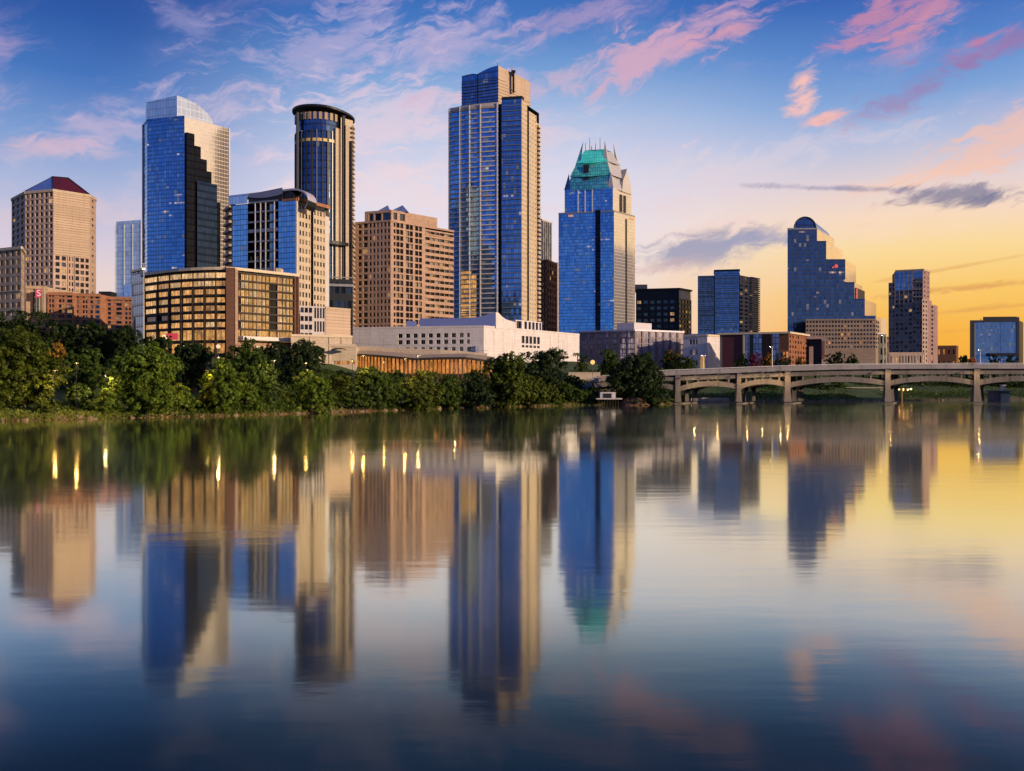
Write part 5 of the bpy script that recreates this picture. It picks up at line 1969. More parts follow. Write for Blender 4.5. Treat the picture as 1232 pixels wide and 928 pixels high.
# ============================================================ middle distance
def mid_buildings():
    # black block
    L, C, R = P(765, 648), P(817, 640), P(832, 655)
    f = rect(L, C, R)
    z1 = Z(348.5, 640)
    h = House('black_hotel', 'black box shaped hotel dotted with pale lit windows', 'hotel', f, 15)
    m = MB()
    h.grid(m, L, lerp(L, C, 0.92), 10, z1 - 6.5, [((i + 0.2) / 6, (i + 0.8) / 6) for i in range(6)], 13, 0.6, 0.5, 0.4)
    m.wall(L, lerp(L, C, 0.92), z1 - 6.5, z1)
    m.wall(lerp(L, C, 0.92), C, 10, z1)
    h.grid(m, C, R, 10, z1 - 6.5, 4, 16, 0.7, 0.5, 0.5)
    m.wall(C, R, z1 - 6.5, z1, 1)
    m.prism(f, 10, z1, 0, 2, edges=(2, 3))
    m.build('wall', [black_wall, stone_cream, dark_roof], h.root)
    h.windows([w_dark, w_blue, w_curt, w_lit], (2, 3, 4, 1.5), None)
    s = MB()
    s.slab(L, C, -0.5, 0.8, z1, z1 + 1.2, ext=0.5)
    s.slab(C, R, -0.5, 0.8, z1, z1 + 1.2)
    s.build('cornice', dark_roof, h.root)
    s = MB()
    a = P(766, 655)
    s.box(a[0] - 1, a[0] + 8, a[1], a[1] + 8, z1, Z(342.5, 655))
    s.build('roof_plant', tan_roof, h.root)

    # slate glass apartment tower
    L, C, R = P(839.5, 606), P(889, 600), P(912.5, 622)
    f = rect(L, C, R)
    z1 = Z(331, 600)
    h = House('slate_tower', 'slate blue apartment tower with taller centre and stacked balconies', 'tower', f, 14)
    m = MB()
    m.wall(L, C, 8, z1, 0)
    h.grid(m, C, R, 8, z1, 4, 26, 0.6, 0.5, 0.4, 1)
    m.prism(f, 8, z1, 0, 2, edges=(2, 3))
    m.build('glass_facade', [g_steel, stone_cream, grey_roof], h.root)
    h.windows([w_dark, w_blue, w_lit], (4, 2, 0.5), None)

    def on(px, a0=L, b0=C):
        k = (px - CXP) / FPX
        d, n, Ln = nrm2(a0, b0)
        t = (k * a0[1] - a0[0]) / (d[0] - k * d[1])
        return (a0[0] + d[0] * t, a0[1] + d[1] * t)
    s = MB()
    a, b = on(859.5), on(889.5)
    d, n, Ln = nrm2(a, b)
    q = [(a[0] + n[0] * 1.2, a[1] + n[1] * 1.2), (b[0] + n[0] * 1.2, b[1] + n[1] * 1.2), (b[0] - n[0] * 14, b[1] - n[1] * 14), (a[0] - n[0] * 14, a[1] - n[1] * 14)]
    s.prism(q, 8, Z(325.5, 600), 0, 1)
    s.build('centre_bay', [g_slate, grey_roof], h.root)
    s = MB()
    for i in range(4):
        s.slab(q[i], q[(i + 1) % 4], -0.3, 0.4, Z(325.5, 600) - 0.6, Z(324.3, 600))
    s.build('roof_edge', dark_metal, h.root)
    nf = 26
    for k in range(nf):
        z = z1 - 0.3 - (z1 - Z(398, 600)) * k / nf
        s = MB()
        s.slab(L, on(859), 0.003, 1.1, z - 0.3, z + 0.25)
        s.build('balcony', concrete_pale if k % 2 else steel_grey, h.root)
        s = MB()
        s.slab(lerp(q[0], q[1], 0.02), lerp(q[0], q[1], 0.97), 0.003, 0.4, z - 0.3, z + 0.3)
        s.build('slab_edge', concrete_pale if k % 3 else steel_grey, h.root)
        s = MB()
        s.slab(lerp(C, R, 0.55), R, 0.003, 1.4, z - 0.4, z + 0.45)
        s.build('side_balcony', stone_cream, h.root)
    for px, w_ in ((859.2, 1.0), (889.3, 0.8)):
        s = MB()
        s.slab(on(px), on(px + w_), 0.05, 1.5, 8, z1 + 1)
        s.build('pier', dark_metal, h.root)

    roof_boxes(h, f, z1, 3, dark_metal, 12, 3.0, 0.4)

    # low lilac glass building in the middle
    L, C, R = P(697, 490), P(763, 474), P(822.5, 492)
    f = [L, C, R, (R[0] - 4, R[1] + 22), (L[0] + 6, L[1] + 26)]
    z1 = Z(398, 476)
    h = House('office_block', 'low lilac glass office block with brown window piers', 'building', f, 13)
    m = MB()
    m.wall(L, C, 8, z1, 0)
    m.wall(C, R, 8, z1, 0, 31)
    m.prism(f, 8, z1, 0, 1, edges=(2, 3, 4))
    m.build('glass_facade', [g_lilac, grey_roof], h.root)
    for k in range(14):
        t = k / 14
        s = MB()
        a0, b0, tt = (L, C, t * 2) if k < 7 else (C, R, (t - 0.5) * 2)
        s.slab(lerp(a0, b0, tt), lerp(a0, b0, tt + 0.035), 0.003, 0.6, 8, z1)
        s.build('pier', (MATS.get('pier_mauve') or plain('pier_mauve', (0.21, 0.155, 0.16), 0.6)) if k % 3 else (MATS.get('pier_grey') or plain('pier_grey', (0.16, 0.14, 0.18), 0.6)), h.root)
    for k in range(4):
        s = MB()
        z = Z(428, 476) + k * 3.3
        s.slab(L, C, 0.003, 0.45, z - 0.2, z + 0.2)
        s.slab(C, R, 0.003, 0.45, z - 0.2, z + 0.2)
        s.build('slab_edge', plain('slab_mauve', (0.30, 0.25, 0.28), 0.7) if 'slab_mauve' not in MATS else MATS['slab_mauve'], h.root)
    s = MB()
    s.slab(L, C, -0.5, 0.7, z1 - 0.3, z1 + 0.6)
    s.slab(C, R, -0.5, 0.7, z1 - 0.3, z1 + 0.6)
    s.build('cornice', lilac_metal, h.root)
    s = MB()
    A, B_, D_ = P(742, 486), P(763, 482), P(784, 490)
    s.prism([A, B_, D_, (D_[0] - 3, D_[1] + 9), (A[0] + 3, A[1] + 10)], z1, Z(388.5, 484), 0)
    s.build('roof_box', lilac_metal, h.root)

    roof_boxes(h, f, z1, 4, lilac_metal, 8, 2.5, 0.6)

    # small pale corner building
    L, C, R = P(822, 462), P(851, 456), P(868, 464)
    f = [L, C, R, P(866, 485), P(826, 485)]
    z1 = Z(405, 458)
    h = House('corner_house', 'small pale corner building with a lit arched entrance', 'building', f, 13)
    m = MB()
    h.grid(m, L, lerp(L, C, 0.62), 9, z1, [(0.45, 0.58), (0.66, 0.78), (0.86, 0.96)], 4, 0.6, 0.5, 0.3)
    m.wall(lerp(L, C, 0.62), C, Z(427, 458), z1, 0)
    h.grid(m, lerp(L, C, 0.62), C, 9, Z(427, 458), [(0.18, 0.75)], 1, 0.6, 0.9, 0.8, kinds=(0, 0, 1))
    m.wall(C, R, 9, z1, 0)
    m.prism(f, 9, z1, 0, 1, edges=(2, 3, 4))
    m.build('wall', [white_wall, white_blue], h.root)
    h.windows([w_dark, w_blue, w_lit], (3, 2, 1), None)
    s = MB()
    s.slab(L, C, -0.6, 0.5, z1, z1 + 1.0)
    s.slab(C, R, -0.6, 0.5, z1, z1 + 1.0)
    s.build('cornice', cream_trim, h.root)
    s = MB()
    s.prism([P(828, 470), P(850, 466), P(852, 478), P(830, 480)], z1, Z(401.5, 466), 0)
    s.build('roof_light', white_blue, h.root)

    # maroon hall with a flat overhanging roof
    L, C, R = P(866, 424), P(949, 412), P(971.5, 436)
    f = rect(L, C, R)
    z1 = Z(401.5, 412)
    h = House('maroon_hall', 'low maroon and brick hall under a thin overhanging flat roof', 'hall', f, 13)

    def on(px, a0=L, b0=C):
        k = (px - CXP) / FPX
        d, n, Ln = nrm2(a0, b0)
        t = (k * a0[1] - a0[0]) / (d[0] - k * d[1])
        return (a0[0] + d[0] * t, a0[1] + d[1] * t)
    m = MB()
    m.wall(on(866), on(869), 8, z1, 3)
    m.wall(on(869), on(894), 8, z1, 0)
    m.wall(on(896), on(917), 8, z1, 2)
    m.wall(on(917), on(929), 8, z1, 4)
    m.wall(on(929), on(937.5), 8, z1, 2)
    m.wall(on(937.5), C, Z(421, 412), z1, 4)
    h.grid(m, on(937.5), C, 8, Z(421, 412), 3, 3, 0.6, 0.6, 0.4, 1)
    h.grid(m, C, R, 8, z1, 7, 9, 0.45, 0.5, 0.3, 1)
    m.prism(f, 8, z1, 4, 3, edges=(2, 3))
    m.build('wall', [maroon, brick_dark, g_lilac, grey_roof, brick_pier], h.root)
    h.windows([w_dark, w_blue, w_curt, w_ember], (5, 1, 1, 1.5), None)
    for px, w_, mt in ((894, 2.2, cream_trim), (902, 4.5, dark_metal), (928, 1.2, brick_pier), (937, 1.2, brick_pier), (916.5, 1.2, dark_metal)):
        s = MB()
        s.slab(on(px), on(px + w_), 0.02, 0.7, 8, z1)
        s.build('pier', mt, h.root)
    e = MB()
    e.prism([lerp(P(918, 432), p, 1.06) for p in f], z1, z1 + 0.9, 0, 1, bottom=True)
    e.build('roof', [cream_trim, dark_roof], h.root)

    # portal building beside it
    L, C, R = P(970, 434), P(994, 431), P(1000, 440)
    h = House('portal_building', 'small portal with pale square frame beside the maroon hall', 'building', [L, C, R, P(976, 446)], 13)
    z1 = Z(405.5, 432)
    m = MB()
    m.slab(P(970, 434), P(995, 431), -4, 0.5, Z(408, 432), z1, 0)
    m.slab(P(988.5, 431.6), P(994, 431), -4, 0.5, 8, Z(408, 432), 0)
    m.slab(P(973.5, 433.6), P(978.5, 433), -4, 0.3, 8, Z(417, 432), 0)
    m.build('frame', stone_pink, h.root)
    m = MB()
    m.slab(P(971, 434), P(988, 431.7), -5, -2.5, 8, Z(408, 432))
    m.build('recess_wall', black_wall, h.root)
    m = MB()
    m.slab(P(989.8, 431.4), P(992.2, 431.1), 0.52, 0.7, Z(432, 432), Z(410, 432))
    m.build('brick_inlay', brick_red, h.root)


# ============================================================ right: stepped glass tower
def stepped_tower():
    Y = 560.0
    D = (25.0, 38.0)
    st = [(947.5, 983, 275.5), (983, 994, 291), (994, 1017, 313), (1017, 1028, 340.5), (1028, 1040.5, 360.5), (1040.5, 1053.5, 381), (1053.5, 1055, 437)]
    zb = 8
    f = [P(947.5, Y), P(1053.5, Y), (P(1053.5, Y)[0] + D[0], Y + D[1]), (P(947.5, Y)[0] + D[0], Y + D[1])]
    h = House('stepped_tower', 'navy glass tower stepping down to the right with barrel top', 'tower', f, 13)
    front = MB()
    gold = MB()
    roof = MB()
    for i, (x0, x1, py) in enumerate(st[:-1]):
        a, b = P(x0, Y), P(x1, Y)
        zt = Z(py, Y)
        front.wall(a, b, zb, zt, 0, a[0])
        zn = Z(st[i + 1][2], Y) if i < 5 else zb
        k = (1.0, 1.0, 0.68, 0.5, 0.8, 0.7)[i]
        c = (b[0] + D[0] * k, b[1] + D[1] * k)
        gold.wall(b, c, zn if i < 5 else Z(402, Y), zt, 0)
        dd = (a[0] + D[0] * k, a[1] + D[1] * k)
        roof.face([(*a, zt), (*b, zt), (*c, zt), (*dd, zt)])
        front.wall(c, dd, zb, zt, 0)
        front.wall(c, (b[0] + D[0], b[1] + D[1]), zb, zn, 0)
    front.wall((f[0][0] + D[0], f[0][1] + D[1]), f[0], zb, Z(276, Y), 0)
    front.wall(f[1], f[2], zb, Z(402, Y), 0)
    front.build('glass_facade', curtain('glass_stepped', (0.095, 0.16, 0.27), 1.6, 2.6, fw=0.15, fh=0.3, frame=(0.03, 0.05, 0.10), lit=0.62, litcol=(1.0, 0.58, 0.26), litk=1.5, span=0.3, span_k=0.8, metal=0.85), h.root)
    gold.build('sunlit_side', curtain('glass_sunlit_steps', (0.92, 0.80, 0.62), 2.5, 3.6, fw=0.1, fh=0.25, frame=(0.7, 0.56, 0.38), var=0.05, blinds=0.0, rough=0.3, frame_metal=0.8, jit=0.0, wob=0.0), h.root)  # sunset gold of the step sides is put into the tint
    roof.build('roof_step', grey_roof, h.root)
    # barrel top running back along the roof
    a, b = P(955.5, Y + 1), P(981.5, Y + 1)
    zt = Z(275.5, Y)
    rr = (b[0] - a[0]) / 2
    cx = (a[0] + b[0]) / 2
    m = MB()
    n = 18
    zs = 0.6
    arc = [(cx + rr * math.cos(math.pi - math.pi * i / n), Y + 1, zt + zs + rr * 1.02 * math.sin(math.pi * i / n)) for i in range(n + 1)]
    lowl, lowr = (a[0], Y + 1, zt), (b[0], Y + 1, zt)
    m.face([lowl, lowr] + list(reversed(arc)), 0)
    bx, by = D[0] * 0.85, D[1] * 0.85
    for p, q in zip(arc, arc[1:]):
        m.face([p, q, (q[0] + bx, q[1] + by, q[2] - 2), (p[0] + bx, p[1] + by, p[2] - 2)], 1)
    m.face([lowr, (lowr[0] + bx, lowr[1] + by, zt), (arc[-1][0] + bx, arc[-1][1] + by, arc[-1][2] - 2), arc[-1]], 1)
    m.face([(lowl[0] + bx, lowl[1] + by, zt), lowl, arc[0], (arc[0][0] + bx, arc[0][1] + by, arc[0][2] - 2)], 1)
    m.face([(p[0] + bx, p[1] + by, p[2] - 2) for p in arc], 1)
    m.build('barrel_top', [g_navy, g_slate], h.root)
    m = MB()
    m.tube([(p[0], p[1] - 0.15, p[2]) for p in arc], 0.45, 6)
    m.build('barrel_rim', dark_metal, h.root)
    for i, (x0, x1, py) in enumerate(st[:-1]):
        s = MB()
        s.slab(P(x0, Y), P(x1, Y), -0.3, 0.25, Z(py, Y) - 0.4, Z(py, Y) + 0.5)
        s.build('parapet', g_navy if i else steel_grey, h.root)
    # small lit emblem and dark-red screen on the steps
    s = MB()
    c = P(1006, Y - 0.6)
    s.tube([(c[0], c[1], Z(320.5, Y)), (c[0], c[1] - 0.3, Z(320.5, Y))], 1.15, 14)
    s.tube([(c[0] - 2.0, c[1], Z(322, Y)), (c[0] - 2.0, c[1] - 0.3, Z(322, Y))], 0.6, 10)
    s.build('emblem', emit('emblem_red', (0.9, 0.12, 0.08), 0.8), h.root)
    b = P(1028.2, Y + 0.2)
    dd, nn, _ = nrm2(b, (b[0] + D[0], b[1] + D[1]))
    s = MB()
    s.slab((b[0] + 1, b[1] + 1.5), (b[0] + D[0] * 0.62, b[1] + D[1] * 0.62), 0.1, 0.5, Z(360, Y), Z(346, Y))
    s.build('screen', black_wall, h.root)
    s = MB()
    s.slab((b[0] + 1, b[1] + 1.5), (b[0] + D[0] * 0.12, b[1] + D[1] * 0.12), 0.52, 0.7, Z(359, Y), Z(347, Y))
    s.build('screen_light', red_sign, h.root)
    # beige podium with window rows
    A, B_ = P(969.5, 548), P(1053.5, 545)
    C_ = P(1058, 556)
    zt = Z(385, 547)
    pf = [A, B_, C_, (A[0] + 6, A[1] + 12)]
    m = MB()
    h.grid(m, A, B_, Z(420, 547), zt, 22, 7, 0.62, 0.48, 0.5)
    m.wall(A, B_, zb, Z(420, 547), 1)
    h.grid(m, B_, C_, Z(420, 547), zt, 2, 7, 0.6, 0.48, 0.5)
    m.wall(B_, C_, zb, Z(420, 547), 1)
    m.face([(*p, zt) for p in pf], 2)
    m.wall(pf[3], pf[0], zb, zt, 0)
    m.build('podium', [podium_stone, podium_stone, grey_roof], h.root)
    h.windows([w_dark, w_blue, w_curt, w_ember], (6, 3, 1, 0.5), None)
    s = MB()
    s.slab(A, B_, -0.3, 0.4, zt - 0.5, zt + 0.5)
    s.build('podium_cornice', podium_stone, h.root)
    # side tail
    m = MB()
    a, b = P(1053.7, 566), P(1066.5, 584)
    m.prism([a, b, (b[0] - 6, b[1] + 16), (a[0] - 8, a[1] + 14)], zb, Z(382, 570), 0, 1)
    m.build('rounded_bay', [stone_cream, grey_roof], h.root)
    m = MB()
    h.grid(m, P(1054, 552), P(1066, 556), zb, Z(402, 553), 3, 4, 0.7, 0.6, 0.6)
    m.prism([P(1054, 552), P(1066, 556), P(1066, 566), P(1056, 564)], zb, Z(402, 553), 0, edges=(1, 2, 3))
    m.build('side_annex', dark_metal, h.root)
    h.windows([w_dark, w_blue], (1, 1), None)
    s = MB()
    s.slab(P(1052.5, 551), P(1067, 555.5), -3, 1, Z(402.5, 553), Z(401, 553))
    s.build('annex_roof', concrete_pale, h.root)


# ============================================================ far right
def right_towers():
    def P(px, Yv):
        return ((px - CXP) / FPX * (Yv + 150.0), Yv + 150.0)

    def Z(py, Yv):
        return CAMH + (HYP - py) / FPX * (Yv + 150.0)
    Y = 500
    L, C = P(1069, 510), P(1110.5, Y)
    R = P(1118.5, 512)
    zb = 8
    h = House('stone_condominium', 'purple grey stone tower in stacked blocks with many windows', 'tower', [L, C, R, P(1082, 530)], 13)
    m = MB()
    zl, zm = Z(340, 508), Z(325.5, 502)
    a = lerp(L, C, 0.19)
    b = lerp(L, C, 0.70)
    h.grid(m, L, a, zb, zl, 2, 22, 0.5, 0.5, 0.4)
    h.grid(m, a, b, zb, zl - 6, 4, 20, 0.62, 0.58, 0.4)
    m.wall(a, b, zl - 6, zm, 1)
    h.grid(m, b, C, zb, zm - 6, 3, 22, 0.62, 0.55, 0.5)
    m.wall(b, C, zm - 6, zm, 1)
    h.grid(m, C, R, zb, zm, 2, 24, 0.3, 0.4, 0.3, 2)
    bkl = (L[0] + R[0] - C[0], L[1] + R[1] - C[1] + 6)
    m.wall(R, bkl, zb, zm, 2)
    m.wall(bkl, L, zb, zl, 2)
    am = (a[0] + 5, a[1] + 14)
    m.wall(am, a, zl, zm, 0)
    m.face([(*a, zm), (*b, zm), (*C, zm), (*R, zm), (*bkl, zm), (*am, zm)], 3)
    m.face([(*L, zl), (*a, zl), (*am, zl), (*bkl, zl)], 3)
    st = masonry('mauve_stone', (0.50, 0.37, 0.33))
    m.build('wall', [st, g_slate, masonry('mauve_stone_side', (0.38, 0.24, 0.24)), grey_roof], h.root)
    h.windows(WIN, (6, 3, 1, 0.4), None)
    for t in (0.19, 0.32, 0.45, 0.58, 0.70, 0.985):
        s = MB()
        s.slab(lerp(L, C, t - 0.012), lerp(L, C, t + 0.012), 0.003, 0.6, zb, zm if t > 0.19 else zl)
        s.build('pier', st, h.root)
    s = MB()
    s.slab(a, C, -0.4, 0.6, zm - 0.4, zm + 0.9)
    s.slab(C, R, -0.4, 0.6, zm - 0.4, zm + 0.9)
    s.build('cornice', stone_pale, h.root)
    for k in range(7):
        s = MB()
        z = zm - 9 - k * 5.5
        s.slab(lerp(b, C, 0.08), lerp(b, C, 0.92), 0.003, 1.2, z, z + 0.5)
        s.build('balcony', stone_pale, h.root)
    m = MB()
    q = [P(1109.5, 497), P(1116, 503), P(1121, 512), P(1116, 520)]
    h.grid(m, q[0], q[1], zb, Z(360.5, 500), 2, 18, 0.5, 0.5, 0.4, 0)
    m.prism(q, zb, Z(360.5, 500), 1, 2, edges=(1, 2, 3))
    m.build('side_block', [st, MATS['mauve_stone_side'], grey_roof], h.root)
    m = MB()
    q = [P(1118, 508), P(1125, 512), P(1128.2, 522), P(1120, 530)]
    h.grid(m, q[0], q[1], zb, Z(367, 510), 1, 18, 0.3, 0.5, 0.4, 0)
    m.prism(q, zb, Z(367, 510), 0, 1, edges=(1, 2, 3))
    m.build('end_block', [MATS['mauve_stone_side'], grey_roof], h.root)
    h.windows(WIN, (6, 3, 1, 0.4), None)
    m = MB()
    h.grid(m, P(1070, 492), P(1113, 490), zb, Z(424, 491), 12, 2, 0.5, 0.5, 0.3)
    m.prism([P(1070, 492), P(1113, 490), P(1114, 500), P(1072, 506)], zb, Z(424, 491), 0, 1, edges=(1, 2, 3))
    m.build('arcade', [stone_pink, grey_roof], h.root)
    h.windows([w_dark, w_lit, w_curt], (2, 1, 2), None)

    f = [P(1127, 600), P(1150.5, 596), P(1153, 606), P(1130, 615)]
    z1 = Z(416.5, 597)
    h = House('brown_warehouse', 'small dark brown brick block low beside the mauve tower', 'building', f, 13)
    m = MB()
    h.grid(m, f[0], f[1], 8, z1, 4, 3, 0.3, 0.4, 0.3)
    m.prism(f, 8, z1, 0, 1, edges=(1, 2, 3))
    m.build('wall', [brick_pier, dark_roof], h.root)
    h.windows([w_dark, w_ember], (2, 1), None)
    parapet(h, f, z1, 0.5, 0.2, brick_dark, (0, 1))

    L, C, R = P(1167.5, 520), P(1226, 516), P(1231, 535)
    f = rect(L, C, R)
    z1 = Z(386, 518)
    h = House('glass_office', 'blue glass office box framed in black at the right edge', 'building', f, 13)
    m = MB()
    m.wall(lerp(L, C, 0.075), lerp(L, C, 0.95), 8, z1 - 0.5, 0)
    m.build('glass_facade', g_slate, h.root)
    m = MB()
    m.slab(L, lerp(L, C, 0.075), -1, 0.6, 8, z1 + 0.4)
    m.slab(lerp(L, C, 0.95), C, -1, 0.6, 8, Z(382, 518))
    m.slab(lerp(L, C, 0.075), lerp(L, C, 0.27), -1, 0.6, z1 - 1.2, z1 + 0.4)
    m.slab(lerp(L, C, 0.27), lerp(L, C, 0.95), -1, 0.6, z1 - 1.0, Z(381.3, 518))
    m.wall(C, R, 8, z1, 0)
    m.wall(R, f[3], 8, z1, 0)
    m.wall(f[3], L, 8, z1, 0)
    m.face([(*p, z1) for p in f], 0)
    m.build('frame', black_wall, h.root)
    s = MB()
    s.slab(lerp(L, C, 0.08), lerp(L, C, 0.10), 0.02, 0.4, 8, z1 - 2)
    s.slab(lerp(L, C, 0.63), lerp(L, C, 0.637), 0.02, 0.3, 8, z1 - 2)
    s.build('mullion', steel_grey, h.root)
    s = MB()
    c = P(1180, 522)
    s.tube([(c[0], c[1], z1), (c[0], c[1], z1 + 2)], 0.2, 6)
    s.build('vent_pipe', dark_metal, h.root)
    s = MB()
    s.slab(lerp(L, C, 0.36), lerp(L, C, 0.94), 0.6, 4.0, Z(428.5, 516), Z(425, 516))
    s.build('canopy', dark_metal, h.root)


tallest_tower()
slim_towers()
spired_tower()
white_hall()
pavilion()
mid_buildings()
stepped_tower()
right_towers()


# ============================================================ added hooded lights
hood_black = plain('hood_black', (0.02, 0.02, 0.022), 0.8)


def added_hood(root, x, y, z, mat, R=0.5, name='added_hood', rb=0.3, h=0.03):
    """added luminaire: its shade hides the source from view, the water mirrors it"""
    mb = MB()
    o, n_ = circle((x, y), R, 14), circle((x, y), R - 0.03, 14)
    t = circle((x, y), R * 0.55, 14)
    for i in range(14):
        j = (i + 1) % 14
        mb.face([(*o[i], z), (*o[j], z), (*t[j], z + 0.22), (*t[i], z + 0.22)])
        mb.face([(*n_[j], z), (*n_[i], z), (*n_[i], z + 0.16), (*n_[j], z + 0.16)])
        mb.face([(*o[j], z), (*o[i], z), (*n_[i], z), (*n_[j], z)])
    mb.face([(*p, z + 0.22) for p in t])
    mb.face([(*p, z + 0.16) for p in reversed(n_)])
    mb.build(name, hood_black, root)
    b = MB()
    c = circle((x, y), rb, 12)
    for i in range(12):
        j = (i + 1) % 12
        b.face([(*c[i], z + h), (*c[j], z + h), (*c[j], z + 0.12), (*c[i], z + 0.12)])
    b.face([(*p, z + h) for p in reversed(c)])
    b.build('lamp', mat, root)


# ============================================================ bridge
def bridge():
    Y0, W = 283.0, 15.0
    SK = (8.5, 13.0)                                         # skew of the far pier of each pair
    prof = [(700, 455.5), (745, 450.5), (790, 446), (887, 442.3), (949, 440), (1010, 438.3), (1068, 437.6), (1175, 437.3), (1300, 437.4), (1500, 438)]
    px2x = lambda px: (px - CXP) / FPX * Y0

    def ztop(x):
        px = x / Y0 * FPX + CXP
        for (a, za), (b, zb) in zip(prof, prof[1:]):
            if a <= px <= b:
                t = (px - a) / (b - a)
                return Z(za + (zb - za) * t, Y0)
        return Z(438, Y0)
    root = empty('arch_bridge', (px2x(1000), Y0 + 8, 0), 'long concrete arch bridge with open spandrels crossing the river at right', 'bridge')
    xs = np.linspace(px2x(715), px2x(1500), 60)
    Y1 = Y0 + W

    def strip(name, mats, y0, y1, d0, d1, mi=0):
        mb = MB()
        for a, b in zip(xs, xs[1:]):
            za, zb = ztop(a), ztop(b)
            A = [(a, y0, za - d1), (b, y0, zb - d1), (b, y0, zb - d0), (a, y0, za - d0)]
            B = [(a, y1, za - d1), (b, y1, zb - d1), (b, y1, zb - d0), (a, y1, za - d0)]
            mb.face(A)
            mb.face([B[1], B[0], B[3], B[2]])
            mb.face([A[3], A[2], B[2], B[3]])
            mb.face([B[0], B[1], A[1], A[0]])
        for e in (0, -1):
            a = xs[e]
            z = ztop(a)
            mb.face([(a, y0, z - d1), (a, y0, z - d0), (a, y1, z - d0), (a, y1, z - d1)])
        return mb.build(name, mats, root)
    strip('deck', [plain('asphalt', (0.06, 0.06, 0.062), 0.85)], Y0 + 0.3, Y1 - 0.3, 1.0, 1.35)
    strip('kerb', bridge_pale, Y0 + 0.31, Y0 + 2.2, 0.82, 0.996)
    strip('deck_slab', bridge_pale, Y0 - 0.5, Y1 + 0.5, 1.354, 1.75)
    strip('parapet', bridge_pale, Y0 - 0.35, Y0 - 0.05, 0.30, 1.352)
    strip('parapet', bridge_pale, Y1 + 0.05, Y1 + 0.35, 0.30, 1.352)
    strip('handrail', steel_white, Y0 - 0.28, Y0 - 0.12, -0.12, 0.02)
    strip('handrail', steel_white, Y1 + 0.12, Y1 + 0.28, -0.12, 0.02)
    mb = MB()
    for x in np.arange(xs[0], xs[-1], 1.6):
        mb.box(x - 0.05, x + 0.05, Y0 - 0.26, Y0 - 0.14, ztop(x) - 0.32, ztop(x) - 0.1)
        mb.box(x - 0.05, x + 0.05, Y1 + 0.14, Y1 + 0.26, ztop(x) - 0.32, ztop(x) - 0.1)
    mb.build('rail_posts', steel_white, root)
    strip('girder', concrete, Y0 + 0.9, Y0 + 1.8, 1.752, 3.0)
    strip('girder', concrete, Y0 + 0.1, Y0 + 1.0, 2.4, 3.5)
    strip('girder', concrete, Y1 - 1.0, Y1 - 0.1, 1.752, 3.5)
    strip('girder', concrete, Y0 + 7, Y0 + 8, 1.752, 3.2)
    piers = [815.5, 889, 947.5, 1068, 1175, 1285, 1400]
    wid = [6.5, 5.5, 7.5, 7.0, 7.5, 7.5, 7.5]
    for px, wpx in zip(piers, wid):
        w = wpx / FPX * Y0 / 2
        for k, (ox, oy) in enumerate(((0, 0), (SK[0] * 0.5, SK[1] * 0.5), SK)):
            x, y = px2x(px) + ox, Y0 + oy
            ws = w * (1.0, 0.62, 0.8)[k]
            zt = ztop(x) - (1.9 if k == 0 else 3.4)
            mb = MB()
            y0_ = y - 0.25 if k == 0 else y
            mb.frustum([(x - ws * 1.25, y0_ - 0.3), (x + ws * 1.25, y0_ - 0.3), (x + ws * 1.25, y0_ + 1.9), (x - ws * 1.25, y0_ + 1.9)], [(x - ws * 0.92, y0_), (x + ws * 0.92, y0_), (x + ws * 0.92, y0_ + 1.6), (x - ws * 0.92, y0_ + 1.6)], 0.6, 4.0)
            mb.prism([(x - ws * 0.92, y0_), (x + ws * 0.92, y0_), (x + ws * 0.92, y0_ + 1.6), (x - ws * 0.92, y0_ + 1.6)], 4.0, zt)
            if k == 0:                                        # rounded pier head
                hd = circle((x, 0), ws * 0.92, 9, 0, 180)
                for p, q in zip(hd, hd[1:]):
                    mb.face([(p[0], y0_, zt + p[1] * 0.7), (p[0], y0_ + 1.6, zt + p[1] * 0.7), (q[0], y0_ + 1.6, zt + q[1] * 0.7), (q[0], y0_, zt + q[1] * 0.7)])
                mb.face([(p[0], y0_, zt + p[1] * 0.7) for p in reversed(hd)])
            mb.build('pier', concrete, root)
        mb = MB()
        x = px2x(px)
        q = [(x - w * 1.5, Y0 - 1.0), (x + w * 1.5, Y0 - 1.0), (x + SK[0] + w * 1.3, Y0 + SK[1] + 2.2), (x + SK[0] - w * 1.3, Y0 + SK[1] + 2.2)]
        mb.prism(q, -3, 0.3)
        mb.build('pier_footing', concrete, root)
    ends = [px2x(770)] + [px2x(p) for p in piers] + [px2x(1510)]
    for i in range(len(ends) - 1):
        for k, (ox, oy, th) in enumerate(((0, 0.2, 1.5), (SK[0], SK[1], 1.5), (SK[0] * 0.5, SK[1] * 0.5, 1.2))):
            a, b = ends[i] + ox, ends[i + 1] + ox
            y = Y0 + oy
            mb = MB()
            n = 20
            pt, pb = [], []
            for j in range(n + 1):
                t = j / n
                x = a + (b - a) * t
                s = math.sin(math.pi * t) ** (0.62 if k == 0 else 0.42)
                drop = 7.6 if k == 0 else 8.6
                zt_ = ztop(x) - 6.0 + 1.95 * s
                zb_ = ztop(x) - drop + (drop - 5.75) * s
                pt.append((x, zt_))
                pb.append((x, min(zb_, zt_ - 0.8)))
            for j in range(n):
                (xa, ta), (xb, tb) = pt[j], pt[j + 1]
                ba, bb = pb[j][1], pb[j + 1][1]
                mb.face([(xa, y, ba), (xb, y, bb), (xb, y, tb), (xa, y, ta)])
                mb.face([(xb, y + th, bb), (xa, y + th, ba), (xa, y + th, ta), (xb, y + th, tb)])
                mb.face([(xa, y, ta), (xb, y, tb), (xb, y + th, tb), (xa, y + th, ta)])
                mb.face([(xa, y + th, ba), (xb, y + th, bb), (xb, y, bb), (xa, y, ba)])
            mb.build('arch_rib', concrete, root)
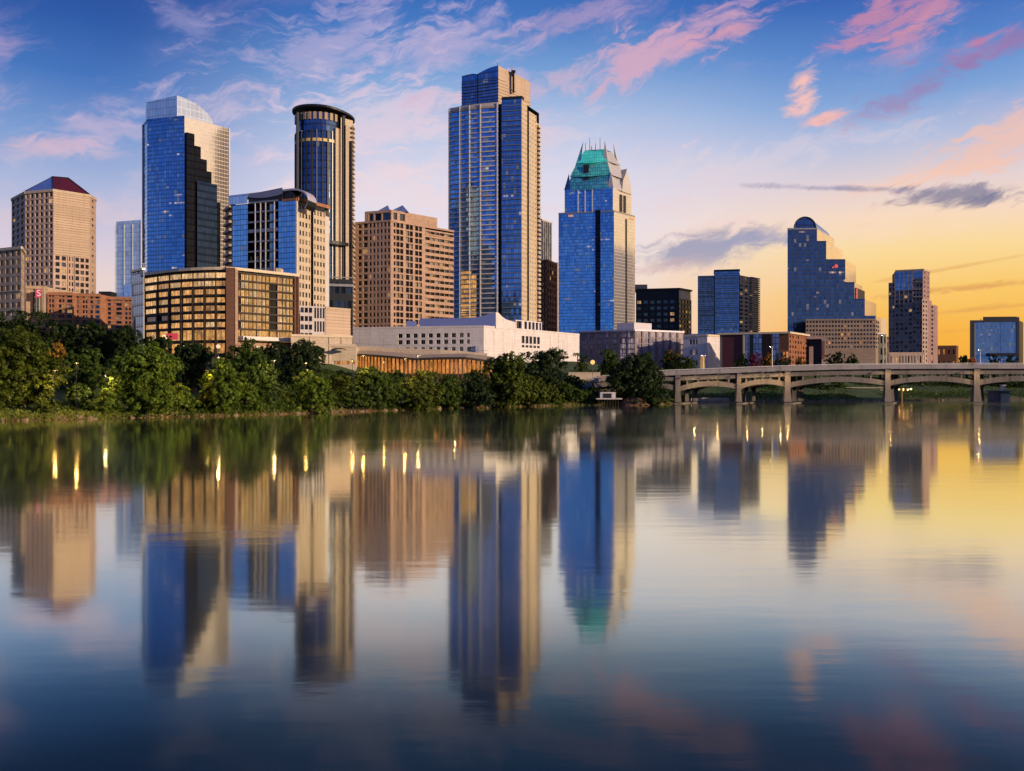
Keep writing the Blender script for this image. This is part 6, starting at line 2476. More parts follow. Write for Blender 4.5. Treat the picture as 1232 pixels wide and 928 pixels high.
            if k < 2 and i > 0:
                for t in (0.16, 0.34, 0.5, 0.66, 0.84):
                    x = a + (b - a) * t
                    j = int(t * n)
                    mb = MB()
                    mb.box(x - 0.28, x + 0.28, y + 0.35, y + 1.0, pt[j][1] - 0.3, ztop(x) - 3.3)
                    mb.build('spandrel_post', concrete, root)
    # small hooded lights added below the deck edge to streak the water
    for px, mt in ((833, 'lamp_warm'), (860, 'streak_lamp_white'), (896, 'lamp_warm'), (914, 'lamp_amber'), (935, 'lamp_warm'), (944, 'lamp_warm'), (1066, 'streak_lamp_white'), (1172, 'lamp_warm')):
        x = px2x(px)
        mb = MB()
        z = ztop(x) - 2.1
        mb.tube([(x, Y0 - 3.2, z + 0.2), (x, Y0 - 3.2, z + 0.4), (x, Y0 + 0.2, z + 0.55)], 0.06, 6)
        mb.build('added_light_bracket', dark_metal, root)
        added_hood(root, x, Y0 - 3.2, z, streak_lamp_bridge, name='added_light_hood', R=0.5, rb=0.3, h=0.016)
    spec = [(847, 428.0, 'white lamp post on the bridge in front of the pale corner building'), (930, 417.5, 'tall white lamp post on the bridge before the maroon hall'),
            (1064.5, 404.0, 'tall lamp post on the bridge beside the mauve stone tower'), (1181, 421, 'thin lamp post on the bridge before the blue glass office')]
    for i, (px, py, lab) in enumerate(spec):
        x, y = px2x(px), Y0 + 0.9
        h = ztop(x) - 0.85
        r = empty('bridge_lamp', (x, y, h), lab, 'lamp post', 'lamp posts along the bridge')
        mb = MB()
        zt = Z(py, Y0)
        mb.tube([(x, y, h), (x, y, h + 0.6), (x, y, h + 0.62), (x, y, zt)], [0.28, 0.24, 0.14, 0.09], 8)
        mb.build('pole', steel_white, r)
        mb = MB()
        mb.tube([(x - 0.5, y, zt), (x + 0.5, y, zt)], 0.10, 6)
        mb.build('lamp_arm', steel_white, r)
        mb = MB()
        mb.ball((x - 0.45, y, zt + 0.02), 0.075)
        mb.ball((x + 0.45, y, zt + 0.02), 0.075)
        mb.build('globe', lamp_amber if i == 3 else lamp_warm, r, smooth=True)
    # orange shrub tub at the parapet
    x, y = px2x(1172), Y0 + 1.2
    r = empty('flower_tub', (x, y, ztop(x) - 0.82), 'round tub of orange flowers on the bridge footway', 'planter')
    mb = MB()
    mb.tube([(x, y, ztop(x) - 0.82), (x, y, ztop(x) + 0.0)], [0.7, 0.95], 12)
    mb.build('tub', brick_red, r)
    leaf_blob('blossom', r, (x, y, ztop(x) + 0.7), (1.15, 1.0, 0.95), 500, 0.3, [leafmat('leaf_orange', (0.35, 0.08, 0.03), (0.75, 0.28, 0.10))], 5)


# ============================================================ trees
def quad_cloud(name, cen, nrm, size, tone, mats, root, rs):
    n = len(cen)
    t = np.cross(nrm, rs.normal(size=(n, 3)))
    t /= np.linalg.norm(t, axis=1, keepdims=True) + 1e-9
    b = np.cross(nrm, t)
    sz = size[:, None]
    asp = rs.uniform(0.5, 0.9, (n, 1))
    v = np.stack([cen - t * sz, cen - b * sz * asp, cen + t * sz, cen + b * sz * asp], 1).reshape(-1, 3)
    off = np.array(root.location) if root is not None else np.zeros(3)
    v = v - off
    me = bpy.data.meshes.new(name)
    me.vertices.add(n * 4)
    me.vertices.foreach_set('co', v.astype(np.float32).ravel())
    me.loops.add(n * 4)
    me.loops.foreach_set('vertex_index', np.arange(n * 4, dtype=np.int32))
    me.polygons.add(n)
    me.polygons.foreach_set('loop_start', np.arange(0, n * 4, 4, dtype=np.int32))
    me.polygons.foreach_set('loop_total', np.full(n, 4, dtype=np.int32))
    at = me.attributes.new('tone', 'FLOAT', 'FACE')
    at.data.foreach_set('value', tone.astype(np.float32))
    for m in mats:
        me.materials.append(m)
    me.update(calc_edges=True)
    o = bpy.data.objects.new(name, me)
    COL.objects.link(o)
    if root is not None:
        o.parent = root
    return o


def leaf_blob(name, root, c, r, n, size, mats, seed, squash=1.0):
    rs = np.random.default_rng(seed)
    d = rs.normal(size=(n, 3))
    d /= np.linalg.norm(d, axis=1, keepdims=True)
    bump = 1 + 0.22 * np.sin(d[:, 0:1] * 5 + seed) * np.cos(d[:, 2:3] * 6 + seed * 2)
    p = np.array(c) + d * np.array(r) * bump * rs.uniform(0.6, 1.05, (n, 1))
    return quad_cloud(name, p, d + rs.normal(0, 0.6, (n, 3)), size * rs.uniform(0.6, 1.2, n), rs.uniform(0, 1, n), mats, root, rs)


def crown_points(rs, cx, cy_, z0, H, Rx, Ry, n, style):
    """leaf positions: lobes > clumps > leaves; gaps between clumps stay open"""
    K = int(rs.integers(13, 19))
    lobes = []
    for k in range(K):
        a = 2 * math.pi * (k + rs.uniform(-0.4, 0.4)) / K * 2.4
        q = rs.uniform(0.1, 0.66)
        zf = rs.uniform(0.12, 0.80)
        if style == 'bush':
            zf = rs.uniform(0.15, 0.72)
        w = 1.0 - 0.65 * max(0.0, zf - 0.35) ** 1.1
        lobes.append((q * w * math.cos(a), q * w * math.sin(a), zf, rs.uniform(0.24, 0.40)))
    lobes.append((rs.uniform(-0.15, 0.15), rs.uniform(-0.1, 0.1), 0.80, 0.24))
    lobes.append((rs.uniform(-0.2, 0.2), 0, 0.45, 0.5))
    w = np.array([l[3] ** 2 for l in lobes])
    w /= w.sum()
    nc = max(80, n // 34)
    li = rs.choice(len(lobes), nc, p=w)
    L = np.array(lobes)[li]
    d = rs.normal(size=(nc, 3))
    d[:, 2] = d[:, 2] * 0.9 + 0.25
    d /= np.linalg.norm(d, axis=1, keepdims=True)
    rr = L[:, 3:4] * rs.uniform(0.72, 1.08, (nc, 1))
    cl = L[:, :3] + d * rr * np.array([1, 1, 0.62])
    csz = rs.uniform(0.035, 0.095, nc)
    ctone = rs.uniform(0, 1, nc)
    ci = rs.integers(0, nc, n)
    e = rs.normal(size=(n, 3))
    e /= np.linalg.norm(e, axis=1, keepdims=True)
    pos = cl[ci] + e * csz[ci, None] * rs.uniform(0.3, 1.0, (n, 1)) ** 0.6 * np.array([1.15, 1.15, 0.7])
    nr = d[ci] * 0.5 + e * 0.8 + rs.normal(0, 0.35, (n, 3)) + np.array([0, 0, 0.35])
    pos[:, 2] = np.clip(pos[:, 2], 0.03, None)
    P3 = np.stack([cx + pos[:, 0] * Rx, cy_ + pos[:, 1] * Ry, z0 + pos[:, 2] * H], 1)
    C3 = [(cx + c[0] * Rx, cy_ + c[1] * Ry, z0 + c[2] * H, c[3]) for c in lobes]
    return P3, nr, ctone[ci], C3


def tree(px, Y, py_top, wpx, mat, label, n=5200, style='tree', group='trees on the river bank', name='tree', cat='tree', base=None, leaf=0.235, depth=None):
    n = int(n * 3.2)
    x, y = P(px, Y)
    zb = gz(x, y) if base is None else base
    H = Z(py_top, Y) - zb
    Rx = wpx / FPX * Y / 2 * 1.12
    Ry = Rx * 0.9 if depth is None else depth
    rs = np.random.default_rng(int(px * 7 + py_top * 13))
    root = empty(name, (x, y, zb), label, cat, group)
    Pt, nr, tone, lobes = crown_points(rs, x, y, zb, H * 1.0, Rx, Ry, n, style)
    # fit the crown to its height
    top = np.percentile(Pt[:, 2], 99.7) - zb
    Pt[:, 2] = zb + (Pt[:, 2] - zb) * H / top
    gzv = ground_z(Pt[:, 0], Pt[:, 1])
    Pt[:, 2] = np.maximum(Pt[:, 2], gzv + 0.15)
    quad_cloud('crown', Pt, nr, leaf * rs.uniform(0.6, 1.25, len(Pt)) * (0.75 + 0.25 * H / 12), tone, [mat], root, rs)
    mb = MB()
    r0 = 0.028 * H + 0.05
    mb.tube([(x, y, zb - 0.6), (x + 0.05 * Rx * rs.uniform(-1, 1), y, zb + H * 0.2), (x + 0.10 * Rx * rs.uniform(-1, 1), y, zb + H * 0.42), (x, y, zb + H * 0.66)], [r0 * 1.2, r0, r0 * 0.7, r0 * 0.2], 7)
    for (lx, ly, lz, lr) in lobes[:9]:
        t = rs.uniform(0.18, 0.4)
        mx = ((x + lx) / 2, (y + ly) / 2, zb + H * t + (lz - zb) * 0.32)
        mb.tube([(x, y, zb + H * t), mx, (lx, ly, max(lz, zb + H * t + 0.4))], [r0 * 0.5, r0 * 0.34, r0 * 0.1], 5)
    mb.build('trunk', bark, root)


def palm(px, Y, py_top, label):
    x, y = P(px, Y)
    zb = gz(x, y)
    zt = Z(py_top, Y)
    root = empty('palm_tree', (x, y, zb), label, 'palm tree', 'palms beside the white hall')
    mb = MB()
    mb.tube([(x, y, zb - 0.3), (x + 0.2, y, (zb + zt) / 2), (x + 0.3, y, zt)], [0.3, 0.22, 0.18], 7)
    mb.build('trunk', bark, root)
    for k in range(13):
        a = 2 * math.pi * k / 13
        f = MB()
        prev = None
        for j in range(6):
            t = j / 5
            rr = 2.5 * t
            zz = zt + 0.9 * math.sin(t * 2.4) - 1.3 * t * t + (0.5 if k % 2 else 0)
            w = 0.34 * math.sin(math.pi * min(1, t * 0.9 + 0.12))
            c = (x + 0.3 + rr * math.cos(a), y + rr * math.sin(a), zz)
            l = (c[0] - w * math.sin(a), c[1] + w * math.cos(a), zz - w * 0.6)
            r_ = (c[0] + w * math.sin(a), c[1] - w * math.cos(a), zz - w * 0.6)
            if prev:
                f.face([prev[0], l, c, prev[1]])
                f.face([prev[1], c, r_, prev[2]])
            prev = (l, c, r_)
        f.build('frond', leaf_mid, root)


TREES = [
    # px, Y, top py, width, material, label
    (28, 168, 394, 122, leaf_olive, 'large yellow green tree at the left end of the bank', 9000),
    (-28, 160, 405, 90, leaf_olive, 'yellow green tree cut by the left edge of the picture', 5000),
    (176, 172, 416, 112, leaf_bright, 'bright green spreading tree in front of the golden hotel', 9000),
    (102, 190, 420, 62, leaf_mid, 'mid green rounded tree between the yellow green and bright green trees', 5000),
    (266, 182, 434, 66, leaf_bright, 'short bright green tree right of the bright spreading tree', 6000),
    (301, 196, 410, 80, leaf_mid, 'tall green tree below the brown pier of the golden hotel', 8000),
    (232, 205, 414, 70, leaf_dark, 'dark tree behind the gap between the two bright green trees', 5000),
    (366, 225, 410, 78, leaf_dark, 'dark dense tree below the garage block', 7000),
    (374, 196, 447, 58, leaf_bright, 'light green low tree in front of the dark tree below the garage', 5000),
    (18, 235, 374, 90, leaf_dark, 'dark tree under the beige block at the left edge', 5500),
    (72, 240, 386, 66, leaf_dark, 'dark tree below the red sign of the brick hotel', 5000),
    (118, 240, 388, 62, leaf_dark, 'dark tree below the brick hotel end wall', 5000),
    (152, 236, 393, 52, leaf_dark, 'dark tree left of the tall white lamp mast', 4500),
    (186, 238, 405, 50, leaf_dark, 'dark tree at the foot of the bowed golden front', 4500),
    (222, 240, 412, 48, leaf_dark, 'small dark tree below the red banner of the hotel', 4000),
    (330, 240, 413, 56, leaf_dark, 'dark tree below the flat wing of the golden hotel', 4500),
    (445, 212, 443, 74, leaf_mid, 'rounded mid green tree below the left end of the pavilion', 7000),
    (410, 222, 450, 46, leaf_olive, 'olive green tree beside the terrace block', 4500),
    (503, 222, 447, 66, leaf_olive, 'olive rounded tree below the middle of the pavilion', 6500),
    (540, 230, 452, 44, leaf_mid, 'low mid green tree in front of the pavilion columns', 4500),
    (572, 236, 446, 52, leaf_dark, 'dark green rounded tree near the right end of the pavilion', 5500),
    (607, 242, 426, 66, leaf_olive, 'tall olive tree hiding the corner of the white hall', 7500),
    (652, 268, 421, 72, leaf_dark, 'broad dark tree before the right wall of the white hall', 7000),
    (640, 250, 452, 50, leaf_olive, 'olive tree at the water below the broad dark tree', 4500),
    (684, 264, 462, 44, leaf_mid, 'low bushy green tree at the water left of the landing', 5000),
    (763, 268, 428, 76, leaf_dark, 'very broad dark tree leaning over the bridge abutment', 9500),
    (782, 270, 452, 44, leaf_dark, 'dark low tree touching the left end of the bridge', 4500),
    (812, 340, 424, 46, leaf_dark, 'dark tree behind the left end of the bridge deck', 4500),
    (735, 330, 421, 36, leaf_mid, 'small green tree behind the broad dark one', 3500),
    (700, 330, 432, 20, leaf_mid, 'little green tree beside the palms', 2000),
]
BUSHES = [
    (392, 268, 444, 26, leaf_mid, 'green bush before the lit ground floor of the terrace block'), (412, 262, 446, 30, leaf_dark, 'dark bush right below the lit ground floor of the terrace block'),
    (55, 160, 478, 30, leaf_olive, 'olive bush at the water below the large yellow green tree'), (95, 170, 462, 44, leaf_mid, 'green bush on the bank left of the bright spreading tree'),
    (128, 168, 470, 40, leaf_bright, 'bright bush touching the left foot of the bright spreading tree'), (218, 178, 462, 46, leaf_bright, 'bright bush touching the right foot of the bright spreading tree'),
    (245, 182, 472, 30, leaf_mid, 'small green bush left of the short bright green tree'), (296, 186, 462, 44, leaf_bright, 'bright bush right of the short bright green tree'),
    (322, 194, 458, 46, leaf_mid, 'green bush at the foot of the tall green tree'), (345, 196, 470, 34, leaf_olive, 'olive bush left of the light green low tree'),
    (402, 206, 470, 34, leaf_mid, 'green bush right of the light green low tree'), (424, 206, 462, 40, leaf_mid, 'green bush left of the rounded mid green tree'),
    (472, 214, 460, 46, leaf_mid, 'green bush between the rounded and the olive rounded trees'), (528, 228, 460, 44, leaf_bright, 'bright green bush right of the olive rounded tree'),
    (590, 238, 460, 44, leaf_olive, 'olive bush at the foot of the tall olive tree'), (626, 246, 456, 50, leaf_mid, 'green bush right of the tall olive tree'),
    (660, 256, 462, 44, leaf_olive, 'dry olive bush at the water before the broad dark tree'), (710, 268, 466, 36, leaf_mid, 'green bush beside the boat landing'),
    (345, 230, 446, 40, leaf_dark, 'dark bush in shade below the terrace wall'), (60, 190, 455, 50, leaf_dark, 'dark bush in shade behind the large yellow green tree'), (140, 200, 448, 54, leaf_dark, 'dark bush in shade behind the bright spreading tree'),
    (480, 250, 446, 50, leaf_mid, 'green bush under the pavilion columns'), (690, 285, 452, 36, leaf_dark, 'dark bush below the palms'),
]
ARCH = [(848, 345, 457, 44, 'dark tree seen through the first bridge arch from the left'), (880, 350, 452, 40, 'dark tree behind the second bridge pier'), (918, 345, 458, 50, 'dark tree filling the second bridge arch'),
        (986, 348, 457, 42, 'green tree seen left in the third bridge arch'), (1010, 352, 459, 30, 'green bush tree in the middle of the third bridge arch'), (1108, 375, 455, 48, 'leafy tree left in the fourth bridge arch'),
        (1140, 378, 454, 44, 'leafy tree in the middle of the fourth bridge arch'), (1162, 382, 456, 40, 'leafy tree right in the fourth bridge arch'), (1208, 385, 454, 46, 'dark tree under the bridge at the right edge'), (1236, 385, 455, 40, 'dark tree under the bridge cut by the right edge'), (1044, 372, 461, 44, 'low tree right in the third bridge arch'), (955, 350, 458, 30, 'dark tree behind the third bridge pier')]
STREET = [(893, 380, 426, 24, leaf_mid, 'small green street tree beside the maroon wall', 'tree'), (908, 378, 424, 22, leaf_pink, 'pink flowering shrub before the maroon hall', 'shrub'), (925, 378, 425, 22, leaf_gold, 'gold leaved shrub beside the bridge lamp before the maroon hall', 'shrub'),
          (944, 378, 427, 26, leaf_dark, 'dark shrub before the brick end of the maroon hall', 'shrub'), (962, 380, 430, 22, leaf_gold, 'orange leaved shrub at the right corner of the maroon hall', 'shrub'), (1006, 400, 424, 30, leaf_dark, 'dark round street tree before the stepped tower podium', 'tree'),
          (1025, 402, 426, 20, leaf_mid, 'green street tree right of the dark round one', 'tree'), (1160, 440, 428, 16, leaf_dark, 'dark little tree between the warehouse and glass office', 'tree'), (1198, 430, 427, 20, leaf_dark, 'dark street tree left in front of the glass office', 'tree'),
          (1216, 430, 428, 20, leaf_dark, 'dark street tree right in front of the glass office', 'tree'), (808, 420, 421, 22, leaf_gold, 'golden leaved tree before the lilac office block', 'tree'), (826, 360, 429, 34, leaf_mid, 'green bush at the left start of the bridge railing', 'shrub'),
          (70, 215, 412, 24, leaf_gold, 'small tree among the dark trees with yellow light put into its leaves', 'tree'), (775, 420, 424, 26, leaf_mid, 'green street tree before the lilac office block', 'tree')]  # yellow light on the small tree is put into its leaf colour


def waterside():
    """rocks, dry grass and low scrub along the water's edge"""
    rs = np.random.default_rng(4)
    xs = rs.uniform(-150, 60, 15000)
    t = rs.gamma(2.0, 0.7, 15000) - 0.3
    y = np.interp(xs, _SX, _SY) + t * 1.2
    keep = np.sin(xs * 0.35) * 0.5 + np.sin(xs * 0.13 + 2) * 0.6 + rs.uniform(-0.8, 1.2, len(xs)) > 0.25
    xs, y = xs[keep], y[keep]
    z = ground_z(xs, y) + rs.uniform(0.0, 0.32, len(xs)) * np.clip(1.2 - 0.12 * t[keep], 0.3, 1)
    n = len(xs)
    nr = rs.normal(size=(n, 3))
    nr[:, 2] *= 0.25
    nr[:, 1] -= 0.5
    o = quad_cloud('dry_grass', np.stack([xs, y, z], 1), nr, rs.uniform(0.10, 0.24, n), rs.uniform(0, 1, n), [leaf_dry], None, rs)
    tag(o, 'tan dry grass fringe along the waterline', 'grass', kind='stuff')
    xs = np.concatenate([rs.uniform(-150, 60, 130000), rs.uniform(60, 330, 30000)])
    t = np.where(rs.uniform(0, 1, len(xs)) < 0.45, rs.uniform(0.5, 9, len(xs)), rs.uniform(2, 60, len(xs)))
    y = np.interp(xs, _SX, _SY) + t * 1.2
    cl = np.sin(xs * 0.21 + 1) + np.sin(xs * 0.083) + np.sin(y * 0.3) * 0.5 + np.where(xs > 20, 1.2, 0)
    keep = cl + rs.uniform(-0.6, 0.6, len(xs)) > 0.15
    xs, y, cl = xs[keep], y[keep], cl[keep]
    z = ground_z(xs, y) + rs.uniform(0, 1, len(xs)) ** 0.7 * np.clip(cl, 0, 2) * 1.1
    n = len(xs)
    o = quad_cloud('undergrowth', np.stack([xs, y, z], 1), rs.normal(size=(n, 3)) + np.array([0, -0.3, 0.5]), rs.uniform(0.12, 0.27, n), rs.uniform(0, 0.9, n), [leaf_mid], None, rs)
    tag(o, 'low green scrub under the bank trees', 'scrub', kind='stuff')
    xs = rs.uniform(-150, 60, 40000)
    t = rs.gamma(1.6, 1.6, 40000)
    y = np.interp(xs, _SX, _SY) + 0.2 + t * 1.2
    keep = np.sin(xs * 0.17 + 4) + np.sin(xs * 0.061) * 0.8 + rs.uniform(-0.7, 0.9, len(xs)) > -0.1
    xs, y = xs[keep], y[keep]
    n = len(xs)
    z = ground_z(xs, y) + rs.uniform(0.0, 0.5, n)
    nr = rs.normal(size=(n, 3))
    nr[:, 2] *= 0.2
    nr[:, 1] -= 0.4
    o = quad_cloud('bank_grass', np.stack([xs, y, z], 1), nr, rs.uniform(0.10, 0.24, n), rs.uniform(0.2, 1.0, n), [leafmat('leaf_grass_sunlit', (0.05, 0.09, 0.012), (0.26, 0.30, 0.05), 0.3)], None, rs)  # light on the grass is put into its paler green
    tag(o, 'light green tall grass along the foot of the bank', 'grass', kind='stuff')
    # rocks
    rock = MB()
    r = random.Random(9)
    for i in range(700):
        x = r.uniform(-150, 62) if i < 560 else r.uniform(62, 300)
        yy = shore_y(x) + r.uniform(-0.6, 1.6)
        s = r.uniform(0.25, 0.75)
        z = gz(x, yy) + s * 0.15
        m = r.randrange(2)
        a = [(x + s * r.uniform(0.6, 1.2) * math.cos(k * 1.05), yy + s * r.uniform(0.6, 1.2) * math.sin(k * 1.05), z - 0.3) for k in range(6)]
        b = [(x + (p[0] - x) * 0.65, yy + (p[1] - yy) * 0.65, z + s * r.uniform(0.35, 0.6)) for p in a]
        for k in range(6):
            l = (k + 1) % 6
            rock.face([a[k], a[l], b[l], b[k]], m)
        rock.face(b, m)
    o = rock.build('shore_rocks', [plain('rock_brown', (0.17, 0.11, 0.075), 0.9), plain('rock_tan', (0.26, 0.19, 0.13), 0.9)])
    tag(o, 'brown rocks scattered along the waterline', 'rocks', kind='stuff')


# ============================================================ lamps added along the bank to streak the water
def shore_lamps():
    spec = [  # px, py of the globe, Y, material, label
        (66, 446, 160, 'lamp_warm', 'added hooded lamp in front of the large yellow green tree'), (92, 437, 164, 'lamp_warm', 'added hooded lamp at the right side of the large yellow green tree'),
        (127, 452, 160, 'streak_lamp_white', 'added white hooded lamp left of the bright spreading tree'), (164, 440, 160, 'lamp_warm', 'added hooded lamp before the left half of the bright spreading tree'),
        (194, 433, 160, 'lamp_amber', 'added amber hooded lamp before the right half of the bright spreading tree'), (203, 428, 166, 'lamp_amber', 'smaller added amber hooded lamp close beside another amber lamp'),
        (250, 446, 168, 'lamp_warm', 'added hooded lamp at the left of the short bright green tree'), (263, 430, 172, 'streak_lamp_white', 'added white hooded lamp above the short bright green tree'),
        (330, 434, 182, 'streak_lamp_white', 'added white hooded lamp between the tall green and light green trees'), (368, 437, 196, 'lamp_warm', 'added hooded lamp before the dark tree below the garage'),
        (424, 434, 204, 'lamp_warm', 'added hooded lamp at the left of the rounded mid green tree'), (437, 428, 206, 'lamp_warm', 'added hooded lamp standing above the rounded mid green tree'),
        (462, 436, 210, 'lamp_warm', 'added hooded lamp right of the rounded mid green tree'), (487, 432, 216, 'lamp_warm', 'added hooded lamp before the middle of the pavilion'),
        (503, 428, 220, 'streak_lamp_white', 'added white hooded lamp above the olive rounded tree'), (547, 446, 226, 'streak_lamp_white', 'added white hooded lamp beside the low tree before the pavilion columns'),
    ]
    for px, py, Y, mt, lab in spec:
        x, y = P(px, Y)
        y = max(y, shore_y(x) + 1.2)
        x = (px - CXP) / FPX * y
        zb, zt = gz(x, y), Z(py, y)
        r = empty('added_bank_lamp', (x, y, zb), lab, 'lamp post', 'hooded lamps added along the bank to streak the water')
        mb = MB()
        mb.tube([(x, y, zb - 0.2), (x, y, zb + 0.5), (x, y, zb + 0.52), (x, y, zt + 0.2)], [0.14, 0.12, 0.07, 0.05], 8)
        mb.build('pole', dark_metal, r)
        added_hood(r, x, y, zt, MATS[mt])
    # tall mast before the hotel
    x, y = P(173, 262)
    r = empty('lamp_mast', (x, y, gz(x, y)), 'tall thin white lamp mast before the golden hotel', 'mast')
    mb = MB()
    mb.tube([(x, y, gz(x, y)), (x, y, Z(318, 262))], [0.22, 0.10], 8)
    mb.build('pole', steel_white, r)
    mb = MB()
    mb.box(x - 0.5, x + 0.5, y - 0.15, y + 0.15, Z(318, 262), Z(317, 262))
    mb.build('lamp_head', steel_white, r)
    # glowing lanterns at street level among the tree tops
    for i, (px, py, Y, rr, mt, lab) in enumerate([(198, 406, 262, 0.8, 'lantern_warm', 'cream lantern at the foot of the bowed golden front'), (221, 416, 262, 0.45, 'lantern_warm', 'small lantern right of the red banner'), (262.5, 417, 262, 0.65, 'lantern_peach', 'peach lantern left below the brown pier'),
                                              (310, 418, 266, 0.9, 'lantern_warm', 'wide lantern below the flat hotel wing'), (330.5, 419, 262, 0.8, 'lantern_peach', 'peach lantern standing above the dark tree below the hotel wing'), (713, 436, 300, 0.8, 'lantern_gold', 'glowing gold lantern beside the palms')]):
        x, y = P(px, Y)
        z = Z(py, Y)
        if mt not in MATS:
            emit(mt, {'lantern_warm': (1.0, 0.72, 0.34), 'lantern_peach': (1.0, 0.62, 0.36), 'lantern_gold': (1.0, 0.60, 0.16)}[mt], 1.1)
        r = empty('street_lantern', (x, y, gz(x, y)), lab, 'lantern', 'lanterns along the street')
        mb = MB()
        mb.tube([(x, y, gz(x, y) - 0.3), (x, y, z - rr * 0.9)], 0.10, 6)
        mb.build('pole', dark_metal, r)
        mb = MB()
        mb.ball((x, y, z), rr, sz=1.0 if i != 3 else 0.45)
        mb.build('shade', MATS[mt], r, smooth=True)


# ============================================================ bank details
def bank_details():
    # ramp and parked white bus
    A, B_ = P(684, 300), P(722, 296)
    mb = MB()
    mb.prism([A, B_, (B_[0] + 1, B_[1] + 3), (A[0], A[1] + 3)], 2, Z(463, 298), 0)
    mb.slab(A, B_, 0.1, 0.35, Z(463, 298) - 0.5, Z(461.5, 298))
    o = mb.build('retaining_wall', concrete_pale)
    tag(o, 'pale low retaining wall left of the white bus', 'wall')
    x, y = P(713, 290)
    z0 = Z(465, 290)
    r = empty('tour_bus', (x + 3.5, y, z0), 'white tour bus half hidden behind the broad dark tree', 'bus')
    L, Wd = 8.6, 2.5
    body = MB()
    pr = [(0, 0.5), (0.15, 1.9), (0.9, 3.0), (L, 3.0), (L, 0.5)]
    body.face([(x + a, y, z0 + b) for a, b in [(0, 0.5), (L, 0.5), (L, 3.0), (0.9, 3.0), (0.15, 1.9)]])
    body.face([(x + a, y + Wd, z0 + b) for a, b in reversed([(0, 0.5), (L, 0.5), (L, 3.0), (0.9, 3.0), (0.15, 1.9)])])
    for (a0, b0), (a1, b1) in zip(pr, pr[1:] + pr[:1]):
        body.face([(x + a0, y, z0 + b0), (x + a0, y + Wd, z0 + b0), (x + a1, y + Wd, z0 + b1), (x + a1, y, z0 + b1)])
    body.build('body', steel_white, r)
    for k in range(6):
        mb = MB()
        mb.box(x + 1.1 + k * 1.22, x + 2.1 + k * 1.22, y - 0.03, y + 0.02, z0 + 1.7, z0 + 2.5)
        mb.build('window', w_dark, r)
    mb = MB()
    mb.box(x + 0.3, x + L, y - 0.02, y + 0.02, z0 + 1.05, z0 + 1.3)
    mb.build('stripe', white_blue, r)
    mb = MB()
    mb.box(x + 1.5, x + 5.4, y + 0.4, y + 2.1, z0 + 3.0, z0 + 3.4)
    mb.build('roof_hatch', brick_red, r)
    for wx in (1.6, 6.6):
        mb = MB()
        mb.tube([(x + wx, y - 0.05, z0 + 0.5), (x + wx, y + 0.3, z0 + 0.5)], 0.5, 14)
        w = mb.build('wheel', dark_metal, r)
    mb = MB()
    mb.prism([(x - 4, y - 2.5), (x + L + 10, y - 2.5), (x + L + 10, y + 5), (x - 4, y + 5)], 1, z0 - 0.02)
    o = mb.build('ramp_road', concrete)
    tag(o, 'paved ramp under the white bus', kind='structure')
    # landing house at the water
    x0, x1 = P(718, 263)[0], P(742, 263)[0]
    r = empty('boat_landing', ((x0 + x1) / 2, 264, 0), 'grey concrete boat landing with dark opening at the waterline', 'landing')
    mb = MB()
    mb.box(x0, x1 + 1, 261, 268, 2.2, Z(480.5, 263))
    mb.box(x0 + 1.0, x1 - 0.4, 262.5, 268, Z(480.5, 263), Z(472, 263))
    mb.build('platform', concrete_pale, r)
    mb = MB()
    mb.box(x0 - 0.4, x1 + 1.4, 260.4, 268.4, Z(480.5, 263) + 0.003, Z(479.3, 263))
    mb.build('platform_edge', concrete_pale, r)
    mb = MB()
    for k in range(8):
        xx = x0 + 0.4 + (x1 - x0) * k / 7.2
        mb.tube([(xx, 261.2, -1.5), (xx, 261.2, 2.3)], 0.14, 6)
    mb.build('piles', bark, r)
    mb = MB()
    mb.box(x0 + 2.0, x0 + 4.4, 262.3, 262.49, Z(479.2, 263), Z(473.5, 263))
    mb.build('doorway', black_wall, r)
    # brick revetment mound
    rs = random.Random(3)
    c = P(763, 266)
    mb = MB()
    n, rings = 22, 7
    pts = []
    for i in range(rings):
        t = i / (rings - 1)
        row = []
        for k in range(n):
            a = 2 * math.pi * k / n
            rr = (1 - t) ** 0.8
            row.append((c[0] + 5.2 * rr * math.cos(a) * rs.uniform(0.92, 1.08), c[1] + 4.5 * rr * math.sin(a), -0.4 + 3.9 * t ** 0.9 + rs.uniform(-0.15, 0.15)))
        pts.append(row)
    for i in range(rings - 1):
        for k in range(n):
            l = (k + 1) % n
            mb.face([pts[i][k], pts[i][l], pts[i + 1][l], pts[i + 1][k]])
    o = mb.build('stone_mound', masonry('mound_stone', (0.26, 0.13, 0.075), var=0.4, bw=0.7, bh=0.4))
    tag(o, 'brown stone mound at the water beside the landing', 'mound')
    # floating dock under the first arch
    x0, x1 = P(832, 300)[0], P(879, 300)[0]
    r = empty('floating_dock', ((x0 + x1) / 2, 302, 0), 'long pale floating dock under the first bridge arch', 'dock')
    mb = MB()
    mb.box(x0, x1, 302, 305, -0.2, 0.9)
    mb.build('deck', concrete_pale, r)
    mb = MB()
    mb.box(x0 + 0.2, x1 - 0.2, 301.7, 301.99, 0.55, 1.6)
    mb.build('screen', steel_white, r)
    # pump house under the last arch and its little white vent
    x0 = P(1197, 316)[0]
    r = empty('pump_house', (x0 + 3, 318, 0), 'pale concrete pump house standing in the water under the bridge', 'pump house')
    mb = MB()
    mb.box(x0, x0 + 5.2, 316, 321, -2, Z(472, 316))
    mb.box(x0 - 0.3, x0 + 5.8, 315.7, 321.3, Z(472, 316) + 0.003, Z(470, 316))
    mb.build('walls', concrete, r)
    mb = MB()
    mb.box(x0 + 2.0, x0 + 5.3, 315.8, 315.99, Z(486, 316), Z(474, 316))
    mb.build('shutter', steel_grey, r)
    mb = MB()
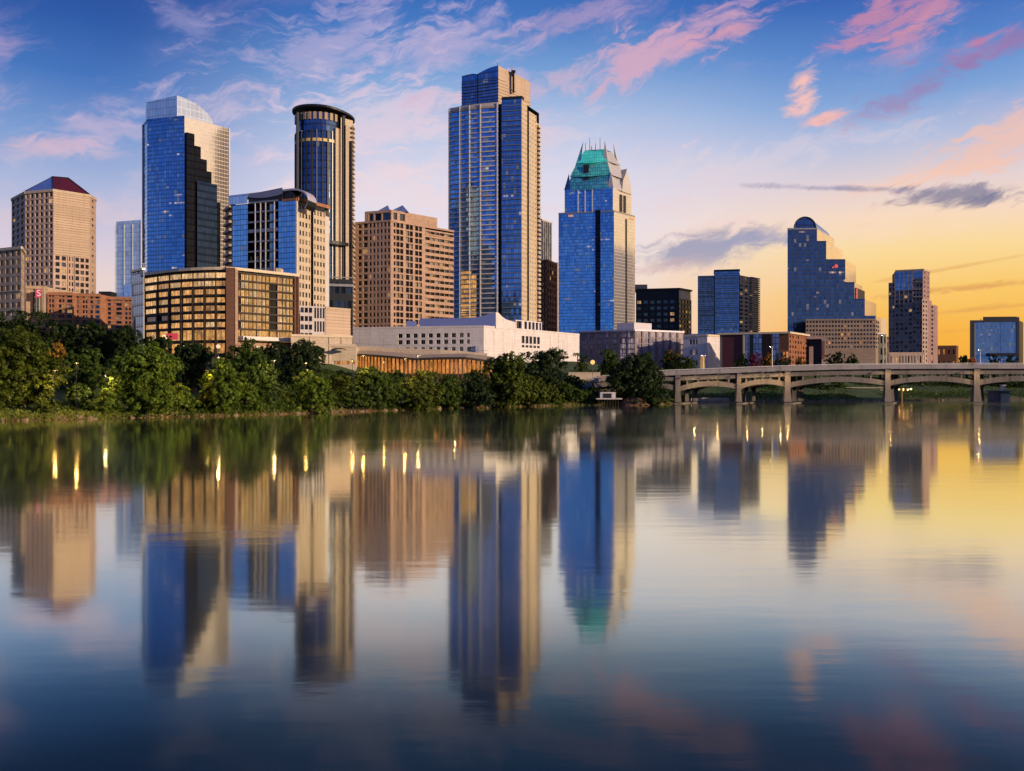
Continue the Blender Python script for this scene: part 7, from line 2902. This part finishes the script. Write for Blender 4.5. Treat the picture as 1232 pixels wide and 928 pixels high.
    mb.box(x0 + 3.2, x0 + 4.4, 317, 318.2, Z(470, 316), Z(464, 316))
    mb.box(x0 + 3.0, x0 + 4.6, 316.8, 318.4, Z(464, 316) + 0.003, Z(463, 316))
    mb.build('vent', steel_white, r)
    # amber dock light
    x, y = P(1085.5, 305)
    r = empty('dock_light', (x, y, 0), 'yellow lit dock light with long arm under the bridge', 'lamp post')
    mb = MB()
    mb.tube([(x, y, -2), (x, y, Z(467.5, 305))], 0.16, 8)
    mb.build('pole', emit('dock_pole_glow', (1.0, 0.52, 0.16), 0.28), r)  # yellow light on the pole is put in as its own glow
    mb = MB()
    mb.box(x - 1.5, x + 3.4, y - 0.2, y + 0.2, Z(468, 305), Z(467.2, 305))
    mb.build('arm', cream_trim, r)
    mb = MB()
    for dx in (-1.1, 0.4, 1.8, 3.0):
        mb.ball((x + dx, y - 0.1, Z(468.6, 305)), 0.04)
    mb.build('bulbs', lamp_amber, r, smooth=True)
    # walkway on the far bank seen below the bridge
    x0, x1 = P(1014, 352)[0], P(1066, 352)[0]
    r = empty('boardwalk', ((x0 + x1) / 2, 352, 2), 'pale boardwalk with railing seen under the third arch', 'boardwalk')
    mb = MB()
    mb.box(x0, x1, 351, 354, Z(471, 352), Z(469.4, 352))
    mb.build('deck', cream_trim, r)
    mb = MB()
    for k in range(22):
        xx = x0 + (x1 - x0) * k / 21
        mb.box(xx - 0.05, xx + 0.05, 351.0, 351.1, Z(469.4, 352) + 0.003, Z(466.6, 352))
    mb.box(x0, x1, 350.98, 351.12, Z(466.6, 352), Z(466.1, 352))
    mb.build('railing', cream_trim, r)
    for k in range(6):
        mb = MB()
        xx = x0 + (x1 - x0) * (k + 0.5) / 6
        mb.box(xx - 0.2, xx + 0.2, 352, 352.5, -1, Z(471, 352) - 0.003)
        mb.build('post', concrete, r)
    palm(694, 318, 428, 'palm left of the glowing gold lantern')
    palm(703, 322, 431, 'shorter palm touching the glowing gold lantern')
    # grass verge wall by the lantern
    mb = MB()
    mb.slab(P(684, 312), P(722, 312), 0, 0.5, 2, Z(449, 312))
    mb.slab(P(684, 312), P(722, 312), -0.2, 0.7, Z(449, 312) + 0.003, Z(448, 312))
    o = mb.build('garden_wall', stone_cream)
    tag(o, 'cream garden wall under the glowing gold lantern', 'wall')


bridge()
waterside()
for (px, Y, py, w, mt, lab, n) in TREES:
    tree(px, Y, py, w, mt, lab, n)
for (px, Y, py, w, mt, lab) in BUSHES:
    tree(px, max(Y, shore_y(P(px, Y)[0]) + 2.5), py, w, mt, lab, 2600, 'bush', 'bushes along the bank', name='bush', cat='bush')
for (px, Y, py, w, lab) in ARCH:
    tree(px, Y, py, w, leaf_dark if px != 1010 else leaf_mid, lab, 3000, 'bush', 'trees seen under the bridge', base=0.5)
for (px, Y, py, w, mt, lab, cat) in STREET:
    tree(px, Y, py, w, mt, lab, 1800, 'bush', 'street trees and shrubs', name='street_tree' if cat == 'tree' else 'shrub', cat=cat, leaf=0.26)
shore_lamps()
bank_details()
